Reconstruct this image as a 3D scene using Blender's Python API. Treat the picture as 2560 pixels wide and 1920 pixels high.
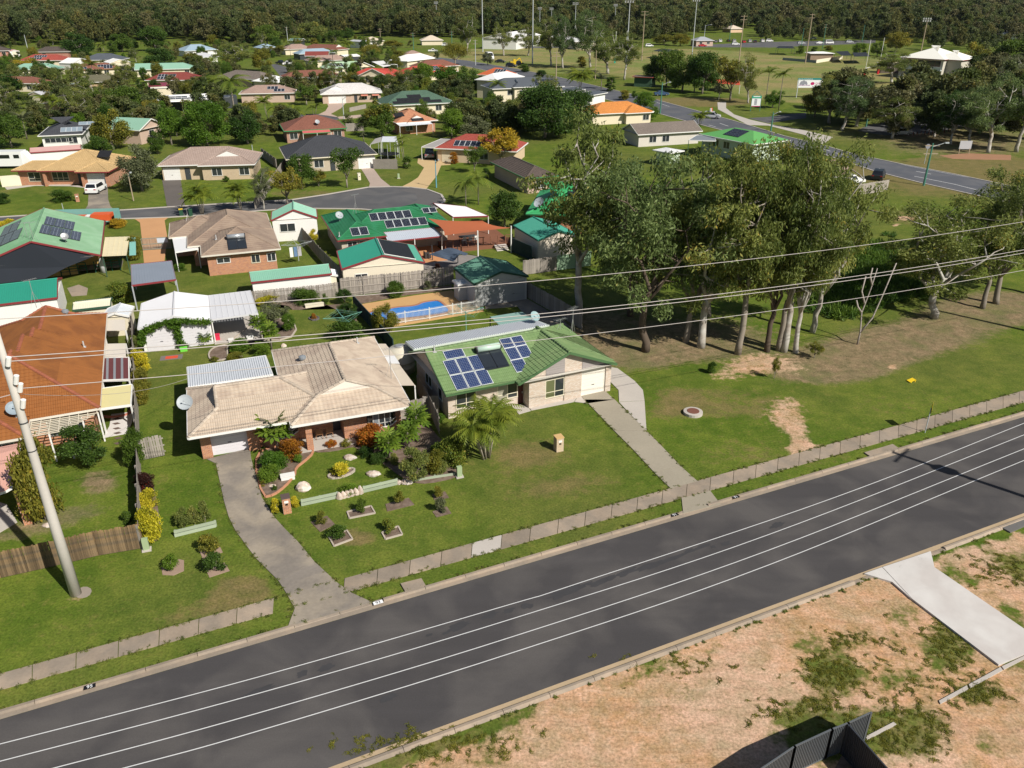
import bpy,math,random
import numpy as np
from mathutils import Vector,Matrix
for o in list(bpy.data.objects):bpy.data.objects.remove(o)
sc=bpy.context.scene
COL=sc.collection
RND=random.Random(11)
#  camera
FPX,PITCH,CAMH=2011.0,math.radians(26.2),30.0
CT,ST=math.cos(PITCH),math.sin(PITCH)
cam=bpy.data.objects.new('camera',bpy.data.cameras.new('camera'))
COL.objects.link(cam)
cam.location=(0,0,CAMH)
cam.rotation_euler=(math.pi/2-PITCH,0,0)
cam.data.sensor_width=36
cam.data.lens=36*FPX/2560
cam.data.clip_start=0.5
cam.data.clip_end=20000
sc.camera=cam
sc.render.resolution_x,sc.render.resolution_y=1024,768
#  light
SUN_EL=math.radians(41)
SDIR=Vector((0.745*math.cos(SUN_EL),-0.667*math.cos(SUN_EL),math.sin(SUN_EL))).normalized()
w=bpy.data.worlds.new('World');sc.world=w;w.use_nodes=True
nt=w.node_tree;nt.nodes.clear()
sky=nt.nodes.new('ShaderNodeTexSky');sky.sky_type='NISHITA';sky.sun_disc=False
sky.sun_elevation=SUN_EL;sky.sun_rotation=math.atan2(SDIR.x,SDIR.y)
sky.altitude=30;sky.air_density=1.0;sky.dust_density=1.0;sky.ozone_density=1.0
bg=nt.nodes.new('ShaderNodeBackground');bg.inputs[1].default_value=0.052
wo=nt.nodes.new('ShaderNodeOutputWorld')
nt.links.new(sky.outputs[0],bg.inputs[0]);nt.links.new(bg.outputs[0],wo.inputs[0])
sl=bpy.data.lights.new('sun','SUN');sl.energy=4.9;sl.angle=math.radians(0.5);sl.color=(1.0,0.95,0.86)
so=bpy.data.objects.new('sun',sl);COL.objects.link(so)
so.rotation_euler=SDIR.to_track_quat('Z','Y').to_euler();so.location=(60,-60,80)
sc.view_settings.view_transform='Standard';sc.view_settings.look='None'
sc.view_settings.exposure=0.32;sc.view_settings.gamma=1.0;sc.view_settings.use_curve_mapping=False
sc.cycles.max_bounces=6;sc.cycles.diffuse_bounces=3;sc.cycles.transmission_bounces=4;sc.cycles.transparent_max_bounces=6
#  where things stand
def P(p,z=0.0):
 """ground (or height z) point seen at a photograph position"""
 u=p[0]-1280.0;v=p[1]-960.0
 t=(CAMH-z)/(FPX*ST+v*CT)
 return Vector((u*t,t*(FPX*CT-v*ST),z))
def Qpx(X,Y,z=0.0):
 d=Y*CT+(CAMH-z)*ST
 return 1280+FPX*X/d,960+FPX*((CAMH-z)*CT-Y*ST)/d
def TL(ox,oy,s=.28933):return lambda x,y:(ox+x*s,oy+y*s)
T1,T2,T3,T4=TL(0,0),TL(640,0),TL(1280,0),TL(1920,0)
T5,T6,T7,T8=TL(0,360),TL(640,360),TL(1280,360),TL(1920,360)
U1,U2,U3,U4,U5,U6,U7=TL(0,660),TL(440,800),TL(960,760),TL(1500,600),TL(1920,600),TL(0,1060),TL(560,1080)
U8=TL(1920,1300,.3737)
V1,V2,V3,V4,V5,V6=TL(0,1440),TL(640,1440),TL(1280,1240),TL(1440,1000),TL(1920,960),TL(600,640)
V7,V8=TL(1120,580,.217),TL(280,620,.217)
W1,W2,W3,W4=TL(0,380,.14467),TL(0,620,.14467),TL(0,1000,.14467),TL(880,500,.18987)
W5,W6=TL(640,260,.331),TL(1040,280,.331)
DD=TL(0,0,1.15732)
#  materials
MATS={}
def M(name,col=(.5,.5,.5),rough=.8,var=.15,sc1=.6,sc2=6.0,bump=0.0,pat=None,metal=0.0,spec=.3,rnd=.0,p=(),col2=None):
 if name in MATS:return MATS[name]
 m=bpy.data.materials.new(name);m.use_nodes=True;MATS[name]=m
 N,L=m.node_tree.nodes,m.node_tree.links
 b=N['Principled BSDF'];b.inputs['Roughness'].default_value=rough;b.inputs['Metallic'].default_value=metal
 b.inputs['Specular IOR Level'].default_value=spec
 tc=N.new('ShaderNodeTexCoord')
 def math_(op,a,c=None,d=None):
  n=N.new('ShaderNodeMath');n.operation=op
  for i,q in enumerate((a,c,d)):
   if q is None:continue
   if isinstance(q,(int,float)):n.inputs[i].default_value=q
   else:L.new(q,n.inputs[i])
  return n.outputs[0]
 def noise(s,det=4,vec=None,dist=0):
  n=N.new('ShaderNodeTexNoise');n.inputs['Scale'].default_value=s;n.inputs['Detail'].default_value=det
  n.inputs['Distortion'].default_value=dist
  L.new(vec or tc.outputs['Object'],n.inputs['Vector']);return n.outputs['Fac']
 def mixc(f,a,c,t='MIX'):
  n=N.new('ShaderNodeMix');n.data_type='RGBA';n.blend_type=t
  for i,q in((0,f),(6,a),(7,c)):
   if isinstance(q,(int,float)):n.inputs[i].default_value=q
   elif isinstance(q,tuple):n.inputs[i].default_value=(*q[:3],1)
   else:L.new(q,n.inputs[i])
  return n.outputs[2]
 c=tuple(col)
 hgt=None
 uv=tc.outputs['UV']
 if pat in('brick','tile','cells','block'):
  bt=N.new('ShaderNodeTexBrick');L.new(uv,bt.inputs['Vector'])
  bw,bh,mo={'brick':(.24,.086,.012),'tile':(.30,.33,.012),'cells':(.166,.166,.007),'block':(.4,.2,.012)}[pat]if not p else p[:3]
  bt.inputs['Scale'].default_value=1;bt.inputs['Brick Width'].default_value=bw;bt.inputs['Row Height'].default_value=bh
  bt.inputs['Mortar Size'].default_value=mo;bt.inputs['Mortar Smooth'].default_value=.2
  bt.offset=0.5 if pat in('brick','block')else 0.0
  c2=col2 or tuple(x*.7 for x in col)
  bt.inputs['Color1'].default_value=(*col,1);bt.inputs['Color2'].default_value=(*c2,1)
  mc={'brick':(.42,.36,.3),'tile':tuple(x*.6 for x in col),'cells':(.25,.28,.32),'block':(.4,.38,.35)}[pat]
  bt.inputs['Mortar'].default_value=(*mc,1)
  c=bt.outputs['Color'];hgt=math_('SUBTRACT',1.0,bt.outputs['Fac'])
 if pat in('rib','weather','corr'):
  sx=N.new('ShaderNodeSeparateXYZ');L.new(uv,sx.inputs[0])
  pitch=p[0]if p else.2
  ax=sx.outputs[1]if pat=='weather' else sx.outputs[0]
  ph=math_('FRACT',math_('DIVIDE',ax,pitch))
  if pat=='rib':hgt=math_('LESS_THAN',ph,.22)
  elif pat=='weather':hgt=ph
  else:hgt=math_('SINE',math_('MULTIPLY',ph,6.283))
  if pat=='weather':
   c=mixc(math_('LESS_THAN',ph,.12),c,tuple(x*.75 for x in col))
 n1=noise(sc1,5);n2=noise(sc2,3)
 if pat=='road':
  mp=N.new('ShaderNodeMapping');mp.inputs['Rotation'].default_value=(0,0,p[0]);mp.inputs['Scale'].default_value=(.035,.95,1);L.new(tc.outputs['Object'],mp.inputs[0]);n1=math_('ADD',math_('MULTIPLY',n1,.35),math_('MULTIPLY',noise(1.0,5,mp.outputs[0]),.65))
 f=math_('ADD',math_('MULTIPLY',n1,1.3*var),math_('MULTIPLY',n2,.7*var))
 f=math_('ADD',f,1-var)
 if rnd:
  oi=N.new('ShaderNodeObjectInfo')
  f=math_('MULTIPLY',f,math_('MULTIPLY_ADD',oi.outputs['Random'],rnd,1-rnd/2))
 vm=N.new('ShaderNodeCombineColor')
 for i in range(3):L.new(f,vm.inputs[i])
 cc=mixc(1.0,c,vm.outputs[0],'MULTIPLY')
 if col2 and pat in(None,'road'):
  cr=N.new('ShaderNodeMapRange');cr.inputs[1].default_value=.42;cr.inputs[2].default_value=.62
  L.new(noise(sc1*1.7,6,None,.5),cr.inputs[0])
  cc=mixc(cr.outputs[0],cc,mixc(1.0,tuple(col2),vm.outputs[0],'MULTIPLY'))
 L.new(cc,b.inputs['Base Color'])
 if bump:
  bp=N.new('ShaderNodeBump');bp.inputs['Strength'].default_value=min(1,bump);bp.inputs['Distance'].default_value=.03
  L.new(hgt if hgt is not None else noise(sc2*3,4),bp.inputs['Height']);L.new(bp.outputs[0],b.inputs['Normal'])
 return m
def leafmat(name,dark,light,alt=None,trans=.35,altp=.0):
 """leaf colour from each leaf's own tint attribute and the tree's own random number"""
 if name in MATS:return MATS[name]
 m=bpy.data.materials.new(name);m.use_nodes=True;MATS[name]=m
 N,L=m.node_tree.nodes,m.node_tree.links;N.clear()
 at=N.new('ShaderNodeAttribute');at.attribute_name='tint'
 cr=N.new('ShaderNodeValToRGB');e=cr.color_ramp.elements
 e[0].position=0;e[0].color=(*dark,1);e[1].position=1;e[1].color=(*light,1)
 if alt:
  e[1].position=1-altp-.02;k=e.new(1-altp+.02);k.color=(*alt,1);k=e.new(1.0);k.color=(*alt,1)
 L.new(at.outputs['Fac'],cr.inputs[0])
 oi=N.new('ShaderNodeObjectInfo')
 hs=N.new('ShaderNodeHueSaturation')
 mr=N.new('ShaderNodeMapRange');mr.inputs[3].default_value=.485;mr.inputs[4].default_value=.515;L.new(oi.outputs['Random'],mr.inputs[0]);L.new(mr.outputs[0],hs.inputs['Hue'])
 mv=N.new('ShaderNodeMapRange');mv.inputs[3].default_value=1.22;mv.inputs[4].default_value=.78;L.new(oi.outputs['Random'],mv.inputs[0]);L.new(mv.outputs[0],hs.inputs['Value'])
 L.new(cr.outputs[0],hs.inputs['Color'])
 d=N.new('ShaderNodeBsdfPrincipled');d.inputs['Roughness'].default_value=.55;d.inputs['Specular IOR Level'].default_value=.25
 L.new(hs.outputs[0],d.inputs['Base Color'])
 t=N.new('ShaderNodeBsdfTranslucent');L.new(hs.outputs[0],t.inputs[0])
 mx=N.new('ShaderNodeMixShader');mx.inputs[0].default_value=trans
 L.new(d.outputs[0],mx.inputs[1]);L.new(t.outputs[0],mx.inputs[2])
 o=N.new('ShaderNodeOutputMaterial');L.new(mx.outputs[0],o.inputs[0])
 return m
#  meshes and objects
class MB:
 def __init__(s):s.v=[];s.f=[];s.m=[];s.n=[]
 def poly(s,pts,m=0,n=None):
  i=len(s.v);s.v+=[tuple(p)for p in pts];s.f.append(tuple(range(i,i+len(pts))));s.m.append(m);s.n.append(n)
 def faces(s,vs,fs,m=0):
  i=len(s.v);s.v+=[tuple(p)for p in vs]
  for f in fs:s.f.append(tuple(i+k for k in f));s.m.append(m);s.n.append(None)
 def box(s,x0,y0,z0,x1,y1,z1,m=0):
  s.faces([(x0,y0,z0),(x1,y0,z0),(x1,y1,z0),(x0,y1,z0),(x0,y0,z1),(x1,y0,z1),(x1,y1,z1),(x0,y1,z1)],[(0,3,2,1),(4,5,6,7),(0,1,5,4),(1,2,6,5),(2,3,7,6),(3,0,4,7)],m)
 def prism(s,pts,z0,z1,m=0,mt=None):
  n=len(pts);vs=[(p[0],p[1],z0)for p in pts]+[(p[0],p[1],z1)for p in pts]
  s.faces(vs,[tuple(range(n-1,-1,-1))],m);s.faces(vs,[tuple(range(n,2*n))],m if mt is None else mt)
  s.faces(vs,[(i,(i+1)%n,n+(i+1)%n,n+i)for i in range(n)],m)
 def slab(s,quad,th,m=0):
  """plate of thickness th under 4 given top corners"""
  q=[Vector(p)for p in quad];lo=[p-Vector((0,0,th))for p in q];n=len(q)
  s.faces(q+lo,[tuple(range(n)),tuple(range(2*n-1,n-1,-1))]+[(i,n+i,n+(i+1)%n,(i+1)%n)for i in range(n)],m)
 def bar(s,a,b,w,h=None,m=0):
  a,b=Vector(a),Vector(b);d=(b-a)
  if d.length<1e-5:return
  d.normalize();h=h or w
  x=d.cross(Vector((0,0,1)))
  if x.length<1e-3:x=Vector((1,0,0))
  x.normalize();z=x.cross(d);x*=w/2;z*=h/2
  vs=[a-x-z,a+x-z,a+x+z,a-x+z,b-x-z,b+x-z,b+x+z,b-x+z]
  s.faces(vs,[(0,1,2,3),(7,6,5,4),(0,4,5,1),(1,5,6,2),(2,6,7,3),(3,7,4,0)],m)
 def tube(s,pts,rad,n=7,m=0,cap=True):
  pts=[Vector(p)for p in pts];rad=rad if isinstance(rad,(list,tuple))else[rad]*len(pts)
  i0=len(s.v);ref=None
  for k,p in enumerate(pts):
   d=(pts[min(k+1,len(pts)-1)]-pts[max(k-1,0)]).normalized()
   if ref is None:ref=d.orthogonal().normalized()
   x=(ref-d*ref.dot(d)).normalized();ref=x;y=d.cross(x)
   for j in range(n):
    a=2*math.pi*j/n;s.v.append(tuple(p+(x*math.cos(a)+y*math.sin(a))*rad[k]))
  for k in range(len(pts)-1):
   for j in range(n):
    s.f.append((i0+k*n+j,i0+k*n+(j+1)%n,i0+(k+1)*n+(j+1)%n,i0+(k+1)*n+j));s.m.append(m);s.n.append(None)
  if cap:
   s.f.append(tuple(i0+j for j in range(n-1,-1,-1)));s.m.append(m);s.n.append(None)
   e=i0+(len(pts)-1)*n;s.f.append(tuple(e+j for j in range(n)));s.m.append(m);s.n.append(None)
 def lathe(s,c,prof,n=12,m=0):
  i0=len(s.v)
  for r,z in prof:
   for j in range(n):
    a=2*math.pi*j/n;s.v.append((c[0]+r*math.cos(a),c[1]+r*math.sin(a),c[2]+z))
  for k in range(len(prof)-1):
   for j in range(n):
    s.f.append((i0+k*n+j,i0+k*n+(j+1)%n,i0+(k+1)*n+(j+1)%n,i0+(k+1)*n+j));s.m.append(m);s.n.append(None)
  e=i0+(len(prof)-1)*n;s.f.append(tuple(e+j for j in range(n)));s.m.append(m);s.n.append(None)
  s.f.append(tuple(i0+j for j in range(n-1,-1,-1)));s.m.append(m);s.n.append(None)
 def mesh(s,name,mats,inv=None,smooth=False):
  me=bpy.data.meshes.new(name)
  vs=s.v
  if inv is not None:vs=[tuple(inv@Vector(v))for v in vs]
  me.from_pydata(vs,[],s.f)
  mats=mats if isinstance(mats,(list,tuple))else[mats]
  for mm in mats:me.materials.append(mm)
  nf=len(me.polygons)
  if nf==0:return me
  me.polygons.foreach_set('material_index',np.array(s.m,dtype=np.int32))
  if smooth:me.polygons.foreach_set('use_smooth',np.ones(nf,dtype=bool))
  nr=np.empty(nf*3,dtype=np.float32);me.polygons.foreach_get('normal',nr);nr=nr.reshape(-1,3)
  for i,q in enumerate(s.n):
   if q is not None:nr[i]=q
  tot=np.empty(nf,dtype=np.int32);me.polygons.foreach_get('loop_total',tot)
  co=np.array(vs,dtype=np.float32)
  li=np.empty(len(me.loops),dtype=np.int32);me.loops.foreach_get('vertex_index',li)
  nl=np.repeat(nr,tot,axis=0);pl=co[li]
  t=np.stack([-nl[:,1],nl[:,0],np.zeros(len(nl))],1);ln=np.linalg.norm(t,axis=1);fl=ln<.15
  t[fl]=(1,0,0);ln[fl]=1;t/=ln[:,None]
  bt=np.cross(nl,t);bt[fl]=(0,1,0)
  uv=np.stack([(pl*t).sum(1),(pl*bt).sum(1)],1).astype(np.float32)
  l=me.uv_layers.new(name='UVMap');l.data.foreach_set('uv',uv.ravel())
  me.update()
  return me
 def build(s,name,mats,parent=None,smooth=False,world=False):
  inv=None
  if world and parent is not None:inv=MW[parent.name].inverted()
  return link(name,s.mesh(name,mats,inv,smooth),parent)
MW,CH={},{}
def adopt(o,parent):
 o.parent=parent;CH.setdefault(parent.name,[]).append(o)
def link(name,me,parent=None,mat=None):
 o=bpy.data.objects.new(name,me);COL.objects.link(o)
 if parent is not None:adopt(o,parent)
 if mat is not None:o.matrix_local=mat
 return o
def tag(o,label=None,cat=None,group=None,kind=None):
 if label:o['label']=label
 if cat:o['category']=cat
 if group:o['group']=group
 if kind:o['kind']=kind
 return o
def thing(name,label,cat,loc=(0,0,0),rz=0.0,group=None):
 o=bpy.data.objects.new(name,None);COL.objects.link(o);o.empty_display_size=.2
 o.location=loc;o.rotation_euler=(0,0,rz)
 MW[o.name]=Matrix.Translation(Vector(loc))@Matrix.Rotation(rz,4,'Z')
 return tag(o,label,cat,group)
def struct(name,mb,mat,label=None):return tag(mb.build(name,mat),label,None,None,'structure')
def copy_tree(src,loc,rz=0.0,scale=(1,1,1),label=None,group=None):
 """a copy of a thing with copies of its parts and sub-parts, meshes shared"""
 r=src.copy();COL.objects.link(r);r.location=loc;r.rotation_euler=(0,0,rz);r.scale=scale
 if label:r['label']=label
 if group:r['group']=group
 def rec(a,b):
  for ch in CH.get(a.name,[]):
   c=ch.copy();COL.objects.link(c);adopt(c,b);rec(ch,c)
 rec(src,r)
 return r
#  houses: roofs, walls, windows
white=M('white_paint',(.72,.71,.68),.5,.08)
cream=M('cream_cladding',(.66,.60,.46),.6,.1,pat='rib',p=(.2,),bump=.25)
creamp=M('cream_paint',(.68,.62,.48),.6,.1)
glass=M('window_glass',(.03,.035,.04),.05,.1,spec=.8)
dgrey=M('charcoal_metal',(.05,.055,.06),.45,.15)
alu=M('aluminium',(.5,.5,.5),.4,.1,metal=.6)
concrete=M('concrete',(.30,.275,.235),.9,.28,.35,9,bump=.1)
timber=M('grey_timber',(.20,.18,.155),.9,.3,.8,14,rnd=.5)
BRICK=M('orange_brick',(.50,.19,.065),.9,.2,pat='brick',col2=(.34,.11,.05),bump=.3)
PBRICK=M('pink_brick',(.48,.34,.25),.9,.15,pat='brick',col2=(.42,.27,.19),bump=.3)
WBRICK=M('white_brick',(.60,.53,.46),.9,.2,pat='brick',col2=(.52,.40,.31),bump=.3)
YBRICK=M('sand_brick',(.55,.43,.28),.9,.15,pat='brick',col2=(.5,.37,.23),bump=.3)
INF=1e9
SB=.53
class Block:
 """one roof over a rectangle; axis x or y is the ridge direction; ends h(ip) g(able) d(utch gable)"""
 def __init__(s,x0,x1,y0,y1,axis='x',e0='h',e1='h',ze=2.6,p=.42):
  s.r=(x0,x1,y0,y1);s.axis=axis;s.e=(e0,e1);s.ze=ze;s.p=p
  if axis=='x':s.a0,s.a1,s.b0,s.b1=x0,x1,y0,y1
  else:s.a0,s.a1,s.b0,s.b1=y0,y1,-x1,-x0
  s.half=(s.b1-s.b0)/2;s.zr=ze+s.half*p
 def W(s,a,b,z):return Vector((a,b,z))if s.axis=='x' else Vector((-b,a,z))
 def D(s,a,b,z=0):return s.W(a,b,z)
 def h(s,x,y):
  a,b=(x,y)if s.axis=='x' else(y,-x)
  if not(s.a0-.01<a<s.a1+.01 and s.b0-.01<b<s.b1+.01):return-1
  d=min(b-s.b0,s.b1-b,s.half)
  for e,q in((s.e[0],a-s.a0),(s.e[1],s.a1-a)):
   if e=='h' or(e=='d' and q<SB*s.half):d=min(d,q)
  return s.ze+s.p*d
 def ins(s,k,t):
  e=s.e[k]
  return t*s.half if e=='h' else(min(t,SB)*s.half if e=='d' else 0.0)
 def planes(s):
  p,hf,ln=s.p,s.half,math.sqrt(1+s.p*s.p);L=s.a1-s.a0;out={}
  mk=lambda o,u,v,L,i0,i1,tm,wd:dict(o=o,u=u,v=v,n=u.cross(v),L=L,i0=i0,i1=i1,tm=tm,S=hf*ln)
  d=lambda a,b,z:s.D(a,b,z)
  out['f']=mk(s.W(s.a0,s.b0,s.ze),d(1,0,0),d(0,1/ln,p/ln),L,lambda t:s.ins(0,t),lambda t:L-s.ins(1,t),1,0)
  out['b']=mk(s.W(s.a1,s.b1,s.ze),d(-1,0,0),d(0,-1/ln,p/ln),L,lambda t:s.ins(1,t),lambda t:L-s.ins(0,t),1,0)
  w2=s.b1-s.b0
  if s.e[0]in 'hd':out['l']=mk(s.W(s.a0,s.b1,s.ze),d(0,-1,0),d(1/ln,0,p/ln),w2,lambda t:t*hf,lambda t:w2-t*hf,1 if s.e[0]=='h' else SB,0)
  if s.e[1]in 'hd':out['r']=mk(s.W(s.a1,s.b0,s.ze),d(0,1,0),d(-1/ln,0,p/ln),w2,lambda t:t*hf,lambda t:w2-t*hf,1 if s.e[1]=='h' else SB,0)
  return out
 def ridges(s):
  i0,i1=s.ins(0,1),s.ins(1,1);bm=(s.b0+s.b1)/2;out=[]
  out.append((s.W(s.a0+i0,bm,s.zr),s.W(s.a1-i1,bm,s.zr)))
  for k,e in enumerate(s.e):
   if e in 'gn':continue
   A=s.a0 if k==0 else s.a1;sg=1 if k==0 else-1;t=1 if e=='h' else SB
   for B,sb in((s.b0,1),(s.b1,-1)):
    out.append((s.W(A,B,s.ze),s.W(A+sg*t*s.half,B+sb*t*s.half,s.ze+s.p*t*s.half)))
    if e=='d':out.append((s.W(A+sg*t*s.half,B+sb*t*s.half,s.ze+s.p*t*s.half),s.W(A+sg*t*s.half,bm,s.zr)))
  return out
 def eaves(s):
  out=[(s.W(s.a0,s.b0,s.ze),s.W(s.a1,s.b0,s.ze)),(s.W(s.a0,s.b1,s.ze),s.W(s.a1,s.b1,s.ze))]
  for k,e in enumerate(s.e):
   A=s.a0 if k==0 else s.a1
   if e in 'hd':out.append((s.W(A,s.b0,s.ze),s.W(A,s.b1,s.ze)))
  return out
 def barges(s):
  out=[];bm=(s.b0+s.b1)/2
  for k,e in enumerate(s.e):
   if e=='g':
    A=s.a0 if k==0 else s.a1
    out+=[(s.W(A,s.b0,s.ze),s.W(A,bm,s.zr)),(s.W(A,s.b1,s.ze),s.W(A,bm,s.zr))]
  return out
_cap={}
def cap_mesh(mat,ln=.40,r=.13):
 k=(mat.name,ln,r)
 if k not in _cap:
  mb=MB();a=[math.pi*i/4 for i in range(5)]
  pr=[(r*1.15*math.cos(q),r*math.sin(q))for q in a]
  for i in range(4):
   mb.poly([(0,*pr[i]),(ln*1.05,pr[i][0]*.88,pr[i][1]*.85-.02),(ln*1.05,pr[i+1][0]*.88,pr[i+1][1]*.85-.02),(0,*pr[i+1])])
  mb.poly([(0,*q)for q in pr])
  _cap[k]=mb.mesh('ridge_cap',mat)
 return _cap[k]
_tile={}
def tile_mesh(mat):
 if mat.name not in _tile:
  mb=MB();xs=[0,.075,.15,.225,.30];hz=[.0,.02,.0,.02,.0]
  lo=[(x,-.02,.042+h)for x,h in zip(xs,hz)];up=[(x,.33,.012+h)for x,h in zip(xs,hz)];bt=[(x,-.02,0)for x in xs]
  for i in range(4):
   mb.poly([lo[i],lo[i+1],up[i+1],up[i]]);mb.poly([bt[i],bt[i+1],lo[i+1],lo[i]])
  mb.poly([bt[0],lo[0],up[0],(0,.33,0)]);mb.poly([bt[4],(.3,.33,0),up[4],lo[4]])
  _tile[mat.name]=mb.mesh('tile',mat)
 return _tile[mat.name]
def plane_mesh(mb,pl,style,lod,m=0,tiles=None):
 o,u,v,n,S,tm=pl['o'],pl['u'],pl['v'],pl['n'],pl['S'],pl['tm']
 i0,i1=pl['i0'],pl['i1']
 pt=lambda a,t,h=0.0:o+u*a+v*(t*S)+n*h
 if style=='tile' and lod<2:
  g=.33 if lod==0 else.36;nr=max(1,int(round(tm*S/g)));st=tm/nr;wv=.15
  for r in range(nr):
   t0,t1=r*st,(r+1)*st;a0,b0,a1,b1=i0(t0),i1(t0),i0(t1),i1(t1)
   if lod==0:
    k0,k1=math.floor(min(a0,a1)/wv),math.ceil(max(b0,b1)/wv)
    full=None
    if tiles is not None and r in tiles['rows']:
     full=(math.ceil(max(a0,a1)/.3)*2,math.floor(min(b0,b1)/.3)*2)
     for q in range(full[0],full[1],2):
      if tiles['n']<=0:full=(full[0],q);break
      c=pt(q*wv+.15,t0)
      if tiles['cov'](c):continue
      tiles['n']-=1
      R3=Matrix((u,v,n)).transposed().to_4x4()
      link('tile',tile_mesh(tiles['mat']),tiles['par'],Matrix.Translation(pt(q*wv,t0))@R3)
    vs,fs=[],[]
    for k in range(k0,k1+1):
     h=.02*(k%2);x=k*wv
     xb,xt=min(max(x,a0),b0),min(max(x,a1),b1)
     vs+=[pt(xb,t0,0),pt(xb,t0,.04+h),pt(xt,t1,.01+h)]
    for i in range(k1-k0):
     k=k0+i
     if full and full[0]<=k<full[1]:continue
     a,b=3*i,3*i+3
     if(vs[a+1]-vs[b+1]).length<1e-4 and(vs[a+2]-vs[b+2]).length<1e-4:continue
     fs+=[(a,b,b+1,a+1),(a+1,b+1,b+2,a+2)]
    i=len(mb.v);mb.v+=[tuple(q)for q in vs]
    for f in fs:mb.f.append(tuple(i+q for q in f));mb.m.append(m);mb.n.append(n)
   else:
    mb.poly([pt(a0,t0,.035),pt(b0,t0,.035),pt(b1,t1,.0),pt(a1,t1,.0)],m,n)
    mb.poly([pt(a0,t0,0),pt(b0,t0,0),pt(b0,t0,.035),pt(a0,t0,.035)],m)
 elif style=='rib' and lod<2:
  ts=sorted({0,tm}|({SB}if tm>SB else set()));g=.2
  for t0,t1 in zip(ts,ts[1:]):
   a0,b0,a1,b1=i0(t0),i1(t0),i0(t1),i1(t1)
   xs=[]
   for k in range(math.floor(min(a0,a1)/g),math.ceil(max(b0,b1)/g)+1):
    xs+=[(k*g,0),(k*g+.14,0),(k*g+.155,.022),(k*g+.185,.022)]
   cl=lambda x,a,b:min(max(x,a),b)
   for(x,h),(x2,h2)in zip(xs,xs[1:]):
    q=[pt(cl(x,a0,b0),t0,h),pt(cl(x2,a0,b0),t0,h2),pt(cl(x2,a1,b1),t1,h2),pt(cl(x,a1,b1),t1,h)]
    if(q[0]-q[1]).length<1e-4 and(q[2]-q[3]).length<1e-4:continue
    mb.poly(q,m)
 else:
  ts=sorted({0,tm}|({SB}if tm>SB else set()))
  for t0,t1 in zip(ts,ts[1:]):
   q=[pt(i0(t0),t0),pt(i1(t0),t0),pt(i1(t1),t1),pt(i0(t1),t1)]
   if(q[2]-q[3]).length<1e-3:q=q[:3]
   mb.poly(q,m,n)
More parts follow.
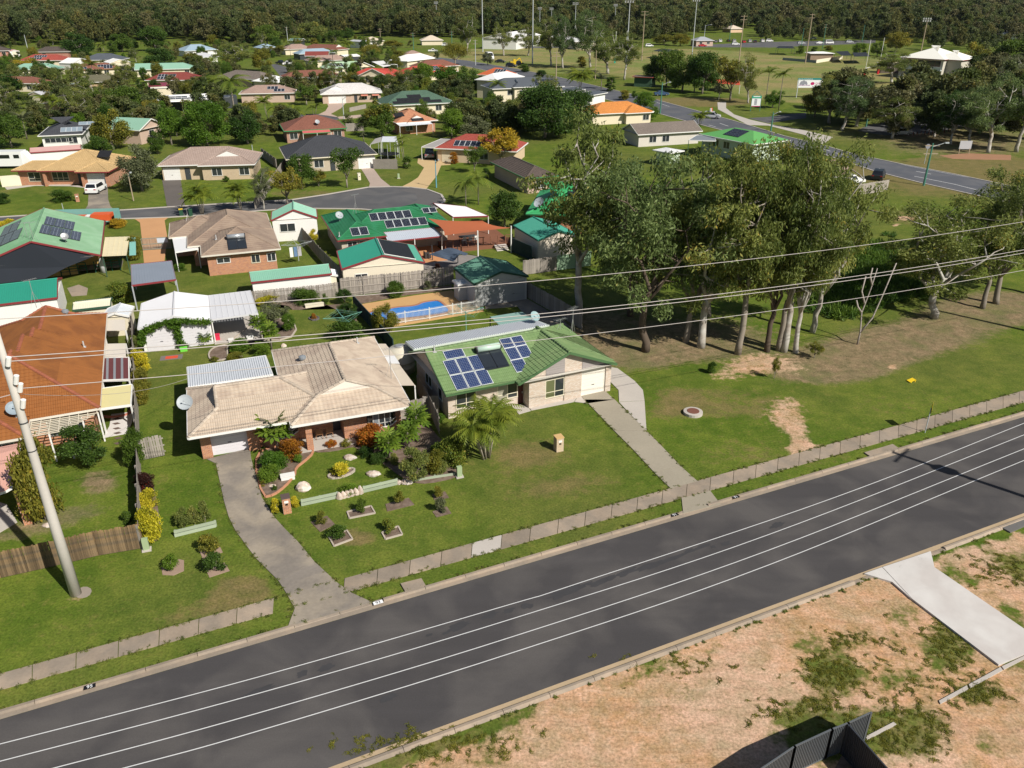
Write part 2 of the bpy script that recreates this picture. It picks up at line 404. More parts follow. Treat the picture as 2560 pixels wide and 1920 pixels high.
class House:
 def __init__(s,label,O,ang,blocks,roof,wall,fascia=None,style='tile',lod=1,walls=None,ov=.55,cat='house',name='house',z0=2.6,ridge=None,gable=None,group='houses of the suburb',tiles=0,tile_block=None,base=0.0,caps=False):
  s.ang=ang
  o=P(O,z0);s.root=thing(name,label,cat,(o.x,o.y,0),ang,group);r=s.root
  s.blocks=blocks;fascia=fascia or white;gable=gable or white
  cov=lambda p,i:any(b.h(p.x,p.y)>p.z+.06 for j,b in enumerate(blocks)if j!=i)
  rb=MB();gb=MB();fb=MB();sb=MB();s.pl={};rid=MB()
  for i,b in enumerate(blocks):
   tl=dict(n=tiles,rows=range(0,9),cov=lambda p:cov(p,i),par=r,mat=roof)if tiles and i==tile_block else None
   for k,pl in b.planes().items():
    s.pl[(i,k)]=pl
    plane_mesh(rb,pl,style,lod,0,tl if k=='f' or(k=='l' and b.axis=='y')else None)
   bm=(b.b0+b.b1)/2
   for k,e in enumerate(b.e):
    A=b.a0 if k==0 else b.a1;sg=1 if k==0 else-1
    if e=='d':
     q=SB*b.half
     tri=[b.W(A+sg*q,b.b0+q,b.ze+b.p*q),b.W(A+sg*q,b.b1-q,b.ze+b.p*q),b.W(A+sg*q,bm,b.zr)]
     gb.poly(tri);gb.poly([(t-b.D(sg*.06,0))for t in tri])
    if e=='n':
     gb.v;sb.poly([b.W(A,b.b0,b.ze),b.W(A,b.b1,b.ze),b.W(A,bm,b.zr-.02)],1)
    if e=='g':
     q=.5;hp=b.p*q
     gb.m and None
     t3=[b.W(A+sg*.45,b.b0+q,b.ze-.06),b.W(A+sg*.45,b.b1-q,b.ze-.06),b.W(A+sg*.45,b.b1-q,b.ze+hp-.04),b.W(A+sg*.45,bm,b.zr-.05),b.W(A+sg*.45,b.b0+q,b.ze+hp-.04)]
     sb.poly(t3,1)
   x0,x1,y0,y1=b.r
   sb.poly([(x0+.02,y0+.02,b.ze-.015-.004*i),(x0+.02,y1-.02,b.ze-.015-.004*i),(x1-.02,y1-.02,b.ze-.015-.004*i),(x1-.02,y0+.02,b.ze-.015-.004*i)],0)
   for a,c in b.eaves():
    d=(c-a).normalized();nseg=max(1,int((c-a).length/.8));st=(c-a)/nseg;run=None
    for q in range(nseg):
     ok=not cov(a+st*(q+.5),i)
     if ok and run is None:run=q
     if(not ok or q==nseg-1)and run is not None:
      e=q if not ok else q+1
      fb.bar(a+st*run-Vector((0,0,.05)),a+st*e-Vector((0,0,.05)),.14,.17);run=None
   for a,c in b.barges():fb.bar(a-Vector((0,0,.06)),c-Vector((0,0,.06)),.05,.2)
   if lod<2 or ridge:
    for a,c in b.ridges():
     L=(c-a).length;
     if L<.2:continue
     u=(c-a)/L;side=u.cross(Vector((0,0,1))).normalized();up=side.cross(u)
     n=max(1,int(L/.38));run=None
     for q in range(n):
      m=a+u*(L*(q+.5)/n);ok=not cov(m,i)
      if caps and ok:link('ridge_cap',cap_mesh(ridge or roof,L/n if False else.40),r,Matrix.Translation(a+u*(L*q/n)+up*.03)@Matrix((u,-side,up)).transposed().to_4x4())
      if not caps:
       if ok and run is None:run=q
       if(not ok or q==n-1)and run is not None:
        e=q if not ok else q+1
        rid.tube([a+u*(L*run/n),a+u*(L*e/n)],.11 if lod<2 else.14,6);run=None
  rf=rb.build('roof',roof,r)
  if lod==0 and style=='tile':rf['kind']='stuff'
  if rid.v:rid.build('ridge',ridge or roof,r)
  if gb.v:gb.build('gablet',gable,r)
  fb.build('gutter',fascia,r)
  wb=MB()
  for k,q in enumerate(walls if walls is not None else[(b.r[0]+ov,b.r[1]-ov,b.r[2]+ov,b.r[3]-ov)for b in blocks]):
   zt=q[4]if len(q)>4 else(blocks[min(k,len(blocks)-1)].ze-.02-.003*k)
   wb.box(q[0],q[2],base-.05,q[1],q[3],zt)
  s.wall=wb.build('wall',wall,r)
  if sb.v:sb.build('soffit',[M('soffit_paint',(.55,.52,.46),.8,.05),wall],r)
 def l2w(s,v):return MW[s.root.name]@Vector(v)
 def face(s,f,q):
  """mapper (along, out, up) on a wall facing front/left/right/back at coordinate q"""
  return{'f':lambda a,w,z:(a,q-w,z),'b':lambda a,w,z:(a,q+w,z),'l':lambda a,w,z:(q-w,a,z),'r':lambda a,w,z:(q+w,a,z)}[f]
 def fbox(s,mb,mp,a0,a1,w0,w1,z0,z1,m=0):
  p,q=mp(a0,w0,z0),mp(a1,w1,z1)
  lo=[min(x,y)for x,y in zip(p,q)];hi=[max(x,y)for x,y in zip(p,q)]
  mb.box(*lo,*hi,m)
 def win(s,a0,a1,z0,z1,q,f='f',nx=2,tz=None,frame=None,out=.0,name='window',curtain=None):
  mp=s.face(f,q);fm=MB();t=.06
  B=lambda*k:s.fbox(fm,mp,*k)
  B(a0-t,a1+t,-.02,.05+out,z1,z1+t);B(a0-t,a1+t,-.02,.08+out,z0-t,z0)
  B(a0-t,a0,-.02,.05+out,z0,z1);B(a1,a1+t,-.02,.05+out,z0,z1)
  for i in range(1,nx):x=a0+(a1-a0)*i/nx;B(x-.025,x+.025,-.015,.045+out,z0,z1)
  if tz:B(a0,a1,-.015,.042+out,tz-.025,tz+.025)
  w=fm.build(name,frame or white,s.root)
  for i in range(nx):
   pb=MB();s.fbox(pb,mp,a0+(a1-a0)*i/nx+.026,a0+(a1-a0)*(i+1)/nx-.026,-.01,.02+out,z0+.001,z1-.001)
   pb.build('pane',curtain if curtain and i%2==0 else glass,w)
  return w
 def door(s,a0,a1,q,f='f',mat=None,h=2.05,name='door',z0=0.0):
  mp=s.face(f,q);b=MB();s.fbox(b,mp,a0,a1,-.02,.03,z0,z0+h);s.fbox(b,mp,a0+.12,a1-.12,.03,.045,z0+1.1,z0+h-.2);s.fbox(b,mp,a0+.12,a1-.12,.03,.045,z0+.2,z0+.95)
  d=b.build(name,mat or dgrey,s.root);hb=MB();s.fbox(hb,mp,a1-.12,a1-.06,.045,.1,z0+.95,z0+1.1);hb.build('handle',alu,d);return d
 def garage(s,a0,a1,q,f='f',mat=None,h=2.15,n=None):
  mp=s.face(f,q);b=MB();n=n or 8
  for i in range(n):s.fbox(b,mp,a0,a1,-.02,.03 if i%2 else.038,h*i/n,h*(i+1)/n-.01)
  s.fbox(b,mp,a0-.08,a0,-.02,.05,0,h);s.fbox(b,mp,a1,a1+.08,-.02,.05,0,h);s.fbox(b,mp,a0-.08,a1+.08,-.02,.05,h,h+.08)
  d=b.build('garage_door',mat or white,s.root);hb=MB();c=(a0+a1)/2;s.fbox(hb,mp,c-.12,c+.12,.04,.06,.85,.9);hb.build('handle',dgrey,d);return d
 def slabroof(s,pts,th,mat,fascia=None,posts=(),name='patio_roof',ribs=None,postm=None,world=True):
  """sheet roof on posts; pts are four top corners (world), ribs run from edge 0-1 to edge 3-2"""
  r=s.root;q=[MW[r.name].inverted()@Vector(p)for p in pts]if world else[Vector(p)for p in pts]
  mb=MB();mb.slab(q,th)
  if ribs:
   n=max(2,int((q[1]-q[0]).length/ribs))
   for i in range(n+1):
    a,c=q[0].lerp(q[1],i/n),q[3].lerp(q[2],i/n);mb.bar(a+Vector((0,0,.012)),c+Vector((0,0,.012)),.05,.045)
  t=mb.build(name,mat,r)
  if fascia:
   fb=MB()
   for i in range(4):fb.bar(q[i]-Vector((0,0,.07)),q[(i+1)%4]-Vector((0,0,.07)),.06,.16)
   fb.build('trim',fascia,t)
  for(i,k)in posts:
   p=q[0].lerp(q[1],i).lerp(q[3].lerp(q[2],i),k);pb=MB();pb.bar((p.x,p.y,0),(p.x,p.y,p.z-th),.09);pb.build('post',postm or white,r)
  return t
_pv={}
def pv_mesh(w,h,mats):
 k=(w,h,mats[0].name,mats[1].name)
 if k not in _pv:
  mb=MB();f=.04
  mb.box(0,0,.06,w,h,.10,0);mb.poly([(f,f,.102),(w-f,f,.102),(w-f,h-f,.102),(f,h-f,.102)],1)
  _pv[k]=mb.mesh('solar_panel',mats)
 return _pv[k]
PVF=M('panel_frame',(.62,.64,.66),.4,.05)
PVB=M('panel_frame_black',(.05,.05,.055),.4,.05)
CELL_BLUE=M('blue_cells',(.012,.03,.11),.12,.3,2,8,pat='cells',spec=.6,col2=(.008,.022,.085))
CELL_BLACK=M('black_cells',(.010,.012,.022),.14,.2,2,8,pat='cells',spec=.6,col2=(.008,.01,.018),p=(.166,.166,.004))
MATBLK=M('pool_heating_mat',(.018,.018,.02),.55,.2,pat='rib',p=(.12,),bump=.3)
def panels(H,key,u0,v0,nx,ny,w=1.0,h=1.65,gap=.03,mats=None,skip=(),lift=.0,tilt=None):
 pl=H.pl[key];R3=Matrix((pl['u'],pl['v'],pl['n'])).transposed().to_4x4();mats=mats or(PVF,CELL_BLACK)
 me=pv_mesh(w,h,mats)
 for i in range(nx):
  for j in range(ny):
   if(i,j)in skip:continue
   link('solar_panel',me,H.root,Matrix.Translation(pl['o']+pl['u']*(u0+i*(w+gap))+pl['v']*(v0+j*(h+gap))+pl['n']*lift)@R3)
def on_plane(H,key,u,v,h=0):pl=H.pl[key];return pl['o']+pl['u']*u+pl['v']*v+pl['n']*h
def dish(par,p,r=.55,az=-.6,name='satellite_dish',mat=None):
 """round dish on a bracket, aimed up and towards az"""
 p=Vector(p);mb=MB();ax=Vector((math.sin(az)*.75,-math.cos(az)*.75,.66)).normalized();x=ax.orthogonal().normalized();y=ax.cross(x)
 c=p+Vector((0,0,.55+r*.4));n=20;rings=[(0,0),(.35,.04),(.7,.12),(1,.25)]
 vs=[]
 for rr,d in rings:
  for j in range(n):a=2*math.pi*j/n;vs.append(c+(x*math.cos(a)+y*math.sin(a))*rr*r+ax*d*r)
 fs=[(k*n+j,k*n+(j+1)%n,(k+1)*n+(j+1)%n,(k+1)*n+j)for k in range(3)for j in range(n)]
 mb.faces(vs,fs);mb.faces([v-ax*.03 for v in vs],[f[::-1]for f in fs])
 mb.tube([p,c-ax*.05],.03,6);mb.tube([c+y*r*.9+ax*.2*r,c+ax*r*.9],.018,5);mb.tube([c+ax*r*.85,c+ax*r*1.0],.06,6)
 return mb.build(name,mat or M('dish_grey',(.33,.36,.38),.5,.1),par)
def antenna(par,p,h=2.2,az=0.4):
 mb=MB();p=Vector(p);t=p+Vector((0,0,h));mb.tube([p,t],.025,5);d=Vector((math.cos(az),math.sin(az),0));s=Vector((-d.y,d.x,0))
 mb.tube([t-d*.5,t+d*.6],.015,4)
 for i in range(7):q=t+d*(-.5+i*.18);mb.tube([q-s*(.35-.02*i),q+s*(.35-.02*i)],.012,4)
 mb.tube([p+d*.5,p+Vector((0,0,h*.6))],.012,4);mb.tube([p-d*.5,p+Vector((0,0,h*.6))],.012,4)
 return mb.build('antenna',alu,par)
def vent(par,p,kind='pipe'):
 mb=MB()
 if kind=='pipe':mb.tube([Vector(p),Vector(p)+Vector((0,0,.55))],.06,8);mb.box(p[0]-.15,p[1]-.15,p[2],p[0]+.15,p[1]+.15,p[2]+.05)
 else:mb.lathe(p,[(.2,0),(.2,.12),(.3,.14),(.28,.32),(.12,.4),(0.01,.42)],12)
 return mb.build('roof_vent',M('vent_metal',(.55,.56,.56),.4,.1,metal=.3)if kind=='pipe' else M('vent_grey',(.2,.22,.24),.5),par)
#  ground sheet
def axis_coords(*segs):
 out=[]
 for a,b,st in segs:out+=list(np.arange(a,b,st))
 return np.array(sorted(set(np.round(out,3))))
gx=axis_coords((-9000,-1500,1500),(-1500,-400,100),(-400,-70,5),(-70,85,.7),(85,420,5),(420,1500,90),(1500,9001,1500))
gy=axis_coords((-300,0,30),(0,12,3),(12,135,.7),(135,330,3),(330,700,8),(700,2000,80),(2000,12001,1000))
NX,NY=len(gx),len(gy)
XX,YY=np.meshgrid(gx,gy)
den=YY*CT+CAMH*ST;ok=den>2;den=np.where(ok,den,2)
PX=np.where(ok,1280+FPX*XX/den,-9e3);PY=np.where(ok,960+FPX*(CAMH*CT-YY*ST)/den,9e3)
CHN=np.zeros((NY,NX,4))
def ell(ch,cx,cy,rx,ry,amt,soft=.5,rot=0.0):
 dx,dy=PX-cx,PY-cy;c,s=math.cos(rot),math.sin(rot)
 r=np.sqrt(((dx*c+dy*s)/rx)**2+((-dx*s+dy*c)/ry)**2)
 k=np.clip((1+soft-r)/(2*soft),0,1);k=k*k*(3-2*k)
 CHN[...,ch]=np.clip(CHN[...,ch]+amt*k,0,1)if amt>0 else CHN[...,ch]*(1+amt*k)
def inpoly(pts):
 m=np.zeros(PX.shape,bool);n=len(pts);j=n-1
 for i in range(n):
  (x1,y1),(x2,y2)=pts[i],pts[j]
  if y1!=y2:m^=((y1>PY)!=(y2>PY))&(PX<(x2-x1)*(PY-y1)/(y2-y1)+x1)
  j=i
 return m
DRY,SOIL,LIT,FLD=0,1,2,3
lot=inpoly([(760,2100),(900,1908),(1380,1730),(1930,1528),(2140,1452),(2330,1400),(2600,1310),(2900,1400),(2900,2300)])
CHN[...,SOIL]=np.where(lot,.9,0);CHN[...,DRY]=np.where(lot,.55,0)
for q in[(1080,1860,250,30,-1,.4,-.36),(1700,1650,120,14,-.4,.5,-.36),(2085,1690,75,55,-.85),(2370,1610,60,70,-.75),(2170,1835,150,60,-.85),(2310,1830,70,60,-.7),(2440,1730,60,30,-.8),(2480,1420,120,45,-.9),(2520,1560,50,50,-.7),(2130,1600,60,30,-.5),(2000,1770,100,25,-.7,.5,-.4),(2030,1610,40,25,-.7),(2240,1700,60,25,-.5),(2480,1850,50,25,-.6),(2560,1640,60,40,-.7),(2260,1540,40,30,-.4),(2050,1840,90,60,-.8)]:ell(SOIL,*q)
for q in[(2440,1410,70,28,.9,.4,.5),(2520,1470,70,24,.9,.4,.5),(1960,1040,46,40,.8,.8,.3),(2000,1090,26,34,.8,.8,-.4),(2012,1122,45,16,.9),(1890,918,110,26,.75,.8,-.1),(2230,918,14,7,.9),(2265,545,22,6,.9),(2240,562,8,4,.8),(195,1488,32,14,.6),(1450,1125,14,6,.5)]:ell(SOIL,*q)
for q in[(600,1478,85,40,.95),(480,1530,120,30,.6,.5,-.25),(150,1560,190,60,.35),(880,1345,60,24,.9),(1290,1185,260,80,.4),(1330,1125,90,40,.4),(1830,1010,160,50,.55),(1640,1000,90,60,.45),(1950,1130,300,60,.4),(2330,1010,300,60,.3),(420,1230,60,60,.35),(700,1010,200,10,.1),(120,480,300,20,.4),(880,440,120,20,.4),(760,485,100,12,.6),(2280,540,80,25,.6),(2120,430,150,20,.5),(2430,440,300,60,.8),(1740,255,150,12,1),(1640,200,250,30,.4),(420,1415,60,30,.3),(1500,1220,200,30,.25),(860,1180,100,40,.2)]:ell(DRY,*q)
for q in[(1700,860,260,50,.85),(1560,880,150,50,.6),(2130,890,210,50,.95,.7,-.2),(2330,830,250,56,.95,.7,-.25),(2500,770,160,40,.8),(2080,925,130,30,.7),(1480,830,120,60,.7),(1700,800,260,40,.35),(245,1205,46,30,.95),(100,1310,160,28,.7,.5,-.25),(2330,390,260,60,.25),(2150,330,200,20,.5),(2420,350,200,40,.6),(1700,250,120,8,.4)]:ell(LIT,*q)
for q in[(1430,150,420,34,1,.15),(1750,165,260,40,1,.2),(2080,200,300,60,1,.2),(2300,225,160,30,.8),(1250,150,100,20,.8),(2400,200,200,20,.7)]:ell(FLD,*q)
for ch in(DRY,LIT):ell(ch,2180,690,140,70,-1,.4)
zz=np.zeros_like(XX)
zz[:,:]=np.where((YY>5)&(YY<140),0,0)
ids=np.arange(NX*NY).reshape(NY,NX)
fs=np.stack([ids[:-1,:-1],ids[:-1,1:],ids[1:,1:],ids[1:,:-1]],-1).reshape(-1,4)
gm=bpy.data.meshes.new('ground')
gm.vertices.add(NX*NY);gm.vertices.foreach_set('co',np.stack([XX,YY,zz],-1).astype(np.float32).ravel())
gm.loops.add(len(fs)*4);gm.loops.foreach_set('vertex_index',fs.astype(np.int32).ravel())
gm.polygons.add(len(fs));gm.polygons.foreach_set('loop_start',np.arange(0,len(fs)*4,4,dtype=np.int32));gm.polygons.foreach_set('loop_total',np.full(len(fs),4,dtype=np.int32))
gm.update(calc_edges=True)
ca=gm.color_attributes.new('cover','FLOAT_COLOR','POINT');ca.data.foreach_set('color',CHN.astype(np.float32).ravel())
def ground_mat():
 m=bpy.data.materials.new('lawn_and_soil');m.use_nodes=True;N,L=m.node_tree.nodes,m.node_tree.links
 b=N['Principled BSDF'];b.inputs['Roughness'].default_value=.95;b.inputs['Specular IOR Level'].default_value=.1
 tc=N.new('ShaderNodeTexCoord').outputs['Object']
 at=N.new('ShaderNodeAttribute');at.attribute_name='cover';sp=N.new('ShaderNodeSeparateColor');L.new(at.outputs['Color'],sp.inputs[0])
 def no(s,det=4,rough=.55,dist=0,vec=None):
  n=N.new('ShaderNodeTexNoise');n.inputs['Scale'].default_value=s;n.inputs['Detail'].default_value=det;n.inputs['Roughness'].default_value=rough;n.inputs['Distortion'].default_value=dist
  L.new(vec or tc,n.inputs['Vector']);return n.outputs['Fac']
 def mr(a,lo,hi,o0=0,o1=1):
  n=N.new('ShaderNodeMapRange');n.interpolation_type='SMOOTHSTEP'
  for i,q in enumerate((lo,hi,o0,o1)):n.inputs[i+1].default_value=q
  L.new(a,n.inputs[0]);return n.outputs[0]
 def ma(op,a,c):
  n=N.new('ShaderNodeMath');n.operation=op
  for i,q in enumerate((a,c)):
   if isinstance(q,(int,float)):n.inputs[i].default_value=q
   else:L.new(q,n.inputs[i])
  return n.outputs[0]
 def mix(f,a,c,t='MIX'):
  n=N.new('ShaderNodeMix');n.data_type='RGBA';n.blend_type=t
  for i,q in((0,f),(6,a),(7,c)):
   if isinstance(q,(int,float)):n.inputs[i].default_value=q
   elif isinstance(q,tuple):n.inputs[i].default_value=(*q,1)
   else:L.new(q,n.inputs[i])
  return n.outputs[2]
 big,mid,fine,vf=no(.035,5),no(.22,5,.6,.4),no(1.6,6,.7),no(7,4,.75)
 g=mix(mr(mid,.35,.65),(.068,.114,.012),(.110,.150,.020))
 g=mix(mr(big,.4,.65,0,.55),g,(.115,.118,.034))
 g=mix(mr(fine,.50,.75,0,.75),g,(.155,.155,.038))
 g=mix(mr(fine,.2,.42,.55,0),g,(.045,.085,.014))
 edge=ma('ADD',ma('MULTIPLY',ma('SUBTRACT',mid,.5),1.2),ma('MULTIPLY',ma('SUBTRACT',fine,.5),1.3))
 def msk(ch,k=.75,lo=.35,hi=.75):return mr(ma('ADD',ch,ma('MULTIPLY',edge,k)),lo,hi)
 fld=mix(mr(no(.05,4,.6,.6),.35,.65),(.150,.185,.050),(.235,.205,.085))
 c=mix(mr(at.outputs['Alpha'],.3,.7),g,fld)
 c=mix(ma('MULTIPLY',msk(sp.outputs[0]),ma('MINIMUM',ma('MULTIPLY',sp.outputs[0],6),1)),c,mix(mr(fine,.3,.7),(.175,.140,.060),(.135,.125,.040)))
 lit=mix(mr(fine,.3,.7),(.140,.108,.062),(.235,.185,.105))
 lit=mix(mr(mid,.45,.7),lit,(.135,.135,.055))
 c=mix(ma('MULTIPLY',msk(sp.outputs[2],.95,.22,.95),ma('MINIMUM',ma('MULTIPLY',sp.outputs[2],6),1)),c,lit)
 soil=mix(mr(no(.12,5,.6,.8),.35,.65),(.400,.240,.120),(.430,.295,.195))
 soil=mix(mr(fine,.35,.75,0,.6),soil,(.520,.385,.270))
 soil=mix(mr(fine,.15,.4,.6,0),soil,(.270,.165,.090))
 mp=N.new('ShaderNodeMapping');mp.inputs['Rotation'].default_value=(0,0,-.35);mp.inputs['Scale'].default_value=(.22,1.5,1);L.new(tc,mp.inputs[0])
 wv=no(1.0,6,.68,1.2,mp.outputs[0])
 soil=mix(mr(wv,.50,.68,0,.4),soil,(.255,.155,.085))
 soil=mix(mr(wv,.47,.30,0,.3),soil,(.560,.430,.310))
 c=mix(ma('MULTIPLY',msk(sp.outputs[1],1.2,.28,.78),ma('MINIMUM',ma('MULTIPLY',sp.outputs[1],8),1)),c,soil)
 c=mix(1.0,c,mix(mr(vf,.25,.75),(.60,.62,.58),(1.42,1.38,1.40)),'MULTIPLY')
 c=mix(1.0,c,mix(mr(no(.7,6,.7,.3),.3,.7),(.80,.86,.80),(1.22,1.12,1.18)),'MULTIPLY')
 L.new(c,b.inputs['Base Color'])
 bp=N.new('ShaderNodeBump');bp.inputs['Strength'].default_value=.5;bp.inputs['Distance'].default_value=.06
 L.new(ma('ADD',ma('MULTIPLY',fine,.8),ma('ADD',ma('MULTIPLY',vf,.35),ma('MULTIPLY',wv,ma('MULTIPLY',sp.outputs[1],1.3)))),bp.inputs['Height']);L.new(bp.outputs[0],b.inputs['Normal'])
 return m
GMAT=ground_mat();gm.materials.append(GMAT)
tag(link('ground',gm),'mown lawns, bare soil and parkland over the whole suburb',None,None,'structure')
#  sky dome is the world; roads
def asphalt(name,a,b_,tr=None):
 m=M(name,a,.9,.25,.12,12,bump=.15,col2=b_)
 return m
ASPH=M('asphalt',(.056,.052,.053),.9,.5,.15,14,bump=.15,pat='road',p=(-.428,),col2=(.086,.079,.076))
ASPH2=asphalt('grey_asphalt',(.085,.085,.09),(.115,.112,.112))
LINE=M('road_paint',(.60,.60,.60),.6,.12,3,20)
CONC_OLD=M('weathered_concrete',(.255,.21,.165),.9,.4,.5,7,bump=.1,rnd=.25,col2=(.31,.245,.185))
CONC_DRV=M('driveway_concrete',(.20,.175,.15),.9,.5,.22,5,bump=.1,col2=(.30,.255,.20),rnd=.15)
CONC_NEW=M('new_concrete',(.44,.40,.36),.85,.15,.3,5,bump=.05,rnd=.06)
CONC_FRESH=M('fresh_pale_concrete',(.55,.525,.50),.85,.16,.25,2,bump=.05,col2=(.49,.455,.43))
def ext(pa,pb,k0,k1):
 a,b=P(pa),P(pb);d=(b-a).normalized();return a-d*k0,b+d*k1
UA,UB=ext((0,1799),(2560,1042.5),25,60)
LA,LB=ext((821,1920),(2560,1283),40,60)
ud=(UB-UA).normalized();un=Vector((-ud.y,ud.x,0))
ld=(LB-LA).normalized();ln_=Vector((ld.y,-ld.x,0))
def lift(v,z):return Vector((v.x,v.y,z))
def sheet(name,pts,z,mat,label=None,parent=None,kind='structure'):
 mb=MB();mb.poly([lift(p if isinstance(p,Vector)else P(p),z)for p in pts])
 if mb.mesh is None:pass
 o=mb.build(name,mat,parent)
 if parent is None:tag(o,label,None,None,kind)
 return o
road=sheet('road',[LA,LB,UB,UA],.006,ASPH,'dark asphalt two lane road running past the houses')
for pts in[[(-300,1938),(0,1860),(640,1694),(1280,1509.5),(1440,1460),(2080,1246),(2560,1058),(3300,760)],[(-300,1978),(0,1903),(640,1735),(1280,1547),(1920,1337),(2560,1087),(3300,790)],[(-300,2030),(135,1920),(640,1784),(1280,1592),(1920,1376),(2560,1122),(3300,825)],[(-300,2080),(310,1920),(640,1829),(1280,1632),(1920,1413),(2560,1151),(3300,850)]]:
 W=[P(p,.012)for p in pts];mb=MB()
 fine=[]
 for i in range(len(W)-1):
  p0,p1,p2,p3=W[max(i-1,0)],W[i],W[i+1],W[min(i+2,len(W)-1)]
  for k in range(8):
   t=k/8;fine.append(.5*((2*p1)+(p2-p0)*t+(2*p0-5*p1+4*p2-p3)*t*t+(3*p1-p0-3*p2+p3)*t**3))
 fine.append(W[-1])
 for a,b in zip(fine,fine[1:]):
  n=Vector((-(b-a).y,(b-a).x,0)).normalized()*.026;mb.poly([a-n,b-n,b+n,a+n])
 mb.build('line_marking',LINE,road)
TAR=M('tar_stain',(.046,.045,.048),.85,.3,1,6)
DUST=M('dusty_streak',(.125,.110,.100),.95,.3,1,6)
def blob(name,c,rx,ry,rot,z,mat,par,seed,n=18):
 r=random.Random(seed);mb=MB();c=P(c,z);pts=[]
 for i in range(n):
  a=2*math.pi*i/n;k=r.uniform(.6,1.15);x,y=rx*k*math.cos(a),ry*k*math.sin(a)
  pts.append((c.x+x*math.cos(rot)-y*math.sin(rot),c.y+x*math.sin(rot)+y*math.cos(rot),z))
 mb.poly(pts);return mb.build(name,mat,par)
ra=math.atan2(ud.y,ud.x)
for i,(p,rx,ry)in enumerate([(V2(400,845),.35,.22),(V2(20,995),.9,.2),(V2(1755,432),.75,.3),(V2(2020,340),.5,.3),(V2(2180,300),.4,.2),(V2(600,795),.45,.25),(V3(500,815),1.5,.28),(V3(770,740),.9,.25),(V3(980,660),.9,.25),(V3(1200,600),1.2,.25),(V3(1370,545),1.3,.18),(V3(1530,475),.45,.2),(V3(1640,440),.8,.15),(V3(1850,410),.4,.22),(V3(1740,437),.2,.13),(V3(130,950),.35,.25),(V3(400,870),.4,.2),(V2(1500,508),.25,.12),(V2(1650,488),.3,.1),(V4(1740,1080),.6,.25),(V3(860,705),.4,.2),(V2(1150,1050),.5,.2)]):
 blob('tar_stain',p,rx,ry,ra+.05,.010+.0003*i,TAR,road,100+i)
def kerb(A,d,n,L,name,cuts=(),step=2.4):
 """gutter strip and rolled kerb in cast lengths; cuts = intervals (metres) laid low for driveways"""
 root=thing(name,'grey concrete kerb and gutter cast in lengths '+('beside the house lawns' if n is un else 'beside the bare building lot'),None,(A.x,A.y,0));root['kind']='structure'
 mb=MB();q=0.0
 mb.poly([A+Vector((0,0,.012)),A+d*L+Vector((0,0,.012)),A+d*L+n*.34+Vector((0,0,.012)),A+n*.34+Vector((0,0,.012))])
 mb.build('gutter',CONC_OLD if n is un else M('sandy_gutter',(.40,.30,.19),.95,.3,.5,7),root,world=True)
 while q<L:
  e=min(q+step,L);low=any(c0<(q+e)/2<c1 for c0,c1 in cuts);h=.03 if low else.13
  prof=[(.30,.0),(.36,h),(.50,h+.005),(.62,.02),(.62,-.02)]
  kb=MB();a,b=A+d*(q+.012),A+d*(e-.012)
  for i in range(len(prof)-1):
   (w0,z0),(w1,z1)=prof[i],prof[i+1]
   f=[a+n*w0+Vector((0,0,z0)),b+n*w0+Vector((0,0,z0)),b+n*w1+Vector((0,0,z1)),a+n*w1+Vector((0,0,z1))]
   kb.poly(f if n is un else f[::-1])
  kb.poly([a+n*w+Vector((0,0,z))for w,z in prof]);kb.poly([b+n*w+Vector((0,0,z))for w,z in prof][::-1])
  kb.build('kerb_length',CONC_OLD,root,world=True);q=e
 return root
def along(p,A,d):return(P(p)-A).dot(d)
K1=kerb(UA,ud,un,(UB-UA).length,'kerb',[(along((715,1575),UA,ud),along((925,1508),UA,ud)),(along(V4(925,990),UA,ud),along(V4(1270,905),UA,ud))])
K2=kerb(LA,ld,ln_,(LB-LA).length,'kerb',[(along(U8(640,365),LA,ld),along(U8(1085,200),LA,ld))])
fa,fb_=P((0,1686)),P((2560,977));ga,gb_=P((0,1726)),P((2560,1006))
fp=thing('footpath','narrow concrete footpath of cast slabs between the lawns and the kerb',None,(fa.x,fa.y,0));fp['kind']='structure'
fl=(fb_-fa).length;fd=(fb_-fa)/fl;gap0,gap1=(P((717,1488))-fa).dot(fd),(P((842,1456))-fa).dot(fd)
q=-22.0;k=0
while q<fl+45:
 e=q+1.95
 if not(q>gap0-1.2 and e<gap1+1.6):
  if q<gap0<e:e=gap0+.1
  if q<gap1<e:q=gap1
  mb=MB();t0,t1=(q+.02)/fl,(e-.02)/fl
  a,b,c,d=fa.lerp(fb_,t0),fa.lerp(fb_,t1),ga.lerp(gb_,t1),ga.lerp(gb_,t0)
  zt=.045+.006*((k*7)%5)/5
  mb.prism([d,c,b,a],-.02,zt)
  o=mb.build('slab',CONC_NEW if k==22 else CONC_OLD,fp,world=True);k+=1
 q=e if e>q else q+1.95
def paved(name,label,rings,mat,th=.05,z=0.0):
 """cast slabs, each ring of points one slab, slightly shrunk so the joints show"""
 c0=P(rings[0][0]);r=thing(name,label,None,(c0 .x,c0 .y,0));r['kind']='structure'
 for g in rings:
  w=[P(p)for p in g];c=sum(w,Vector())/len(w)
  ar=sum(w[i].x*w[(i+1)%len(w)].y-w[(i+1)%len(w)].x*w[i].y for i in range(len(w)))
  if ar<0:w=w[::-1]
  w=[p+(c-p).normalized()*.018 for p in w]
  mb=MB();mb.prism(w,-.03+z,th+z);mb.build('slab',mat,r,world=True)
 return r
Lp=[U2(265,1205),U2(345,1245),U7(0,600),U7(40,740),U7(95,850),U7(180,970),U7(270,1090),U7(470,1290),U7(545,1410),(736.5,1522.7),(719,1569)]
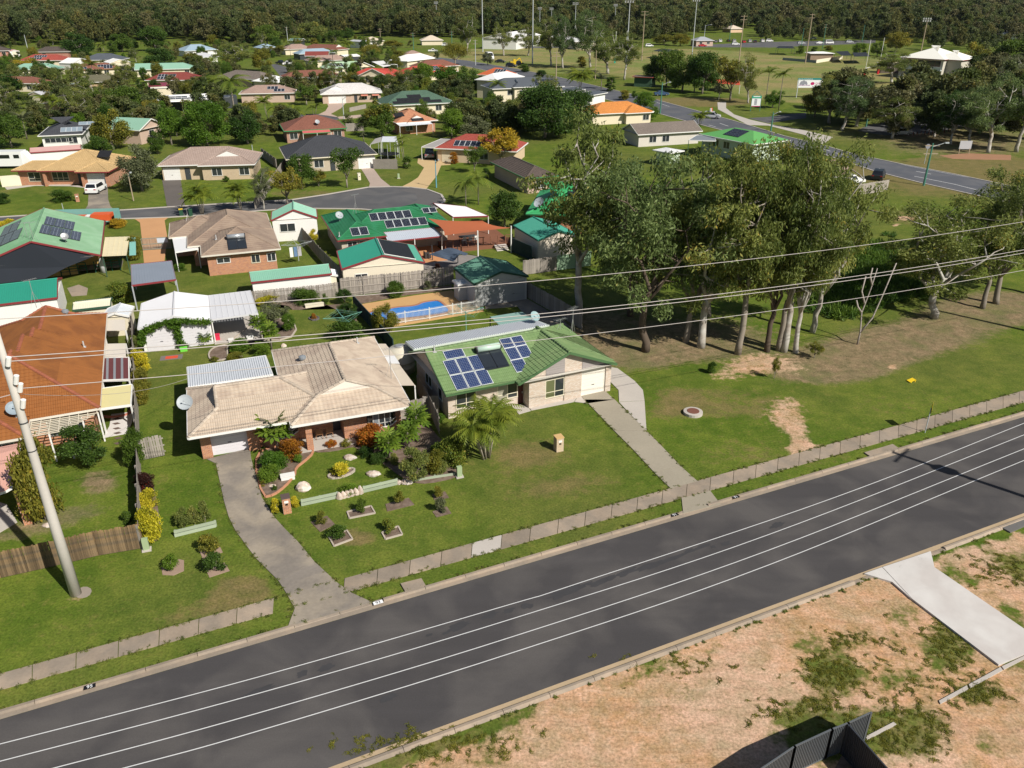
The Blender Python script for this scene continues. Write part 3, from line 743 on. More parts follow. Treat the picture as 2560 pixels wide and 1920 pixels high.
Rp=[U2(640,1110),U2(655,1215),U7(330,570),U7(390,660),U7(430,730),U7(530,840),U7(640,950),U7(785,1125),U7(975,1300),U7(1090,1385),(932,1507)]
rings=[[Lp[i],Lp[i+1],Rp[i+1],Rp[i]]for i in range(1,len(Lp)-1)]
merged=[[Lp[0],Lp[1],Rp[1],Rp[0]],[Lp[1],Lp[2],Rp[2],Rp[1]],[Lp[2],Lp[3],Lp[4],Rp[4],Rp[3],Rp[2]],[Lp[4],Lp[5],Lp[6],Rp[6],Rp[5],Rp[4]],[Lp[6],Lp[7],Rp[7],Rp[6]],[Lp[7],Lp[8],Lp[9],Rp[9],Rp[8],Rp[7]],[Lp[9],Lp[10],Rp[10],Rp[9]]]
paved('driveway','long curved grey concrete driveway up to the beige tiled house',merged,CONC_DRV)
Lq=[U3(1690,778),U3(1750,865),V4(75,0),V4(330,270),V4(500,440),V4(680,635),V4(820,772)]
Rq=[U3(1885,728),U3(1960,800),V4(335,0),V4(610,270),V4(715,375),V4(905,575),V4(1050,705)]
paved('driveway','straight tan concrete driveway up to the green tiled house',[[Lq[i],Lq[i+1],Rq[i+1],Rq[i]]for i in range(6)]+[[V4(910,852),V4(925,985),V4(1250,905),V4(1160,787)]],M('tan_concrete',(.30,.265,.205),.9,.25,.3,6,bump=.1,rnd=.1))
paved('path','newer pale concrete path beside the green tiled house garage',[[U4(85,1100),U4(150,1110),U4(300,1220),U4(372,1300),U4(385,1390),U4(165,1400),U4(160,1300),U4(85,1225)],[U4(385,1393),U4(402,1655),U4(280,1530),U4(165,1404)]],CONC_NEW,.045)
paved('path','concrete path along the front wall of the green tiled house',[[U3(1085,862),U3(1165,955),U3(1270,925),U3(1235,880)],[U3(1240,880),U3(1272,922),U3(1640,848),U3(1690,780)],[U3(1644,847),U3(1748,860),U3(1692,782)]],CONC_NEW,.04)
paved('driveway','fresh white concrete driveway slab on the bare building lot',[[U8(640,367),U8(760,325),U8(960,540),U8(830,425)],[U8(762,324),U8(1085,217),U8(1110,325),U8(1713,740),U8(1720,905),U8(1540,980),U8(962,540)]],CONC_FRESH,.12)
paved('footing','broken concrete strip footing across the building lot',[[U8(1560,985),U8(1740,900),U8(1740,920),U8(1575,1005)],[U8(1340,1105),U8(1555,988),U8(1570,1008),U8(1350,1130)],[U8(1140,1215),U8(1330,1110),U8(1340,1135),U8(1150,1235)],[U8(650,1455),U8(840,1355),U8(860,1372),U8(660,1475)]],CONC_NEW,.06)
far=[(-120,550),(0,543),(185,531.6),(315,525),(420,518),(550,510),(640,505),(727,500),(814,487),(920,468.5),(981,467),(1025,468.5),(1068,474),(1103,487),(1112,502),(1095,520),(1040,530)]
near=[(-120,562),(0,557),(318,547),(418,544),(550,536),(640,528),(738,521),(900,523),(980,530)]
cds=sheet('side_street',near+far[::-1],.006,ASPH2,'grey asphalt cul-de-sac street behind the houses')
def kerbline(pts,par,w=.35,h=.1,mat=None):
 mb=MB();W=[P(p)for p in pts]
 for a,b in zip(W,W[1:]):mb.bar(a+Vector((0,0,h/2-.01)),b+Vector((0,0,h/2-.01)),w,h)
 o=mb.build('kerb',mat or CONC_NEW,par)
 return o
kerbline(far,cds);kerbline(near[1:],cds)
sheet('turning_patch',[T6(1310,530),T6(1400,480),T6(1380,430),T6(1230,400),T6(1330,385),T6(1480,400),T6(1590,440),T6(1610,490),T6(1520,530)],.010,M('old_asphalt',(.105,.10,.10),.95,.2),None,cds)
def smooth_open(p,it=2):
 for _ in range(it):p=[p[0]]+[q for a,b in zip(p,p[1:])for q in((a[0]*.75+b[0]*.25,a[1]*.75+b[1]*.25),(a[0]*.25+b[0]*.75,a[1]*.25+b[1]*.75))]+[p[-1]]
 return p
def drive(label,pts,mat,th=.03,name='driveway'):
 w=[P(p)for p in pts];ar=sum(w[i].x*w[(i+1)%len(w)].y-w[(i+1)%len(w)].x*w[i].y for i in range(len(w)))
 if ar<0:w=w[::-1]
 mb=MB();mb.prism(w,-.02,th);return struct(name,mb,mat,label)
ODRV=M('orange_paving',(.50,.27,.13),.9,.15,.4,5);YDRV=M('exposed_aggregate',(.50,.36,.19),.9,.12,.5,9);DDRV=M('dark_driveway',(.115,.10,.09),.9,.3,.4,5)
drive('grey concrete driveway under the white parked car',[T5(770,345),T5(930,340),T5(935,480),T5(955,540),T5(1000,580),T5(715,597),T5(760,530),T5(765,440)],CONC_DRV)
drive('dark stained driveway of the grey tiled house with wheelie bins',[T5(1400,305),T5(1560,302),T5(1600,545),T5(1445,555)],DDRV)
drive('orange paved driveway inside the slatted gate',[T5(1165,650),T5(1460,632),T5(1422,660),T5(1445,800),T5(1420,1030),T5(1245,1035),T5(1225,810),T5(1210,680)],ODRV)
drive('pinkish concrete driveway of the charcoal roofed house',[T6(905,212),T6(1010,205),T6(1080,300),T6(1165,368),T6(975,377),T6(985,340),T6(935,255)],M('pinkish_concrete',(.38,.30,.25),.9,.15))
drive('wide yellow aggregate driveway of the red roofed house',[T6(1400,122),T6(1690,145),T6(1680,180),T6(1600,185),T6(1565,270),T6(1470,390),T6(1262,368),T6(1330,335),T6(1400,290),T6(1452,205),T6(1395,165)],YDRV)
drive('pinkish driveway of the white tiled house',[T2(615,893),T2(772,893),T2(735,935),T2(645,985),T2(720,1015),T2(620,1000),T2(540,990),T2(600,960),T2(625,920)],M('pink_paving',(.44,.33,.27),.9,.12))
drive('grey strip of street beyond the brown roofed house',[T2(120,1000),T2(560,985),T2(690,1005),T2(720,1030),T2(640,1050),T2(130,1060)],ASPH2,.008,'side_street')
drive('concrete path curving beside the far street',[T2(700,1010),T2(900,992),T2(950,1000),T2(960,1015),T2(720,1030)],M('pink_paving'),.03,'path')
drive('narrow lane between far houses',[T2(130,560),T2(170,552),T2(300,590),T2(250,640),T2(215,665)],ASPH2,.008,'side_street')
MRN=[(1050,148),(1170,167),(1290,192),(1400,218),(1520,250),(1590,268),(1700,299),(1790,322),(1880,346),(1990,372),(2059,386),(2192,430),(2300,457),(2420,484),(2560,516),(2760,560)]
MRF=[(1050,139),(1170,152),(1290,172),(1400,194),(1520,222),(1639,249),(1679,260),(1772,285),(1830,301),(1888,318),(1960,340),(2056,363),(2137,386),(2261,412),(2383,435),(2478,455),(2600,482),(2760,516)]
mroad=sheet('main_road',MRN+MRF[::-1],.006,asphalt('blue_asphalt',(.085,.09,.105),(.11,.112,.122)),'blue grey main road curving past the sports field')
kerbline(MRN,mroad,.3);kerbline(MRF,mroad,.3)
def strip(pts,par,w,mat,dash=None,z=.013):
 mb=MB();W=[P(p,z)for p in pts];run=0
 for a,b in zip(W,W[1:]):
  L=(b-a).length;u=(b-a)/L;n=Vector((-u.y,u.x,0))*w/2;t=0
  while t<L:
   e=min(L,t+(dash[0]if dash else L));mb.poly([a+u*t-n,a+u*e-n,a+u*e+n,a+u*t+n]);t=e+(dash[1]if dash else 0)
 return mb.build('line_marking',mat,par)
mid_=[((a[0]+b[0])/2,(a[1]+b[1])/2)for a,b in zip(MRN[9:],MRF[10:])]
strip([T8(1280,235),T8(1410,260)],mroad,.18,LINE);strip([T8(1265,278),T8(1600,345),T8(1800,395)],mroad,.18,LINE);strip([T8(980,135),T8(1180,182),T8(1570,258),T8(1930,325)],mroad,.15,LINE);strip([T8(470,40),T8(580,75),T8(960,165)],mroad,.2,LINE,(3,4));strip([T8(960,210),T8(990,218)],mroad,.2,LINE)
strip([T3(1700,1080),T3(1760,1095)],mroad,.2,LINE);strip([T3(1795,1065),T3(1870,1090)],mroad,.2,LINE);strip([T3(1250,885),T3(1360,920)],mroad,.18,LINE)
drive('pale shared path running beside the main road',[T3(1775,885),T3(1850,880),T3(1850,935),T3(1920,990),T3(2060,1035),T3(2212,1070),T4(330,1130),T4(560,1185),T4(480,1244),T4(400,1244),T4(330,1170),T4(0,1085),T3(2040,1080),T3(1960,1040),T3(1780,945)],CONC_NEW,.03,'path')
drive('asphalt car park among the trees beside the sports field',[T4(0,1010),T4(170,985),T4(330,975),T4(330,1020),T4(200,1035),T4(0,1065),T3(2040,1020)],ASPH2,.012,'car_park')
drive('asphalt car park behind the park trees',[T4(770,1130),T4(860,1080),T4(1300,1010),T4(1640,1010),T4(1700,1090),T4(1400,1150),T4(1000,1170)],ASPH2,.012,'car_park')
drive('grey car park along the far side of the sports field',[T3(1560,392),T3(2212,362),T4(930,345),T4(930,372),T4(0,412),T3(2212,410),T3(1560,408)],ASPH2,.012,'car_park')
drive('grey car park beside the white far buildings',[T2(2180,400),T3(600,400),T3(600,412),T2(2180,418)],ASPH2,.012,'car_park')
drive('orange gravel patch under the dark park trees',[T8(1480,100),T8(1720,80),T8(2100,95),T8(2100,140),T8(1600,130)],M('orange_gravel',(.3,.16,.09),.95,.2),.012,'path')
#  the two houses facing the road
R_=math.radians
BEIGE=M('beige_roof_tile',(.47,.385,.30),.85,.22,.5,7,rnd=.12,col2=(.38,.30,.235))
BEIGE_CAP=M('beige_ridge_cap',(.43,.36,.29),.85,.25,1.5,7,rnd=.3)
GREEN=M('green_roof_tile',(.15,.235,.095),.8,.22,.5,7,rnd=.12,col2=(.19,.27,.115))
GREEN_CAP=M('green_ridge_cap',(.155,.23,.10),.8,.25,1.5,7,rnd=.3)
RUST=M('rust_roof_tile',(.265,.098,.026),.85,.3,.35,6,rnd=.14,col2=(.20,.072,.021))
RUST_CAP=M('rust_ridge_cap',(.30,.10,.055),.85,.25,1.5,7,rnd=.25)
ZINC=M('galvanised_sheet',(.50,.53,.56),.45,.25,.5,5,metal=.15)
PALEROOF=M('pale_roof_sheet',(.66,.66,.66),.5,.08,.3,3)
BEIGESHEET=M('beige_roof_sheet',(.55,.48,.39),.6,.1)
h1=House('beige tiled roof house with orange brick walls and a big dish on its left edge',U2(105,1020),R_(20.3),[Block(0,10.6,0,7.9,'x','d','h'),Block(6.75,15.35,-.75,13.0,'y','d','h')],BEIGE,BRICK,white,'tile',0,walls=[(.6,4.0,1.75,7.4),(.6,1.28,1.35,1.85,2.5),(3.75,4.55,1.35,1.9,2.5),(4.0,8.2,1.75,7.4),(7.3,14.8,2.2,12.5),(10.5,12.2,.55,2.3,2.5),(12.15,14.8,.75,2.3,2.5),(7.7,8.15,-.1,.35,2.5)],ridge=BEIGE_CAP,caps=True,tiles=300,tile_block=0,gable=M('gablet_cream',(.68,.62,.55),.6,.06))
h1 .garage(1.32,3.72,1.72,'f',M('white_roller_door',(.62,.60,.63),.5,.05))
h1 .door(9.9,10.45,2.18,'f',dgrey);h1 .win(8.3,9.5,.9,2.1,2.18,'f',2)
def bay(H,x0,x1,y,d,z0=.75,z1=2.3,cz=1.15,wall=None,gm=None):
 """three sided bay window on a low brick plinth"""
 a=[(x0,y),(x0+d*.9,y-d),(x1-d*.9,y-d),(x1,y)]
 pb=MB();pb.prism([(x0-.04,y+.1)]+[(p[0],p[1]-.03)for p in a]+[(x1+.04,y+.1)],0,z0);pb.build('plinth',wall or BRICK,H.root)
 w=MB();fr=lambda p,q,t=.07:w.bar(p,q,t)
 V=lambda p,z:Vector((p[0],p[1],z))
 for i in range(3):
  p,q=a[i],a[i+1];n=3 if i==1 else 1
  fr(V(p,z1),V(q,z1));fr(V(p,z0+.04),V(q,z0+.04));fr(V(p,cz),V(q,cz),.045)
  for k in range(n+1):c=(p[0]+(q[0]-p[0])*k/n,p[1]+(q[1]-p[1])*k/n);fr(V(c,z0),V(c,z1),.08 if k in(0,n)else.05)
 wo_=w.build('bay_window',white,H.root)
 for i in range(3):
  p,q=a[i],a[i+1];n=3 if i==1 else 1
  for k in range(n):
   c0=Vector((p[0]+(q[0]-p[0])*k/n,p[1]+(q[1]-p[1])*k/n,0));c1=Vector((p[0]+(q[0]-p[0])*(k+1)/n,p[1]+(q[1]-p[1])*(k+1)/n,0))
   g=MB();up=Vector((0,0,1));g.poly([c0+up*z0,c1+up*z0,c1+up*z1,c0+up*z1]);g.build('pane',gm if gm and k==0 and i==1 else glass,wo_)
 tb=MB();tb.prism([(x0-.05,y+.1)]+a+[(x1+.05,y+.1)],z1+.03,2.52);tb.build('bay_head',white,H.root)
bay(h1,4.75,7.35,1.8,.75,wall=BRICK)
bay(h1,12.05,14.45,.8,.62,gm=M('curtained_pane',(.2,.22,.24),.2,.2),wall=BRICK)
pb=MB();pb.box(7.0,-.3,-.02,11.2,2.3,.09);pb.build('porch_floor',CONC_NEW,h1 .root)
h1 .slabroof([(0,12.1,2.62),(0.1,8.0,2.72),(6.35,8.1,2.72),(6.15,12.3,2.62)],.05,ZINC,white,[(0,0),(.98,.02),(0,.55)],'patio_roof',None,world=False)
mb=MB()
for i in range(36):x=.08+i*6.15/36;mb.bar((x,12.05,2.64),(x+.06,8.02,2.745),.075,.09)
mb.build('roof_rib',M('white_sheet',(.62,.64,.68),.4,.05),h1 .root)
h1 .slabroof([(15.45,3.6,2.3),(16.6,3.4,2.2),(16.35,7.6,2.2),(15.4,7.8,2.3)],.05,BEIGESHEET,None,[(1,0),(1,1)],'side_awning',None,world=False)
h1 .slabroof([(15.42,7.85,2.36),(16.4,7.65,2.26),(16.35,9.4,2.26),(15.4,9.5,2.36)],.05,PALEROOF,None,[],'side_awning',None,world=False)
h1 .slabroof([(15.4,9.55,2.3),(16.4,9.45,2.2),(16.2,12.2,2.2),(15.3,12.3,2.3)],.05,BEIGESHEET,None,[(1,1)],'side_awning',None,world=False)
dish(h1 .root,(-.05,4.1,2.55),.56,-.2)
vent(h1 .root,on_plane(h1,(1,'b'),4.6,2.2),'cowl');vent(h1 .root,on_plane(h1,(1,'f'),11.1,2.0))
antenna(h1 .root,on_plane(h1,(1,'f'),4.6,.5),2.6,0.1)
mb=MB()
for i in range(24):x=15.0+.05;mb.box(.05,1.4+i*.12,0,.09,1.4+i*.12+.1,1.75)
pal_m=mb
WOOD=M('varnished_timber',(.26,.13,.06),.6,.2,2,10)
def folding_chair(p,rz,label,mat=WOOD):
 c=thing('chair',label,'chair',p,rz,'chairs on the porch')
 s=MB();[s.box(-.24,-.2+i*.09,.42,.24,-.13+i*.09,.445)for i in range(5)];s.build('seat',mat,c)
 b=MB();[b.bar((-.24,.2+i*.03,.55+i*.11),(.24,.2+i*.03,.55+i*.11),.02,.08)for i in range(4)];b.build('backrest',mat,c)
 for x in(-.24,.24):
  l=MB();l.bar((x,-.22,0),(x,.3,.95),.035);l.bar((x,.22,0),(x,-.2,.62),.035);l.bar((x,-.22,.62),(x,.18,.62),.03);l.build('leg',mat,c)
 return c
pw=h1 .l2w((8.75,1.35,.09));folding_chair(pw,h1 .ang+math.pi,'left folding timber chair on the brick house porch')
pw=h1 .l2w((9.5,1.35,.09));folding_chair(pw,h1 .ang+math.pi,'right folding timber chair beside the porch door')
h2=House('green tiled roof house with speckled white brick walls and blue solar panels',U3(555,785),R_(25),[Block(-.2,14.4,0,8.8,'x','g','h'),Block(5.6,14.4,-.6,5.2,'y','g','n')],GREEN,WBRICK,M('green_trim',(.07,.14,.06),.5,.1),'tile',0,walls=[(.3,13.9,.95,8.3),(6.7,8.15,-.15,1.5,2.56),(9.85,11.4,-.19,2.0,2.55),(13.7,14.2,-.15,1.6,2.45),(8.05,9.9,-.1,1.6,.55),(11.3,13.8,.0,1.6,2.5),(8.0,9.95,-.08,1.6,2.54)],ridge=GREEN_CAP,caps=True,tiles=300,tile_block=0)
GREYP=M('grey_gable_panel',(.30,.27,.26),.7,.08,pat='weather',p=(.2,))
mb=MB();mb.poly([(8.15,-.18,2.2),(9.83,-.18,2.2),(9.83,-.18,4.25),(8.15,-.18,3.52)]);mb.build('gable_panel',GREYP,h2 .root);mb=MB();mb.poly([(11.42,-.18,2.45),(13.7,-.18,2.45),(13.7,-.18,2.72),(11.42,-.18,3.68)]);mb.build('gable_panel',GREYP,h2 .root)
h2 .garage(11.55,13.6,.0,'f',M('ivory_roller_door',(.72,.68,.60),.5,.04),2.35)
cur=M('teal_curtain',(.06,.22,.25),.3,.3,4);h2 .win(8.2,9.78,.6,2.1,-.1,'f',2,1.05,creamp,curtain=M('flyscreen_pane',(.12,.13,.06),.5,.2))
h2 .win(4.5,6.15,.75,2.0,.95,'f',2,1.1,creamp,curtain=M('blind_pane',(.32,.30,.24),.5,.1));h2 .win(1.0,2.6,.75,2.0,.95,'f',2,1.1,creamp)
h2 .door(6.25,6.68,.94,'f',M('maroon_door',(.09,.03,.025),.5),2.1)
h2 .win(2.2,3.0,1.0,1.9,.3,'l',1);h2 .win(4.6,6.0,1.0,1.9,.3,'l',2)
BLUEPV=(PVF,CELL_BLUE)
panels(h2,(0,'f'),.95,.18,3,2,.98,1.55,.05,BLUEPV);panels(h2,(0,'f'),1.3,3.42,1,1,1.62,.92,.04,BLUEPV)
panels(h2,(0,'f'),6.25,3.45,2,1,.98,1.1,.04,BLUEPV);panels(h2,(0,'f'),6.25,2.1,2,1,.98,1.32,.04,BLUEPV);panels(h2,(0,'f'),6.2,.75,1,1,1.1,1.32,.04,BLUEPV)
def water_heater(H,key,u,v,w=2.1,tank=None,coll=2):
 pl=H.pl[key];T=Matrix.Translation(pl['o']+pl['u']*u+pl['v']*v)@Matrix((pl['u'],pl['v'],pl['n'])).transposed().to_4x4()
 b=MB();b.box(.0,0,.06,w,1.9,.09)
 o=link('solar_water_heater',b.mesh('solar_water_heater',M('heater_frame',(.04,.04,.045),.4)),H.root,T)
 for i in range(coll):
  c=MB();c.box(i*w/coll+.03,.02,.09,(i+1)*w/coll-.03,1.88,.15);c.build('collector',M('collector_glass',(.022,.027,.034),.15,.2,.8,4,spec=.6),o)
 t=MB();t.tube([(.08,2.12,.32),(w-.08,2.12,.32)],.27,18);t.build('tank',tank or M('pale_green_tank',(.42,.55,.47),.35,.05),o,True)
 e=MB();e.tube([(-.02,2.12,.32),(.08,2.12,.32)],.285,18);e.tube([(w-.08,2.12,.32),(w+.02,2.12,.32)],.285,18);e.build('tank_end',M('dark_plastic',(.025,.025,.03),.5),o)
 return o
hw=water_heater(h2,(0,'f'),3.85,1.55)
h2 .slabroof([(.2,10.75,2.72),(.15,8.4,2.95),(12.9,8.4,2.95),(12.6,10.5,2.72)],.05,ZINC,M('pale_trim',(.5,.55,.5)),[(0,0),(0,.5),(0,1)],'patio_roof',None,world=False)
mb=MB()
for i in range(66):x=.25+i*12.4/66;mb.bar((x,10.72,2.745),(x+.05,8.42,2.975),.09,.11)
mb.build('roof_rib',M('white_sheet',(.62,.64,.68),.4,.05),h2 .root)
vent(h2 .root,on_plane(h2,(0,'f'),.7,4.5));antenna(h2 .root,(14.2,6.5,2.6),2.4,0.6)
dish(h2 .root,(12.0,9.6,2.75),.48,.3,mat=M('teal_dish',(.25,.36,.38),.5))
antenna(h2 .root,(12.8,6.2,3.3),1.0,.2)
pw=h2 .l2w((-.2,11.0,0));tk=thing('water_tank','cream round rainwater tank at the back corner of the green tiled house','water tank',pw)
mb=MB();mb.lathe((0,0,0),[(1.15,0),(1.15,.5),(1.18,.52),(1.15,.54),(1.15,1.0),(1.18,1.02),(1.15,1.04),(1.15,1.95),(.9,2.15),(.3,2.3),(.28,2.36),(.01,2.37)],20);mb.build('shell',M('cream_tank',(.56,.52,.42),.5,.1),tk,True)
mb=MB();mb.tube([(.3,.2,2.3),(.9,.5,2.6),(1.3,.2,2.6)],.05,6);mb.lathe((-.1,-.1,2.28),[(.35,0),(.35,.1),(.3,.14),(.01,.15)],10);mb.build('inlet',alu,tk)
#  rust tiled house on the left
h0=House('rust orange tiled roof house at the left edge behind the concrete pole',W3(1720,130),R_(23),[Block(-8.8,0,12.2,20.4,'y','n','d',2.6,.5),Block(-9.6,0.0,10.2,12.2,'y','n','n',2.6,.5),Block(-10.6,0,6.6,10.2,'y','n','n',2.6,.5),Block(-11.4,0,-.1,6.6,'y','h','n',2.6,.5),Block(-13.5,-4.5,-2.8,5.5,'y','h','h',2.6,.5)],RUST,BRICK,M('cream_trim',(.62,.58,.5),.5),'tile',0,ridge=RUST_CAP,caps=True,tiles=300,tile_block=3)
h0 .win(-3.6,-1.4,.8,2.1,.45,'f',3);h0 .win(-7.5,-5.4,.8,2.1,-2.25,'f',3)
vent(h0 .root,on_plane(h0,(0,'f'),5.4,3.3),'cowl');vent(h0 .root,on_plane(h0,(2,'f'),4.2,1.5))
dish(h0 .root,(-5.2,-.3,3.0),.5,.3,mat=M('blue_grey_dish',(.22,.27,.31),.5))
antenna(h0 .root,(-5.2,18.6,4.6),2.6,.5)
CREAMT=M('cream_timber',(.60,.54,.43),.7,.12)
mb=MB();mc=MB()
pg=[(-.1,-.3,2.35),(-2.1,-2.2,2.3),(-4.4,-2.2,2.3),(-4.4,-.25,2.4)]
for i in range(9):
 t=i/8.0;a=Vector(pg[3]).lerp(Vector(pg[2]),t);b=Vector(pg[0]).lerp(Vector(pg[1]),t);m_=Vector((-2.1,a.y,a.z))
 mb.bar(a,b,.05,.05)
for i in range(8):x=-4.4+i*.6;mb.bar((x,-.2,2.42),(x,-.2-2.0*min(1,max(.1,(-x)/2.1)),2.34),.05,.06)
pgo=mb.build('pergola',CREAMT,h0 .root)
for p in[(-.15,-.35),(-2.1,-2.15),(-3.2,-2.15),(-1.1,-1.2)]:q=MB();q.bar((p[0],p[1],0),(p[0],p[1],2.3),.1);q.build('post',white,h0 .root)
cp=thing('carport','pink sheet roofed carport with orange brick piers at the left frame edge','carport',P(W3(0,1100),2.5).xy.to_3d(),R_(23))
PINK=M('pink_roof_sheet',(.62,.34,.27),.55,.08,pat='rib',p=(.19,),bump=.5)
pc=[P(W3(480,720),2.55),P(W3(340,1490),2.5),P(W3(90,1585),2.5),P(W3(-600,1800),2.5),P(W3(-600,1000),2.6)]
inv=MW[cp.name].inverted();q5=[inv@v for v in pc]
mid_pt=inv@P(W3(340,835),2.95);mid2=inv@P(W3(335,1440),2.62)
mb=MB();mb.slab([mid_pt,inv@P(W3(-600,1080),2.95),inv@P(W3(-600,1780),2.62),inv@P(W3(90,1560),2.62),mid2],.04);mb.slab([mid_pt,inv@P(W3(480,715),2.85),inv@P(W3(-600,930),2.85),inv@P(W3(-600,1080),2.95)][::-1],.04);mb.build('roof',PINK,cp)
mb=MB();mb.slab([inv@P(W3(480,715),2.85),mid_pt,mid2,inv@P(W3(378,1500),2.45)][::-1],.04);mb.build('side_sheet',M('pale_blue_sheet',(.52,.58,.66),.5),cp)
mb=MB();mb.bar(mid2,q5[2],.14,.16);mb.bar(inv@P(W3(378,1490),2.45),mid2,.12,.12);mb.bar(q5[2],q5[3],.14,.16);mb.build('gutter',white,cp)
b0=inv@P(U6(255,870),0)
mb=MB();mb.box(b0 .x-.28,b0 .y,0,b0 .x+.17,b0 .y+.45,2.4);mb.build('pier',BRICK,cp)
mb=MB();mb.prism([inv@P(p)for p in[U6(150,850),U6(0,940),(-250,1370),(-250,1180),U6(60,700)]][::-1],-.02,.05);mb.build('floor',CONC_NEW,cp)
mb=MB();mb.prism([h0 .l2w(q)for q in[(-.3,.2,0),(1.3,.2,0),(1.7,2.0,0),(1.8,3.8,0),(.2,4.0,0),(.1,2.0,0)]],-.02,.03)
mb.m and None
wp=struct('path',mb,M('white_paving',(.60,.57,.55),.85,.15),'white path with a row of dark diamond pavers beside the rust tiled house')
for i,pz in enumerate([(1010,1335),(1005,1378),(1010,1420),(1015,1460),(1020,1503),(1020,1548)]):
 c=P(U1(*pz),.036);mb=MB();mb.poly([c+Vector((-.34,0,0)),c+Vector((0,-.2,0)),c+Vector((.34,0,0)),c+Vector((0,.2,0))]);mb.build('paver',M('dark_paver',(.13,.09,.075),.9,.1),wp)
mb=MB()
for i in range(13):a=math.pi*i/12;c=P(U1(990,1290),.0);mb.bar(c+Vector((math.cos(a+3.3)*1.2,math.sin(a+3.3)*.7,.06)),c+Vector((math.cos(a+3.3+.26)*1.2,math.sin(a+3.3+.26)*.7,.06)),.2,.12)
tag(mb.build('garden_edging',M('salmon_edging',(.5,.18,.13),.8)),'salmon pink curved edging on the white side path','edging')
def shelter(label,pts,zs,mat,fascia=None,posts=((1,0),(1,1)),ribs=None,name='lean_to',cat='shelter',th=.05,postm=None,strips=None):
 W=[P(p,z)for p,z in zip(pts,zs)];r=thing(name,label,cat,((W[0].x+W[2].x)/2,(W[0].y+W[2].y)/2,0));o=r.location.copy()
 q=[v-o for v in W];mb=MB();mb.slab(q,th);n=0
 if ribs:
  n=max(2,int((q[1]-q[0]).length/ribs))
  for i in range(n+1):mb.bar(q[0].lerp(q[1],i/n)+Vector((0,0,.012)),q[3].lerp(q[2],i/n)+Vector((0,0,.012)),.05,.045)
 t=mb.build('roof',mat,r)
 if strips:
  for s0,s1,sm in strips:
   s=MB();s.slab([q[0].lerp(q[1],s0)+Vector((0,0,.025)),q[0].lerp(q[1],s1)+Vector((0,0,.025)),q[3].lerp(q[2],s1)+Vector((0,0,.025)),q[3].lerp(q[2],s0)+Vector((0,0,.025))],.02);s.build('roof_strip',sm,r)
 if fascia:
  fb=MB()
  for i in range(4):fb.bar(q[i]-Vector((0,0,.06)),q[(i+1)%4]-Vector((0,0,.06)),.08,.18)
  fb.build('trim',fascia,r)
 for i,k in posts:
  p=q[0].lerp(q[1],i).lerp(q[3].lerp(q[2],i),k);pb=MB();pb.bar((p.x,p.y,0),(p.x,p.y,p.z-th),.1);pb.build('post',postm or white,r)
 return r
MAROON=M('maroon_trim',(.22,.035,.04),.5,.1)
shelter('yellow translucent sheet lean-to beside the rust tiled house',[U1(865,1250),U1(1130,1215),U1(1140,1040),U1(875,1075)],(2.1,2.0,2.0,2.1),M('yellow_sheet',(.62,.55,.28),.6,.08),white,((0,0),(1,0),(1,1)))
shelter('maroon sheet lean-to with three grey skylight strips',[U1(880,1003),U1(1115,995),U1(1112,806),U1(885,812)],(2.2,2.1,2.1,2.2),M('maroon_sheet',(.13,.04,.04),.6,.15),white,((0,0),(1,0),(1,1)),strips=[(.15,.24,alu),(.42,.51,alu),(.70,.79,alu)])
shelter('cream flat lean-to roof above the maroon striped one',[U1(885,800),U1(1088,800),U1(1085,685),U1(888,690)],(2.2,2.2,2.2,2.2),M('cream_sheet',(.62,.56,.48),.6,.06),None,((1,0),(1,1)))
shelter('grey cream flat awning in front of the small silver shed',[U1(895,575),U1(1085,570),U1(1080,480),U1(895,482)],(2.2,2.2,2.2,2.2),M('cream_sheet'),None,((1,0),(0,0)))
#  sheds, carports, second row houses
TEAL=M('teal_roof_sheet',(.025,.235,.165),.5,.1,.3,3)
SAGE=M('sage_roof_sheet',(.20,.40,.30),.5,.12,.3,3)
MINT=M('mint_roof_sheet',(.135,.275,.15),.5,.2,.25,3,col2=(.175,.315,.19))
CREAMRIB=M('cream_ribbed_wall',(.70,.63,.50),.6,.06,pat='rib',p=(.22,),bump=.5)
WHITERIB=M('white_ribbed_wall',(.74,.72,.69),.6,.05,pat='rib',p=(.22,),bump=.4)
def shed(label,O,ang,w,d,axis,roof,wall,fascia,ze=2.4,p=.3,e=('g','g'),ov=.12,win=None,gar=None,door=None,lod=1,z0=None,style='rib',cat='shed'):
 H=House(label,O,R_(ang),[Block(0,w,0,d,axis,e[0],e[1],ze,p)],roof,wall,fascia,style,lod,ov=ov,name='shed',cat=cat,z0=ze if z0 is None else z0,group=None)
 gw=MB();b=H.blocks[0];bm=(b.b0+b.b1)/2
 for k in(0,1):
  if b.e[k]=='g':
   A=(b.a0+ov)if k==0 else(b.a1-ov);s=-.004 if k==0 else.004
   gw.poly([b.W(A+s,b.b0+ov,ze-.05),b.W(A+s,b.b1-ov,ze-.05),b.W(A+s,b.b1-ov,ze+ov*p-.02),b.W(A+s,bm,b.zr-.03),b.W(A+s,b.b0+ov,ze+ov*p-.02)])
 if gw.v:gw.build('gable_wall',wall,H.root)
 for q in(win or[]):H.win(*q)
 for q in(gar or[]):H.garage(*q)
 for q in(door or[]):H.door(*q)
 return H
s1=shed('long sage green roofed white shed with maroon trim behind the timber fence',V6(95,228),20,8.4,3.6,'x',SAGE,WHITERIB,MAROON,2.3,.28,lod=0)
s2=shed('cream garden shed with dark green roof and a black pool heating mat',T6(740,1080),15.4,9.1,6.9,'y',TEAL,CREAMRIB,MAROON,2.6,.26,win=[(1.4,2.7,1.0,1.8,.12,'f',2)],lod=0)
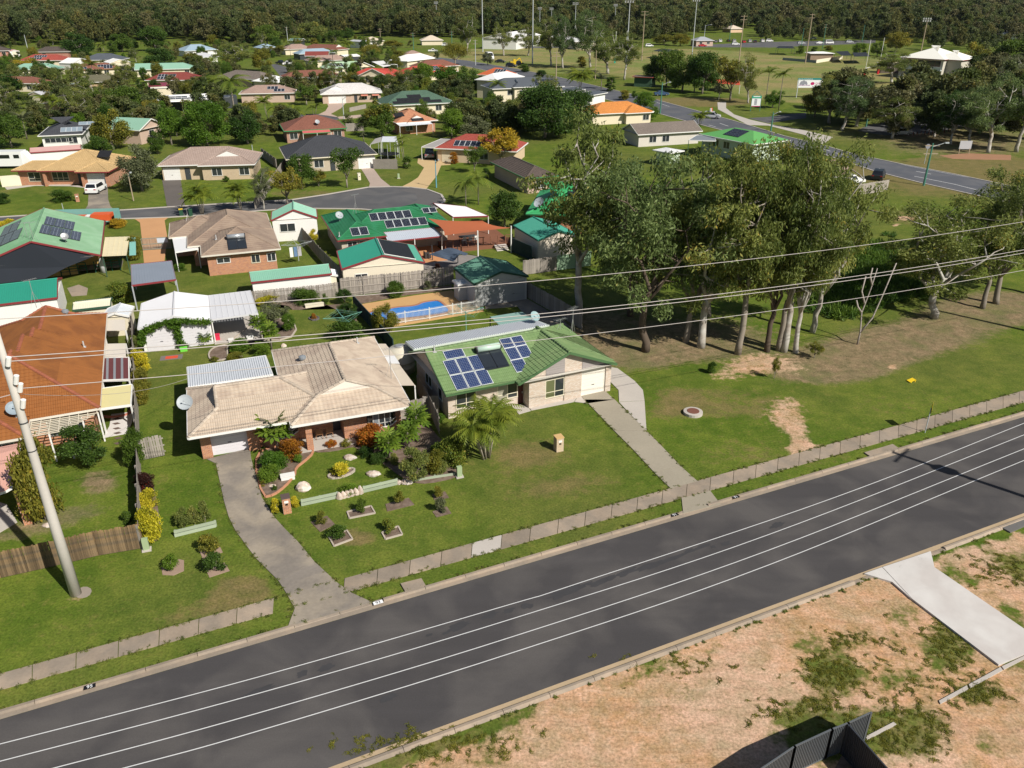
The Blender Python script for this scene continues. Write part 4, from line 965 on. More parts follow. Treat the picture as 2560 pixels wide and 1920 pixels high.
pl=s2 .pl[(0,'f')];mb=MB();mb.poly([on_plane(s2,(0,'f'),.35,.95,.05),on_plane(s2,(0,'f'),6.6,.95,.05),on_plane(s2,(0,'f'),6.6,4.5,.05),on_plane(s2,(0,'f'),.35,4.5,.05)]);mb.build('heating_mat',MATBLK,s2 .root)
mb=MB();mb.tube([on_plane(s2,(0,'f'),.3,.95,.08),on_plane(s2,(0,'f'),.3,4.5,.08),on_plane(s2,(0,'f'),6.6,4.5,.08)],.05,6);mb.build('pipe',white,s2 .root)
s3=shed('tall white shed with sage gable roof and one window beside the brown tiled house',T6(130,660),14,5.9,4.6,'y',SAGE,WHITERIB,MAROON,2.9,.42,win=[(1.0,2.9,1.3,2.3,.12,'f',2)],lod=0)
s4=shed('tree shaded dark green roofed garage with two grey roller doors by the pool',V7(300,600),24.3,6.2,5.9,'y',M('dark_green_sheet',(.085,.22,.155),.5,.1),M('pale_grey_wall',(.46,.47,.46),.6,.08),M('dark_green_trim',(.03,.08,.05)),2.6,.3,gar=[(.5,2.95,.12,'f',M('grey_roller',(.33,.34,.34),.5),2.1),(3.25,5.75,.12,'f',M('grey_roller'),2.1)],lod=0)
s5=shed('cream garage with teal roof beside the timber deck',V7(1040,95),24,5.6,7.4,'y',TEAL,M('cream_weatherboard',(.68,.60,.50),.6,.05,pat='weather',p=(.25,)),M('teal_trim',(.02,.12,.09)),2.6,.3,lod=0)
vent(s5 .root,on_plane(s5,(0,'f'),4.5,2.2),'cowl')
s6=shed('small white plastic garden shed with a low gable roof',V6(640,185),17,2.5,2.0,'y',M('white_sheet'),creamp,white,1.75,.25,lod=1)
s7=shed('teal roofed white shed at the left edge behind the rust tiled house',U1(495,290),23,6.6,6.6,'x',TEAL,WHITERIB,MAROON,2.7,.28,lod=0)
s7 .root.location=P(U1(495,290),2.7)-Matrix.Rotation(R_(23),3,'Z')@Vector((6.6,0,2.7));MW[s7 .root.name]=Matrix.Translation(s7 .root.location)@Matrix.Rotation(R_(23),4,'Z')
s8=shed('white double garage with vine over its doors and an attached pale carport',V8(300,930),19.8,6.25,6.9,'y',M('white_grey_sheet',(.60,.60,.62),.5,.06),white,M('grey_white_trim',(.55,.55,.56)),2.4,.26,gar=[(.5,2.95,.12,'f',M('pale_roller',(.60,.58,.61),.5),2.15),(3.5,5.95,.12,'f',M('pale_roller'),2.15)],lod=0)
s8 .slabroof([(6.3,0.0,2.45),(10.45,.1,2.5),(10.2,6.9,2.5),(6.2,6.95,2.45)],.08,M('white_grey_sheet'),M('grey_white_trim'),[(1,0),(1,1),(0.0,.02),(1,.5)],'carport_roof',.5,world=False)
mb=MB();mb.box(6.2,-.2,-.02,10.6,6.9,.06);mb.build('floor',CONC_NEW,s8 .root)
mb=MB();[mb.bar((6.4+i*.25,.05,2.1),(6.5+i*.25,.05,2.4),.02)for i in range(16)];[mb.bar((6.5+i*.25,.05,2.1),(6.4+i*.25,.05,2.4),.02)for i in range(16)];mb.build('lattice',M('grey_white_trim'),s8 .root)
s9=shed('small silver roofed cream shed behind the lean-to roofs',U1(880,465),12,2.35,2.6,'y',ZINC,creamp,white,2.0,.35,lod=0)
shed('cream low shed with dark green edged sheet roof',U1(625,400),20,3.4,2.6,'x',M('pale_cream_sheet',(.66,.62,.48),.6,.05,pat='rib',p=(.2,)),creamp,M('dark_green_trim'),1.8,.2,lod=0)
shed('small grey pump shed with a white sheet roof beside the pool',V7(110,610),24,1.9,1.6,'x',PALEROOF,M('pale_grey_wall'),white,1.9,.08,lod=1)
shelter('blue grey sheet roofed carport with maroon trim',[T5(1140,1220),T5(1520,1170),T5(1480,1008),T5(1132,1042)],(2.75,2.75,2.85,2.85),M('blue_grey_sheet',(.23,.26,.31),.45,.2,.4,4),MAROON,((0,0),(1,0),(1,1),(0,1)),.25,'carport','carport',postm=M('grey_post',(.4,.42,.44)))
BROWN=M('taupe_roof_tile',(.30,.225,.17),.85,.22,.4,6,col2=(.24,.175,.135))
h3=House('taupe tiled roof house with orange brick end wall and a water heater',T5(1740,970),R_(20),[Block(-1.5,8.6,4.5,17.5,'y','h','h',2.6,.42),Block(0,8.75,0,9,'y','h','h',2.6,.42),Block(-3.6,4,9.3,16.5,'x','h','h',2.6,.42)],BROWN,BRICK,M('cream_trim'),'tile',1)
h3 .win(1.6,3.0,1.45,2.0,.55,'f',2);h3 .win(5.4,6.3,1.1,2.0,.55,'f',2,frame=creamp);h3 .win(7.2,8.1,1.1,2.0,.55,'f',2)
h3w=water_heater(h3,(1,'l'),3.0,.55,2.1,M('silver_tank',(.45,.47,.49),.3,.1,metal=.5))
vent(h3 .root,on_plane(h3,(1,'b'),5.3,2.0));antenna(h3 .root,(-1.2,13.6,3.4),1.6,1.0)
h3 .slabroof([P(T5(1515,932),2.4),P(T5(1712,903),2.4),P(T5(1680,783),2.5),P(T5(1488,800),2.5)],.06,PALEROOF,white,[(0,0),(.98,0),(0,1)],'patio_roof')
GRN2=M('bottle_green_tile',(.022,.155,.062),.6,.2,.4,6,col2=(.03,.185,.085))
h4=House('bottle green tiled house with many solar panels beside the orange shade sail',T6(710,835),R_(20.6),[Block(-.1,5.9,0,12.6,'y','h','h',2.6,.42),Block(1.5,14.9,1.7,10.4,'x','h','h',2.6,.42),Block(9.2,15.0,4.0,12.5,'y','h','h',2.6,.42)],GRN2,M('mushroom_render',(.46,.40,.33),.8,.1),MAROON,'tile',1)
panels(h4,(0,'l'),1.9,.5,2,1,1.05,1.6);panels(h4,(1,'f'),3.4,2.35,5,1,1.05,1.6);panels(h4,(1,'f'),5.0,.62,5,1,1.05,1.6)
panels(h4,(2,'l'),2.2,1.9,1,1,1.7,1.0);panels(h4,(1,'f'),10.4,3.0,2,1,.9,1.1)
dish(h4 .root,on_plane(h4,(0,'b'),6.0,1.6),.5,0.2);antenna(h4 .root,on_plane(h4,(1,'f'),1.9,4.3),2.4,.4);vent(h4 .root,on_plane(h4,(0,'b'),11.5,.5))
h4 .win(1.2,2.3,1.1,2.1,.55,'f',2);h4 .win(2.7,3.6,1.1,2.1,.55,'f',2)
h4 .slabroof([(5.75,-1.6,2.35),(12.5,-1.6,2.35),(12.4,1.9,2.62),(6.0,1.9,2.62)],.05,M('pale_corrugated',(.52,.56,.62),.45,.08),MAROON,[(0,0),(.49,0),(1,0)],'patio_roof',.25,world=False)
mb=MB();mb.box(5.9,-4.2,-.02,12.8,2.2,.10);mb.build('patio_floor',M('terracotta_paving',(.50,.24,.11),.8,.15),h4 .root)
DECK=M('oiled_deck',(.20,.085,.05),.7,.2,.8,8)
dk=thing('deck','raised reddish timber deck under the orange shade sail','deck',h4 .l2w((13,-1.5,0)),R_(20.6))
for i in range(26):b=MB();b.box(0,i*.27,.55,9.0,i*.27+.255,.6);b.build('board',DECK,dk)
b=MB();b.box(.05,.05,0,8.95,.12,.54);b.box(.05,.05,0,.1,6.9,.54);b.box(8.9,.05,0,8.95,6.9,.54);b.build('skirt',DECK,dk)
for i in range(10):b=MB();b.bar((i,.06,.6),(i,.06,1.6),.09);b.build('post',DECK,dk)
b=MB();b.bar((0,.06,1.6),(6.3,.06,1.6),.09,.06);b.bar((8,.06,1.6),(9,.06,1.6),.09,.06);[b.bar((8.0,.1,.75+k*.16),(9.0,.1,.75+k*.16),.02,.06)for k in range(5)];b.build('rail',DECK,dk)
for k in range(4):
 b=MB();b.box(6.4,-.35-k*.32,.42-k*.14,8.0,-.05-k*.32,.48-k*.14);b.build('step',M('pale_step',(.55,.5,.46),.7),dk)
WICK=M('dark_wicker',(.045,.04,.04),.7,.2)
def armchair(p,rz,label,mat,w=.75,grp='outdoor seats of the green tiled house'):
 c=thing('armchair',label,'armchair',p,rz,grp)
 b=MB();b.box(-w/2,-.38,.12,w/2,.38,.4);b.build('seat',mat,c);b=MB();b.box(-w/2,.26,.4,w/2,.38,.78);b.build('backrest',mat,c)
 for s in(-1,1):b=MB();b.box(s*w/2-.06,-.38,.0,s*w/2+.06,.38,.58);b.build('arm',mat,c)
armchair(h4 .l2w((6.6,-3.0,.1)),R_(200),'dark wicker armchair on the paved patio near the shed',WICK)
armchair(h4 .l2w((8.3,-.2,.1)),R_(20),'dark wicker sofa deep under the pale patio roof',WICK,2.0)
armchair(h4 .l2w((10.3,-2.6,.1)),R_(110),'dark wicker armchair right of the patio roof middle post',WICK)
ct=thing('coffee_table','low dark wicker coffee table in front of the patio sofa','table',h4 .l2w((8.2,-2.2,.1)),R_(20.6));b=MB();b.box(-.7,-.4,.3,.7,.4,.4);b.build('table_top',WICK,ct);b=MB();b.box(-.6,-.32,0,.6,.32,.3);b.build('base',WICK,ct)
dt=thing('dining_table','dark outdoor dining table on the timber deck','table',dk.matrix_world@Vector()if False else MW[dk.name]@Vector((3.6,2.2,.6)),R_(20.6));b=MB();b.box(-1.1,-.5,.7,1.1,.5,.75);b.build('table_top',dgrey,dt)
for sx in(-1,1):
 for sy in(-1,1):b=MB();b.bar((sx*1.0,sy*.4,0),(sx*1.0,sy*.4,.7),.06);b.build('leg',dgrey,dt)
LC=['white outdoor chair at the left of the deck table','white outdoor chair in the middle of the deck table side','white outdoor chair at the right of the deck table']
for i,x in enumerate((2.9,3.7,4.5)):
 c=thing('chair',LC[i],'chair',MW[dk.name]@Vector((x,1.45,.6)),R_(200),'chairs around the deck table');b=MB();b.box(-.24,-.24,.42,.24,.24,.46);b.build('seat',white,c);b=MB();b.box(-.24,.2,.5,.24,.24,.95);b.build('backrest',white,c)
 for sx in(-1,1):b=MB();b.bar((sx*.22,-.22,0),(sx*.22,-.22,.44),.03);b.bar((sx*.22,.22,0),(sx*.22,.22,.9),.03);b.build('leg',white,c)
sail=thing('shade_sail','large rust orange shade sail stretched over the timber deck','shade sail',MW[dk.name]@Vector((4,2,0)),0)
c4=[P(W4(1000,240),3.6),P(W4(1215,470),3.0),P(W4(2110,365),3.3),P(W4(1720,272),3.9)]
mb=MB();N_=14;o=sail.location
grid=[]
for i in range(N_+1):
 for j in range(N_+1):
  u,v=i/N_,j/N_;sag=.35*(4*u*(1-u)*.5+4*v*(1-v)*.5)
  pin=lambda t:t+.0
  uu=u+(.5-u)*.16*4*v*(1-v);vv=v+(.5-v)*.16*4*u*(1-u)
  p=c4[0].lerp(c4[3],uu).lerp(c4[1].lerp(c4[2],uu),vv)
  grid.append(p-o-Vector((0,0,sag*.5)))
mb.faces(grid,[(i*(N_+1)+j,(i+1)*(N_+1)+j,(i+1)*(N_+1)+j+1,i*(N_+1)+j+1)for i in range(N_)for j in range(N_)])
mb.build('canopy',M('rust_shade_cloth',(.36,.105,.045),.85,.1,1,20),sail,True)
for p,z in[(W4(1660,745),3.3),(W4(2095,690),3.4),(W4(1193,640),3.1)]:
 q=P(p)-o;mb=MB();mb.tube([(q.x,q.y,0),(q.x,q.y,z)],.08,8);mb.build('post',white,sail)
shelter('flat white insulated patio roof with maroon edge behind the shade sail',[W4(1330,225),W4(1795,210),W4(1500,85),W4(1065,40)],(3.0,3.0,3.2,3.2),M('bright_white_sheet',(.82,.82,.82),.5,.03),MAROON,((0,0),(1,0),(0,1)))
sl2=thing('shade_sail','dark blue grey shade sail slung low over the back yard','shade sail',P(W4(1260,760)),0);o=sl2 .location
c4=[P(W4(1010,715),1.6),P(W4(1300,800),1.2),P(W4(1530,690),1.7),P(W4(1260,630),2.2)];mb=MB()
for i in range(8):
 for j in range(8):
  f=lambda u,v:c4[0].lerp(c4[3],u).lerp(c4[1].lerp(c4[2],u),v)-o+Vector((0,0,.25*math.sin(u*9)*math.sin(v*5)))
  mb.poly([f(i/8,j/8),f((i+1)/8,j/8),f((i+1)/8,(j+1)/8),f(i/8,(j+1)/8)])
mb.build('canopy',M('navy_shade_cloth',(.045,.065,.10),.8,.15),sl2)
for p in(W4(1395,830),W4(1060,800)):q=P(p)-o;mb=MB();mb.tube([(q.x,q.y,0),(q.x,q.y,2.0)],.06,6);mb.build('post',dgrey,sl2)
drive('grey gravel yard behind the tall timber fence',[W4(690,880),W4(760,830),W4(1100,770),W4(1500,720),W4(1780,760),W4(1560,860),W4(760,960)],M('grey_gravel',(.23,.21,.2),.95,.25),.02,'gravel_yard')
h5=House('mint green gable roofed house with black shade cloth under its gable',T5(870,960),R_(23),[Block(-13.0,0,0,16.2,'y','g','g',2.8,.36)],MINT,M('yellow_render',(.62,.40,.13),.8,.08),MAROON,'rib',0,z0=2.8,walls=[(-12.4,-3.0,3.2,15.8),(-3.2,-.8,5.0,15.8,2.7)])
DKC=(PVB,CELL_BLACK)
panels(h5,(0,'b'),5.0-3.2,2.2,3,2,1.62,1.02,.02,DKC);panels(h5,(0,'b'),7.0,.9,3,4,1.62,1.02,.02,DKC)
panels(h5,(0,'f'),4.0,2.3,2,4,1.9,1.02,.02,(PVB,M('grey_cells',(.03,.03,.05),.2,.2,2,8,pat='cells',p=(.2,.35,.02))));panels(h5,(0,'f'),8.2,3.2,2,3,1.9,1.02,.02,(PVB,M('grey_cells')))
dish(h5 .root,on_plane(h5,(0,'f'),2.2,3.6),.42,.1,mat=alu);antenna(h5 .root,on_plane(h5,(0,'b'),13.0,6.2),1.6,.2)
antenna(h5 .root,(-6.3,.8,5.0),2.0,.3)
mb=MB();mb.slab([(-12.6,.15,2.75),(-6.5,.15,4.95),(-.7,.15,2.75),(-4.5,.2,1.9)],.02);mb.faces([(-12.6,-.6,1.0),(-12.6,.1,2.7),(-6.5,.1,4.9),(-.8,.1,2.7),(-3.6,-.2,1.9),(-6,-.6,1.0)],[(0,5,4,3,2,1)]);mb.build('shade_cloth',M('black_shade_cloth',(.018,.022,.03),.9,.15),h5 .root)
h5 .slabroof([(0.1,.6,2.5),(2.6,.3,2.4),(2.9,8.6,2.4),(.2,9.0,2.5)],.04,M('cream_old_sheet',(.66,.58,.38),.7,.14,.6,4),None,[(1,0),(1,1),(0,0)],'patio_roof',.5,world=False,postm=M('dark_green_trim'))
mb=MB();[mb.bar((2.9,.6+k*.5,2.3),(3.6,.5+k*.5,2.3),.08,.12)for k in range(16)];mb.build('pergola',M('aqua_timber',(.2,.45,.42),.7),h5 .root)
DG=M('dark_green_timber',(.012,.075,.045),.7,.2)
ve=thing('veranda','dark green railed timber veranda behind the mint roofed house','veranda',P(T5(740,1120)),R_(20))
for i in range(22):b=MB();b.box(-2.6+i*.3,0,.38,-2.6+i*.3+.28,2.6,.42);b.build('board',timber,ve)
for i in range(8):b=MB();b.bar((-2.5+i*.9,.05,.0),(-2.5+i*.9,.05,1.35),.1);b.build('post',DG,ve)
b=MB();[b.bar((-2.5,.05,z),(0.2,.05,z),.05,.09)for z in(.7,1.0,1.35)];[b.bar((1.3,.05,z),(3.8,.05,z),.05,.09)for z in(.7,1.0,1.35)];[b.bar((3.85,.05,z),(3.85,4.5,z),.05,.09)for z in(.7,1.0,1.35,1.7)];b.build('rail',DG,ve)
b=MB();[b.bar((1.4+i*.22,2.7,.5),(2.2+i*.22,2.7,1.9),.03)for i in range(8)];[b.bar((2.2+i*.22,2.72,.5),(1.4+i*.22,2.72,1.9),.03)for i in range(8)];b.build('lattice',DG,ve)
wt=thing('cylinder_heater','pale grey upright water heater beside the green veranda','water heater',P(T5(900,1110)));mb=MB();mb.lathe((0,0,0),[(.34,0),(.34,1.6),(.25,1.72),(.01,1.74)],16);mb.build('cylinder',M('heater_grey',(.5,.5,.52),.4),wt,True)
drive('old paved yard in front of the green veranda',[U1(580,210),U1(680,180),U1(760,210),U1(750,270),U1(620,280)],CONC_OLD,.03,'yard')
#  houses further back
def rm(n,c,v=.2,k=None):return M(n,c,.85,v,.35,6,pat=None,col2=k)
def tl(n,c,k=None):return M(n,c,.85,.22,.35,6,pat='tile',bump=.5,p=(.30,.35,.03),col2=k or tuple(x*.82 for x in c))
DKBR=tl('dark_brown_tile',(.095,.075,.065));RED=tl('red_tile',(.36,.075,.055));SLATE=M('slate_sheet',(.085,.095,.11),.6,.15,pat='rib',p=(.25,));BRRED=tl('red_brown_tile',(.235,.095,.065))
OLIVE=tl('olive_tile',(.145,.135,.085));MAR=tl('maroon_tile',(.24,.055,.045));BLUEG=M('blue_grey_roof',(.27,.36,.43),.5,.12,pat='rib',p=(.25,));PGREY=M('pale_grey_roof',(.46,.46,.48),.5,.1,pat='rib',p=(.25,))
GRBR=tl('grey_brown_tile',(.20,.165,.14));CHAR=tl('charcoal_tile',(.062,.065,.075));LTEAL=M('light_teal_roof',(.23,.40,.30),.5,.1,pat='rib',p=(.25,));PKBR=tl('pink_brown_tile',(.37,.255,.21))
BRED=tl('bright_red_tile',(.52,.075,.055));WTILE=tl('white_tile',(.66,.64,.62),(.58,.55,.53));DGT=tl('dark_green_tile',(.085,.15,.105));TERR=tl('terracotta_tile',(.50,.23,.13));ORNG=tl('orange_tile',(.62,.24,.06));TAN=tl('tan_tile',(.56,.39,.19),(.47,.32,.15))
PINKG=tl('pinkish_grey_tile',(.40,.305,.26),(.34,.255,.215));GSHT=M('green_roof_sheet',(.115,.345,.10),.5,.12,pat='rib',p=(.25,),bump=.3);WSHT=M('white_roof_sheet',(.78,.77,.74),.5,.05,pat='rib',p=(.25,))
PEACH=M('peach_render',(.60,.42,.28),.8,.08);CRM=M('cream_render',(.66,.58,.43),.8,.08);PNK=M('pale_pink_brick',(.52,.37,.29),.85,.12,pat='brick',col2=(.47,.32,.24));PALEG=M('pale_green_render',(.45,.52,.42),.8,.06)
def far(label,A,B,D,roof,wall,fascia=None,p=.42,e=('h','h'),axis='x',ext=(),wins=(.2,.5,.8),gar=None,ze=2.6,pv=(),base=0.0,ov=.55,door=None,walls=None,lod=None,pvm=None,patio=None,gable=None,ridge=None):
 a,b=P(A,ze),P(B,ze);ang=math.atan2(b.y-a.y,b.x-a.x);W=(b-a).xy.length
 bl=[Block(0,W,0,D,axis,e[0],e[1],ze,p)]
 for q in ext:bl.append(Block(q[0]*W,q[1]*W,q[2],q[3],q[4],q[5],q[6],q[7]if len(q)>7 else ze,p))
 L=lod if lod is not None else(1 if a.y<150 else 2)
 H=House(label,A,ang,bl,roof,wall,fascia,'tile',L,z0=ze,ov=ov,walls=walls,gable=gable,ridge=ridge);H.Wd=W
 fy=[(q[0],q[1],q[2])for q in ext if q[2]<0.3]
 def front(x):
  y=0
  for f0,f1,yy in fy:
   if f0*W+ov-.1<=x<=f1*W-ov+.1:y=min(y,yy)
  return y+ov
 zb=ze-2.6
 for f in wins:x=f*W;H.win(x-.8,x+.8,zb+.8,zb+2.05,front(x),'f',2)
 if gar:x=gar[0]*W;wd=gar[1];H.garage(x-wd/2,x+wd/2,front(x),'f',gar[2]if len(gar)>2 else None,2.1)
 if door:x=door*W;H.door(x-.45,x+.45,front(x),'f',dgrey,2.05,z0=zb)
 for q in pv:panels(H,(q[0],q[1]),q[2]*W if q[1]=='f' and bl[q[0]].axis=='x' else q[2],q[3],q[4],q[5],q[6]if len(q)>6 else 1.0,q[7]if len(q)>7 else 1.65,.03,pvm or(PVF,CELL_BLACK))
 if patio:x0,x1,d,m=patio[:4];H.slabroof([(x0*W,-d,ze-.35),(x1*W,-d,ze-.35),(x1*W,.3,ze-.05),(x0*W,.3,ze-.05)],.06,m,patio[4]if len(patio)>4 else None,[(0,0),(1,0),(.5,0)],'patio_roof',None,world=False)
 return H
rw=lambda d=2:M('red_brick',(.38,.12,.07),.85,.15,pat='brick',col2=(.32,.09,.06))
far('brown roofed brick house cut by the left edge beyond the red roofs',T1(-120,442),T1(88,437),9,DKBR,rw(),wins=(.7,))
far('dark brown hip roofed house with a small white gablet below the forest',T1(278,450),T1(594,446),10,DKBR,rw(),e=('h','d'),wins=(.3,))
far('crimson tiled house with two rows of solar panels in the upper left',T1(150,524),T1(565,521),10,RED,CRM,pv=[(0,'f',.22,.9,5,1),(0,'f',.30,2.8,5,1)],wins=(.15,.5))
far('light teal gabled house with cream garage among upper left palms',T1(66,604),T1(490,600),9,LTEAL,CRM,ext=[(.55,1,-1.0,6,'y','g','h')],gar=(.75,3.0),pv=[(1,'b',1.6,1.2,2,2)],wins=(.15,.35))
far('dark slate roofed house between two white roofed garages',T1(690,520),T1(1042,518),11,SLATE,CRM,wins=(.3,.6))
far('taupe tiled house with dark solar panels beside the white parked car',T1(610,607),T1(1046,590),9,BRRED,CRM,M('rust_trim',(.4,.15,.08)),pv=[(0,'f',.15,.4,3,1),(0,'f',.55,1.6,5,1),(0,'f',.66,.1,3,1)],wins=(.2,.7))
far('olive tiled low house behind a palm tree',T1(602,716),T1(1084,702),9,OLIVE,M('tan_wall',(.42,.30,.18),.8),wins=(.8,),patio=(.0,.35,1.2,BLUEG))
far('rust brown house with solar panels at the left edge behind trees',T1(-140,716),T1(330,722),8,BRRED,CRM,pv=[(0,'f',.3,.8,5,1)],patio=(.98,1.25,.6,PALEROOF))
far('maroon tiled cream house with two groups of solar panels',T1(1248,694),T1(1718,690),10,MAR,CRM,pv=[(0,'f',.22,.5,3,2),(0,'f',.43,2.2,2,1),(0,'f',.68,.5,4,1)],wins=(.8,),ext=[(.45,1,-.4,7,'x','h','h')])
shelter('low maroon sheet roof attached before the maroon tiled house',[T1(1285,748),T1(1570,742),T1(1568,708),T1(1280,716)],(2.6,2.6,2.7,2.7),M('maroon_roof_sheet',(.24,.035,.06),.5),None)
w_=far('cream wall block standing below the low maroon sheet roof',T1(1300,762),T1(1580,752),3.0,M('pale_cream_sheet',(.66,.62,.48)),CRM,p=.12,e=('g','g'),wins=(),ov=.15)
far('pale teal roofed house half hidden by a dark round tree',T1(1160,604),T1(1690,592),9,LTEAL,CRM,e=('g','h'),wins=(.1,.85))
far('long white sheet roofed open hall with a line of solar panels',T1(1305,874),T1(1824,852),9,WSHT,dgrey,p=.2,e=('g','g'),ze=3.2,wins=(),walls=[(1.0,22,4,8.5,3.1)],pv=[(0,'f',.0,.5,13,1,1.5,1.0),(0,'f',.0,1.9,6,1,1.5,1.0)],patio=(0,1,.3,WSHT))  # solid charcoal wall stands in for the shade inside the open veranda
far('blue grey sheet roofed house near the forest edge',T1(1594,442),T1(1882,428),12,BLUEG,white,wins=(.2,))
far('pale grey hip roofed house beside the drooping olive tree',T1(1690,503),T1(1892,487),8,PGREY,white,wins=(.7,))
far('grey brown tiled house behind the banana palms',T1(1858,664),T1(2255,692),10,GRBR,PNK,wins=(.8,))
far('plain brown tiled house with a peach garage behind the golden palms',T1(345,892),T1(668,897),8,GRBR,PEACH,gar=(.3,3.2,PEACH),wins=(.7,),ze=3.2)
h16=far('charcoal tiled white house with glass solar collectors and a window strip',T1(325,1176),T1(712,1158),13,CHAR,white,ze=3.0,wins=(.75,),pv=[(0,'f',.50,1.0,4,1,1.0,1.7),(0,'f',.9,3.4,2,1,1.6,1.2)],pvm=(PVF,M('pale_glass_panel',(.22,.27,.31),.15,.15)))
h16 .win(1.0,6.0,1.5,2.3,.55,'f',5,frame=white)
far('mint green gabled house among the round trees',T1(1205,1128),T1(1432,1075),9,LTEAL,PNK,axis='y',e=('g','g'),ze=3.0,wins=(.5,))
def fshed(label,A,B,D,roof,wall,ze=2.4,gar=True,p=.3,axis='y',e=('g','g'),fascia=None):
 a,b=P(A,ze),P(B,ze);return shed(label,A,math.degrees(math.atan2(b.y-a.y,b.x-a.x)),(b-a).xy.length,D,axis,roof,wall,fascia or white,ze,p,e,gar=[((b-a).xy.length*.25,(b-a).xy.length*.75,.12,'f',creamp,2.1)]if gar else None,lod=2)
fshed('white roofed cream garage right of the dark slate roof',T1(945,545),T1(1128,535),7,WSHT,CRM,2.8)
fshed('white roofed garage left of the dark slate roof',T1(622,548),T1(800,530),7,WSHT,white,2.4,False)
fshed('white garage beside the brown house at the left edge',T1(82,445),T1(168,442),5,rm('red_sheet',(.4,.06,.05)),white)
fshed('little white gabled shed between trees at the left edge',T1(240,812),T1(353,818),4.5,PGREY,CRM,2.4)
fshed('teal carport roof left of the dark round tree',T1(1160,590),T1(1290,580),5,LTEAL,dgrey,2.4,False,.1,'x')
fshed('pink sheet roofed shed with a red door behind the tan tiled house',T5(255,75),T5(700,45),5,M('pink_sheet',(.55,.33,.30),.5),white,2.4,False,.2,'x',fascia=MAROON)
far('pale pink roofed house beyond the blue grey one near the forest',T2(245,428),T2(500,420),10,PKBR,CRM,wins=())
far('brown tiled house with a cream gablet near the far trees',T2(380,420),T2(702,432),10,BRRED,CRM,e=('h','d'),wins=())
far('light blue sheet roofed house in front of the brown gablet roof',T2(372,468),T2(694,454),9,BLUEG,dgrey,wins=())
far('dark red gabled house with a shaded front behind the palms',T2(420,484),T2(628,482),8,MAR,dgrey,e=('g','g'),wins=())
far('light blue roofed low house at far left of the lane',T2(40,416),T2(188,408),8,BLUEG,SLATE,wins=())
far('taupe tiled house behind the light green gable',T2(470,530),T2(818,515),9,PKBR,CRM,wins=())
far('light green gable fronted cream house with dark solar panels',T2(606,592),T2(1016,574),9,M('light_green_roof',(.36,.50,.33),.5,.1,pat='rib',p=(.25,)),CRM,ext=[(.48,1.0,-1.2,6,'y','g','h')],pv=[(0,'f',.12,1.0,5,2,1.0,1.3)],wins=(.15,.3),door=.7)
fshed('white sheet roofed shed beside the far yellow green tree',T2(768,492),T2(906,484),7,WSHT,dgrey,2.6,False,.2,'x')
shelter('white flat carport over a dark car bay by the green gable house',[T2(1098,578),T2(1222,557),T2(1120,522),T2(1000,532)],(3,3,3.2,3.2),WSHT,None,((0,0),(1,0),(0,1)))
far('broad white roofed house under the far trees',T2(1308,530),T2(1562,502),10,WSHT,CRM,wins=(.4,))
far('pale brown roofed house behind the broad white roof',T2(1285,482),T2(1472,476),9,PKBR,CRM,wins=())
far('brown tiled house under the spreading tree',T2(1420,584),T2(1765,565),10,BRRED,CRM,wins=())
far('long rust brown hip roofed house with cream walls',T2(238,674),T2(752,655),9,BRRED,PNK,wins=(.15,.45,.8),patio=(.38,.62,1.5,PALEROOF))
far('bright red tiled house with a white front gable',T2(800,650),T2(1252,662),10,BRED,CRM,ext=[(.2,.82,-2.0,6,'y','g','h',2.6)],wins=(.4,.6))
far('red tiled house with solar panels between the round trees',T2(1310,642),T2(1752,612),10,BRED,CRM,pv=[(0,'f',.5,1.2,4,2)],wins=(.8,))
hw30=far('white tiled house with pink brick walls and a wide white garage',T2(555,814),T2(1095,800),11,WTILE,PNK,ext=[(.0,.5,-.8,9,'y','d','h')],gar=(.26,4.8),wins=(.7,.88),door=.56,pv=[(1,'f',3.6,1.2,3,2)],pvm=(PVF,M('grey_solar_glass',(.20,.25,.30),.2,.1)))
for f in(.7,.88):x=f*hw30 .Wd;mb=MB();mb.slab([(x-1.0,-.6,1.9),(x+1.0,-.6,1.9),(x+1.0,.5,2.3),(x-1.0,.5,2.3)],.04);mb.build('striped_awning',M('salmon_awning',(.5,.2,.14),.8,pat='rib',p=(.3,)),hw30 .root)
h31=far('dark green tiled house covered by black pool heating mats',T2(1110,915),T2(1735,885),13,DGT,CRM,wins=(.75,),ze=2.8)
for k,(u0,u1,v0,v1)in enumerate([(.13,.80,.6,1.9),(.2,.66,2.0,3.3),(.36,.55,3.4,4.9)]):W=h31 .Wd;mb=MB();mb.poly([on_plane(h31,(0,'f'),u0*W,v0,.06),on_plane(h31,(0,'f'),u1*W,v0,.06),on_plane(h31,(0,'f'),u1*W,v1,.06),on_plane(h31,(0,'f'),u0*W,v1,.06)]);mb.build('heating_mat',MATBLK,h31 .root)
h32=far('terracotta tiled house with three black heating mats and a white awning',T2(1212,1064),T2(1572,1038),11,TERR,BRICK,wins=(.3,),ext=[(.25,.8,-.6,8,'y','d','h')],patio=(0,.78,2.2,M('white_sheet'),None))
for key,u0,u1,v0,v1 in[((1,'l'),1.2,4.2,.4,1.6),((0,'f'),.6,3.0,2.6,4.4),((1,'f'),3.2,6.6,1.0,3.0)]:mb=MB();mb.poly([on_plane(h32,key,a,b,.06)for a,b in((u0,v0),(u1,v0),(u1,v1),(u0,v1))]);mb.build('heating_mat',MATBLK,h32 .root)
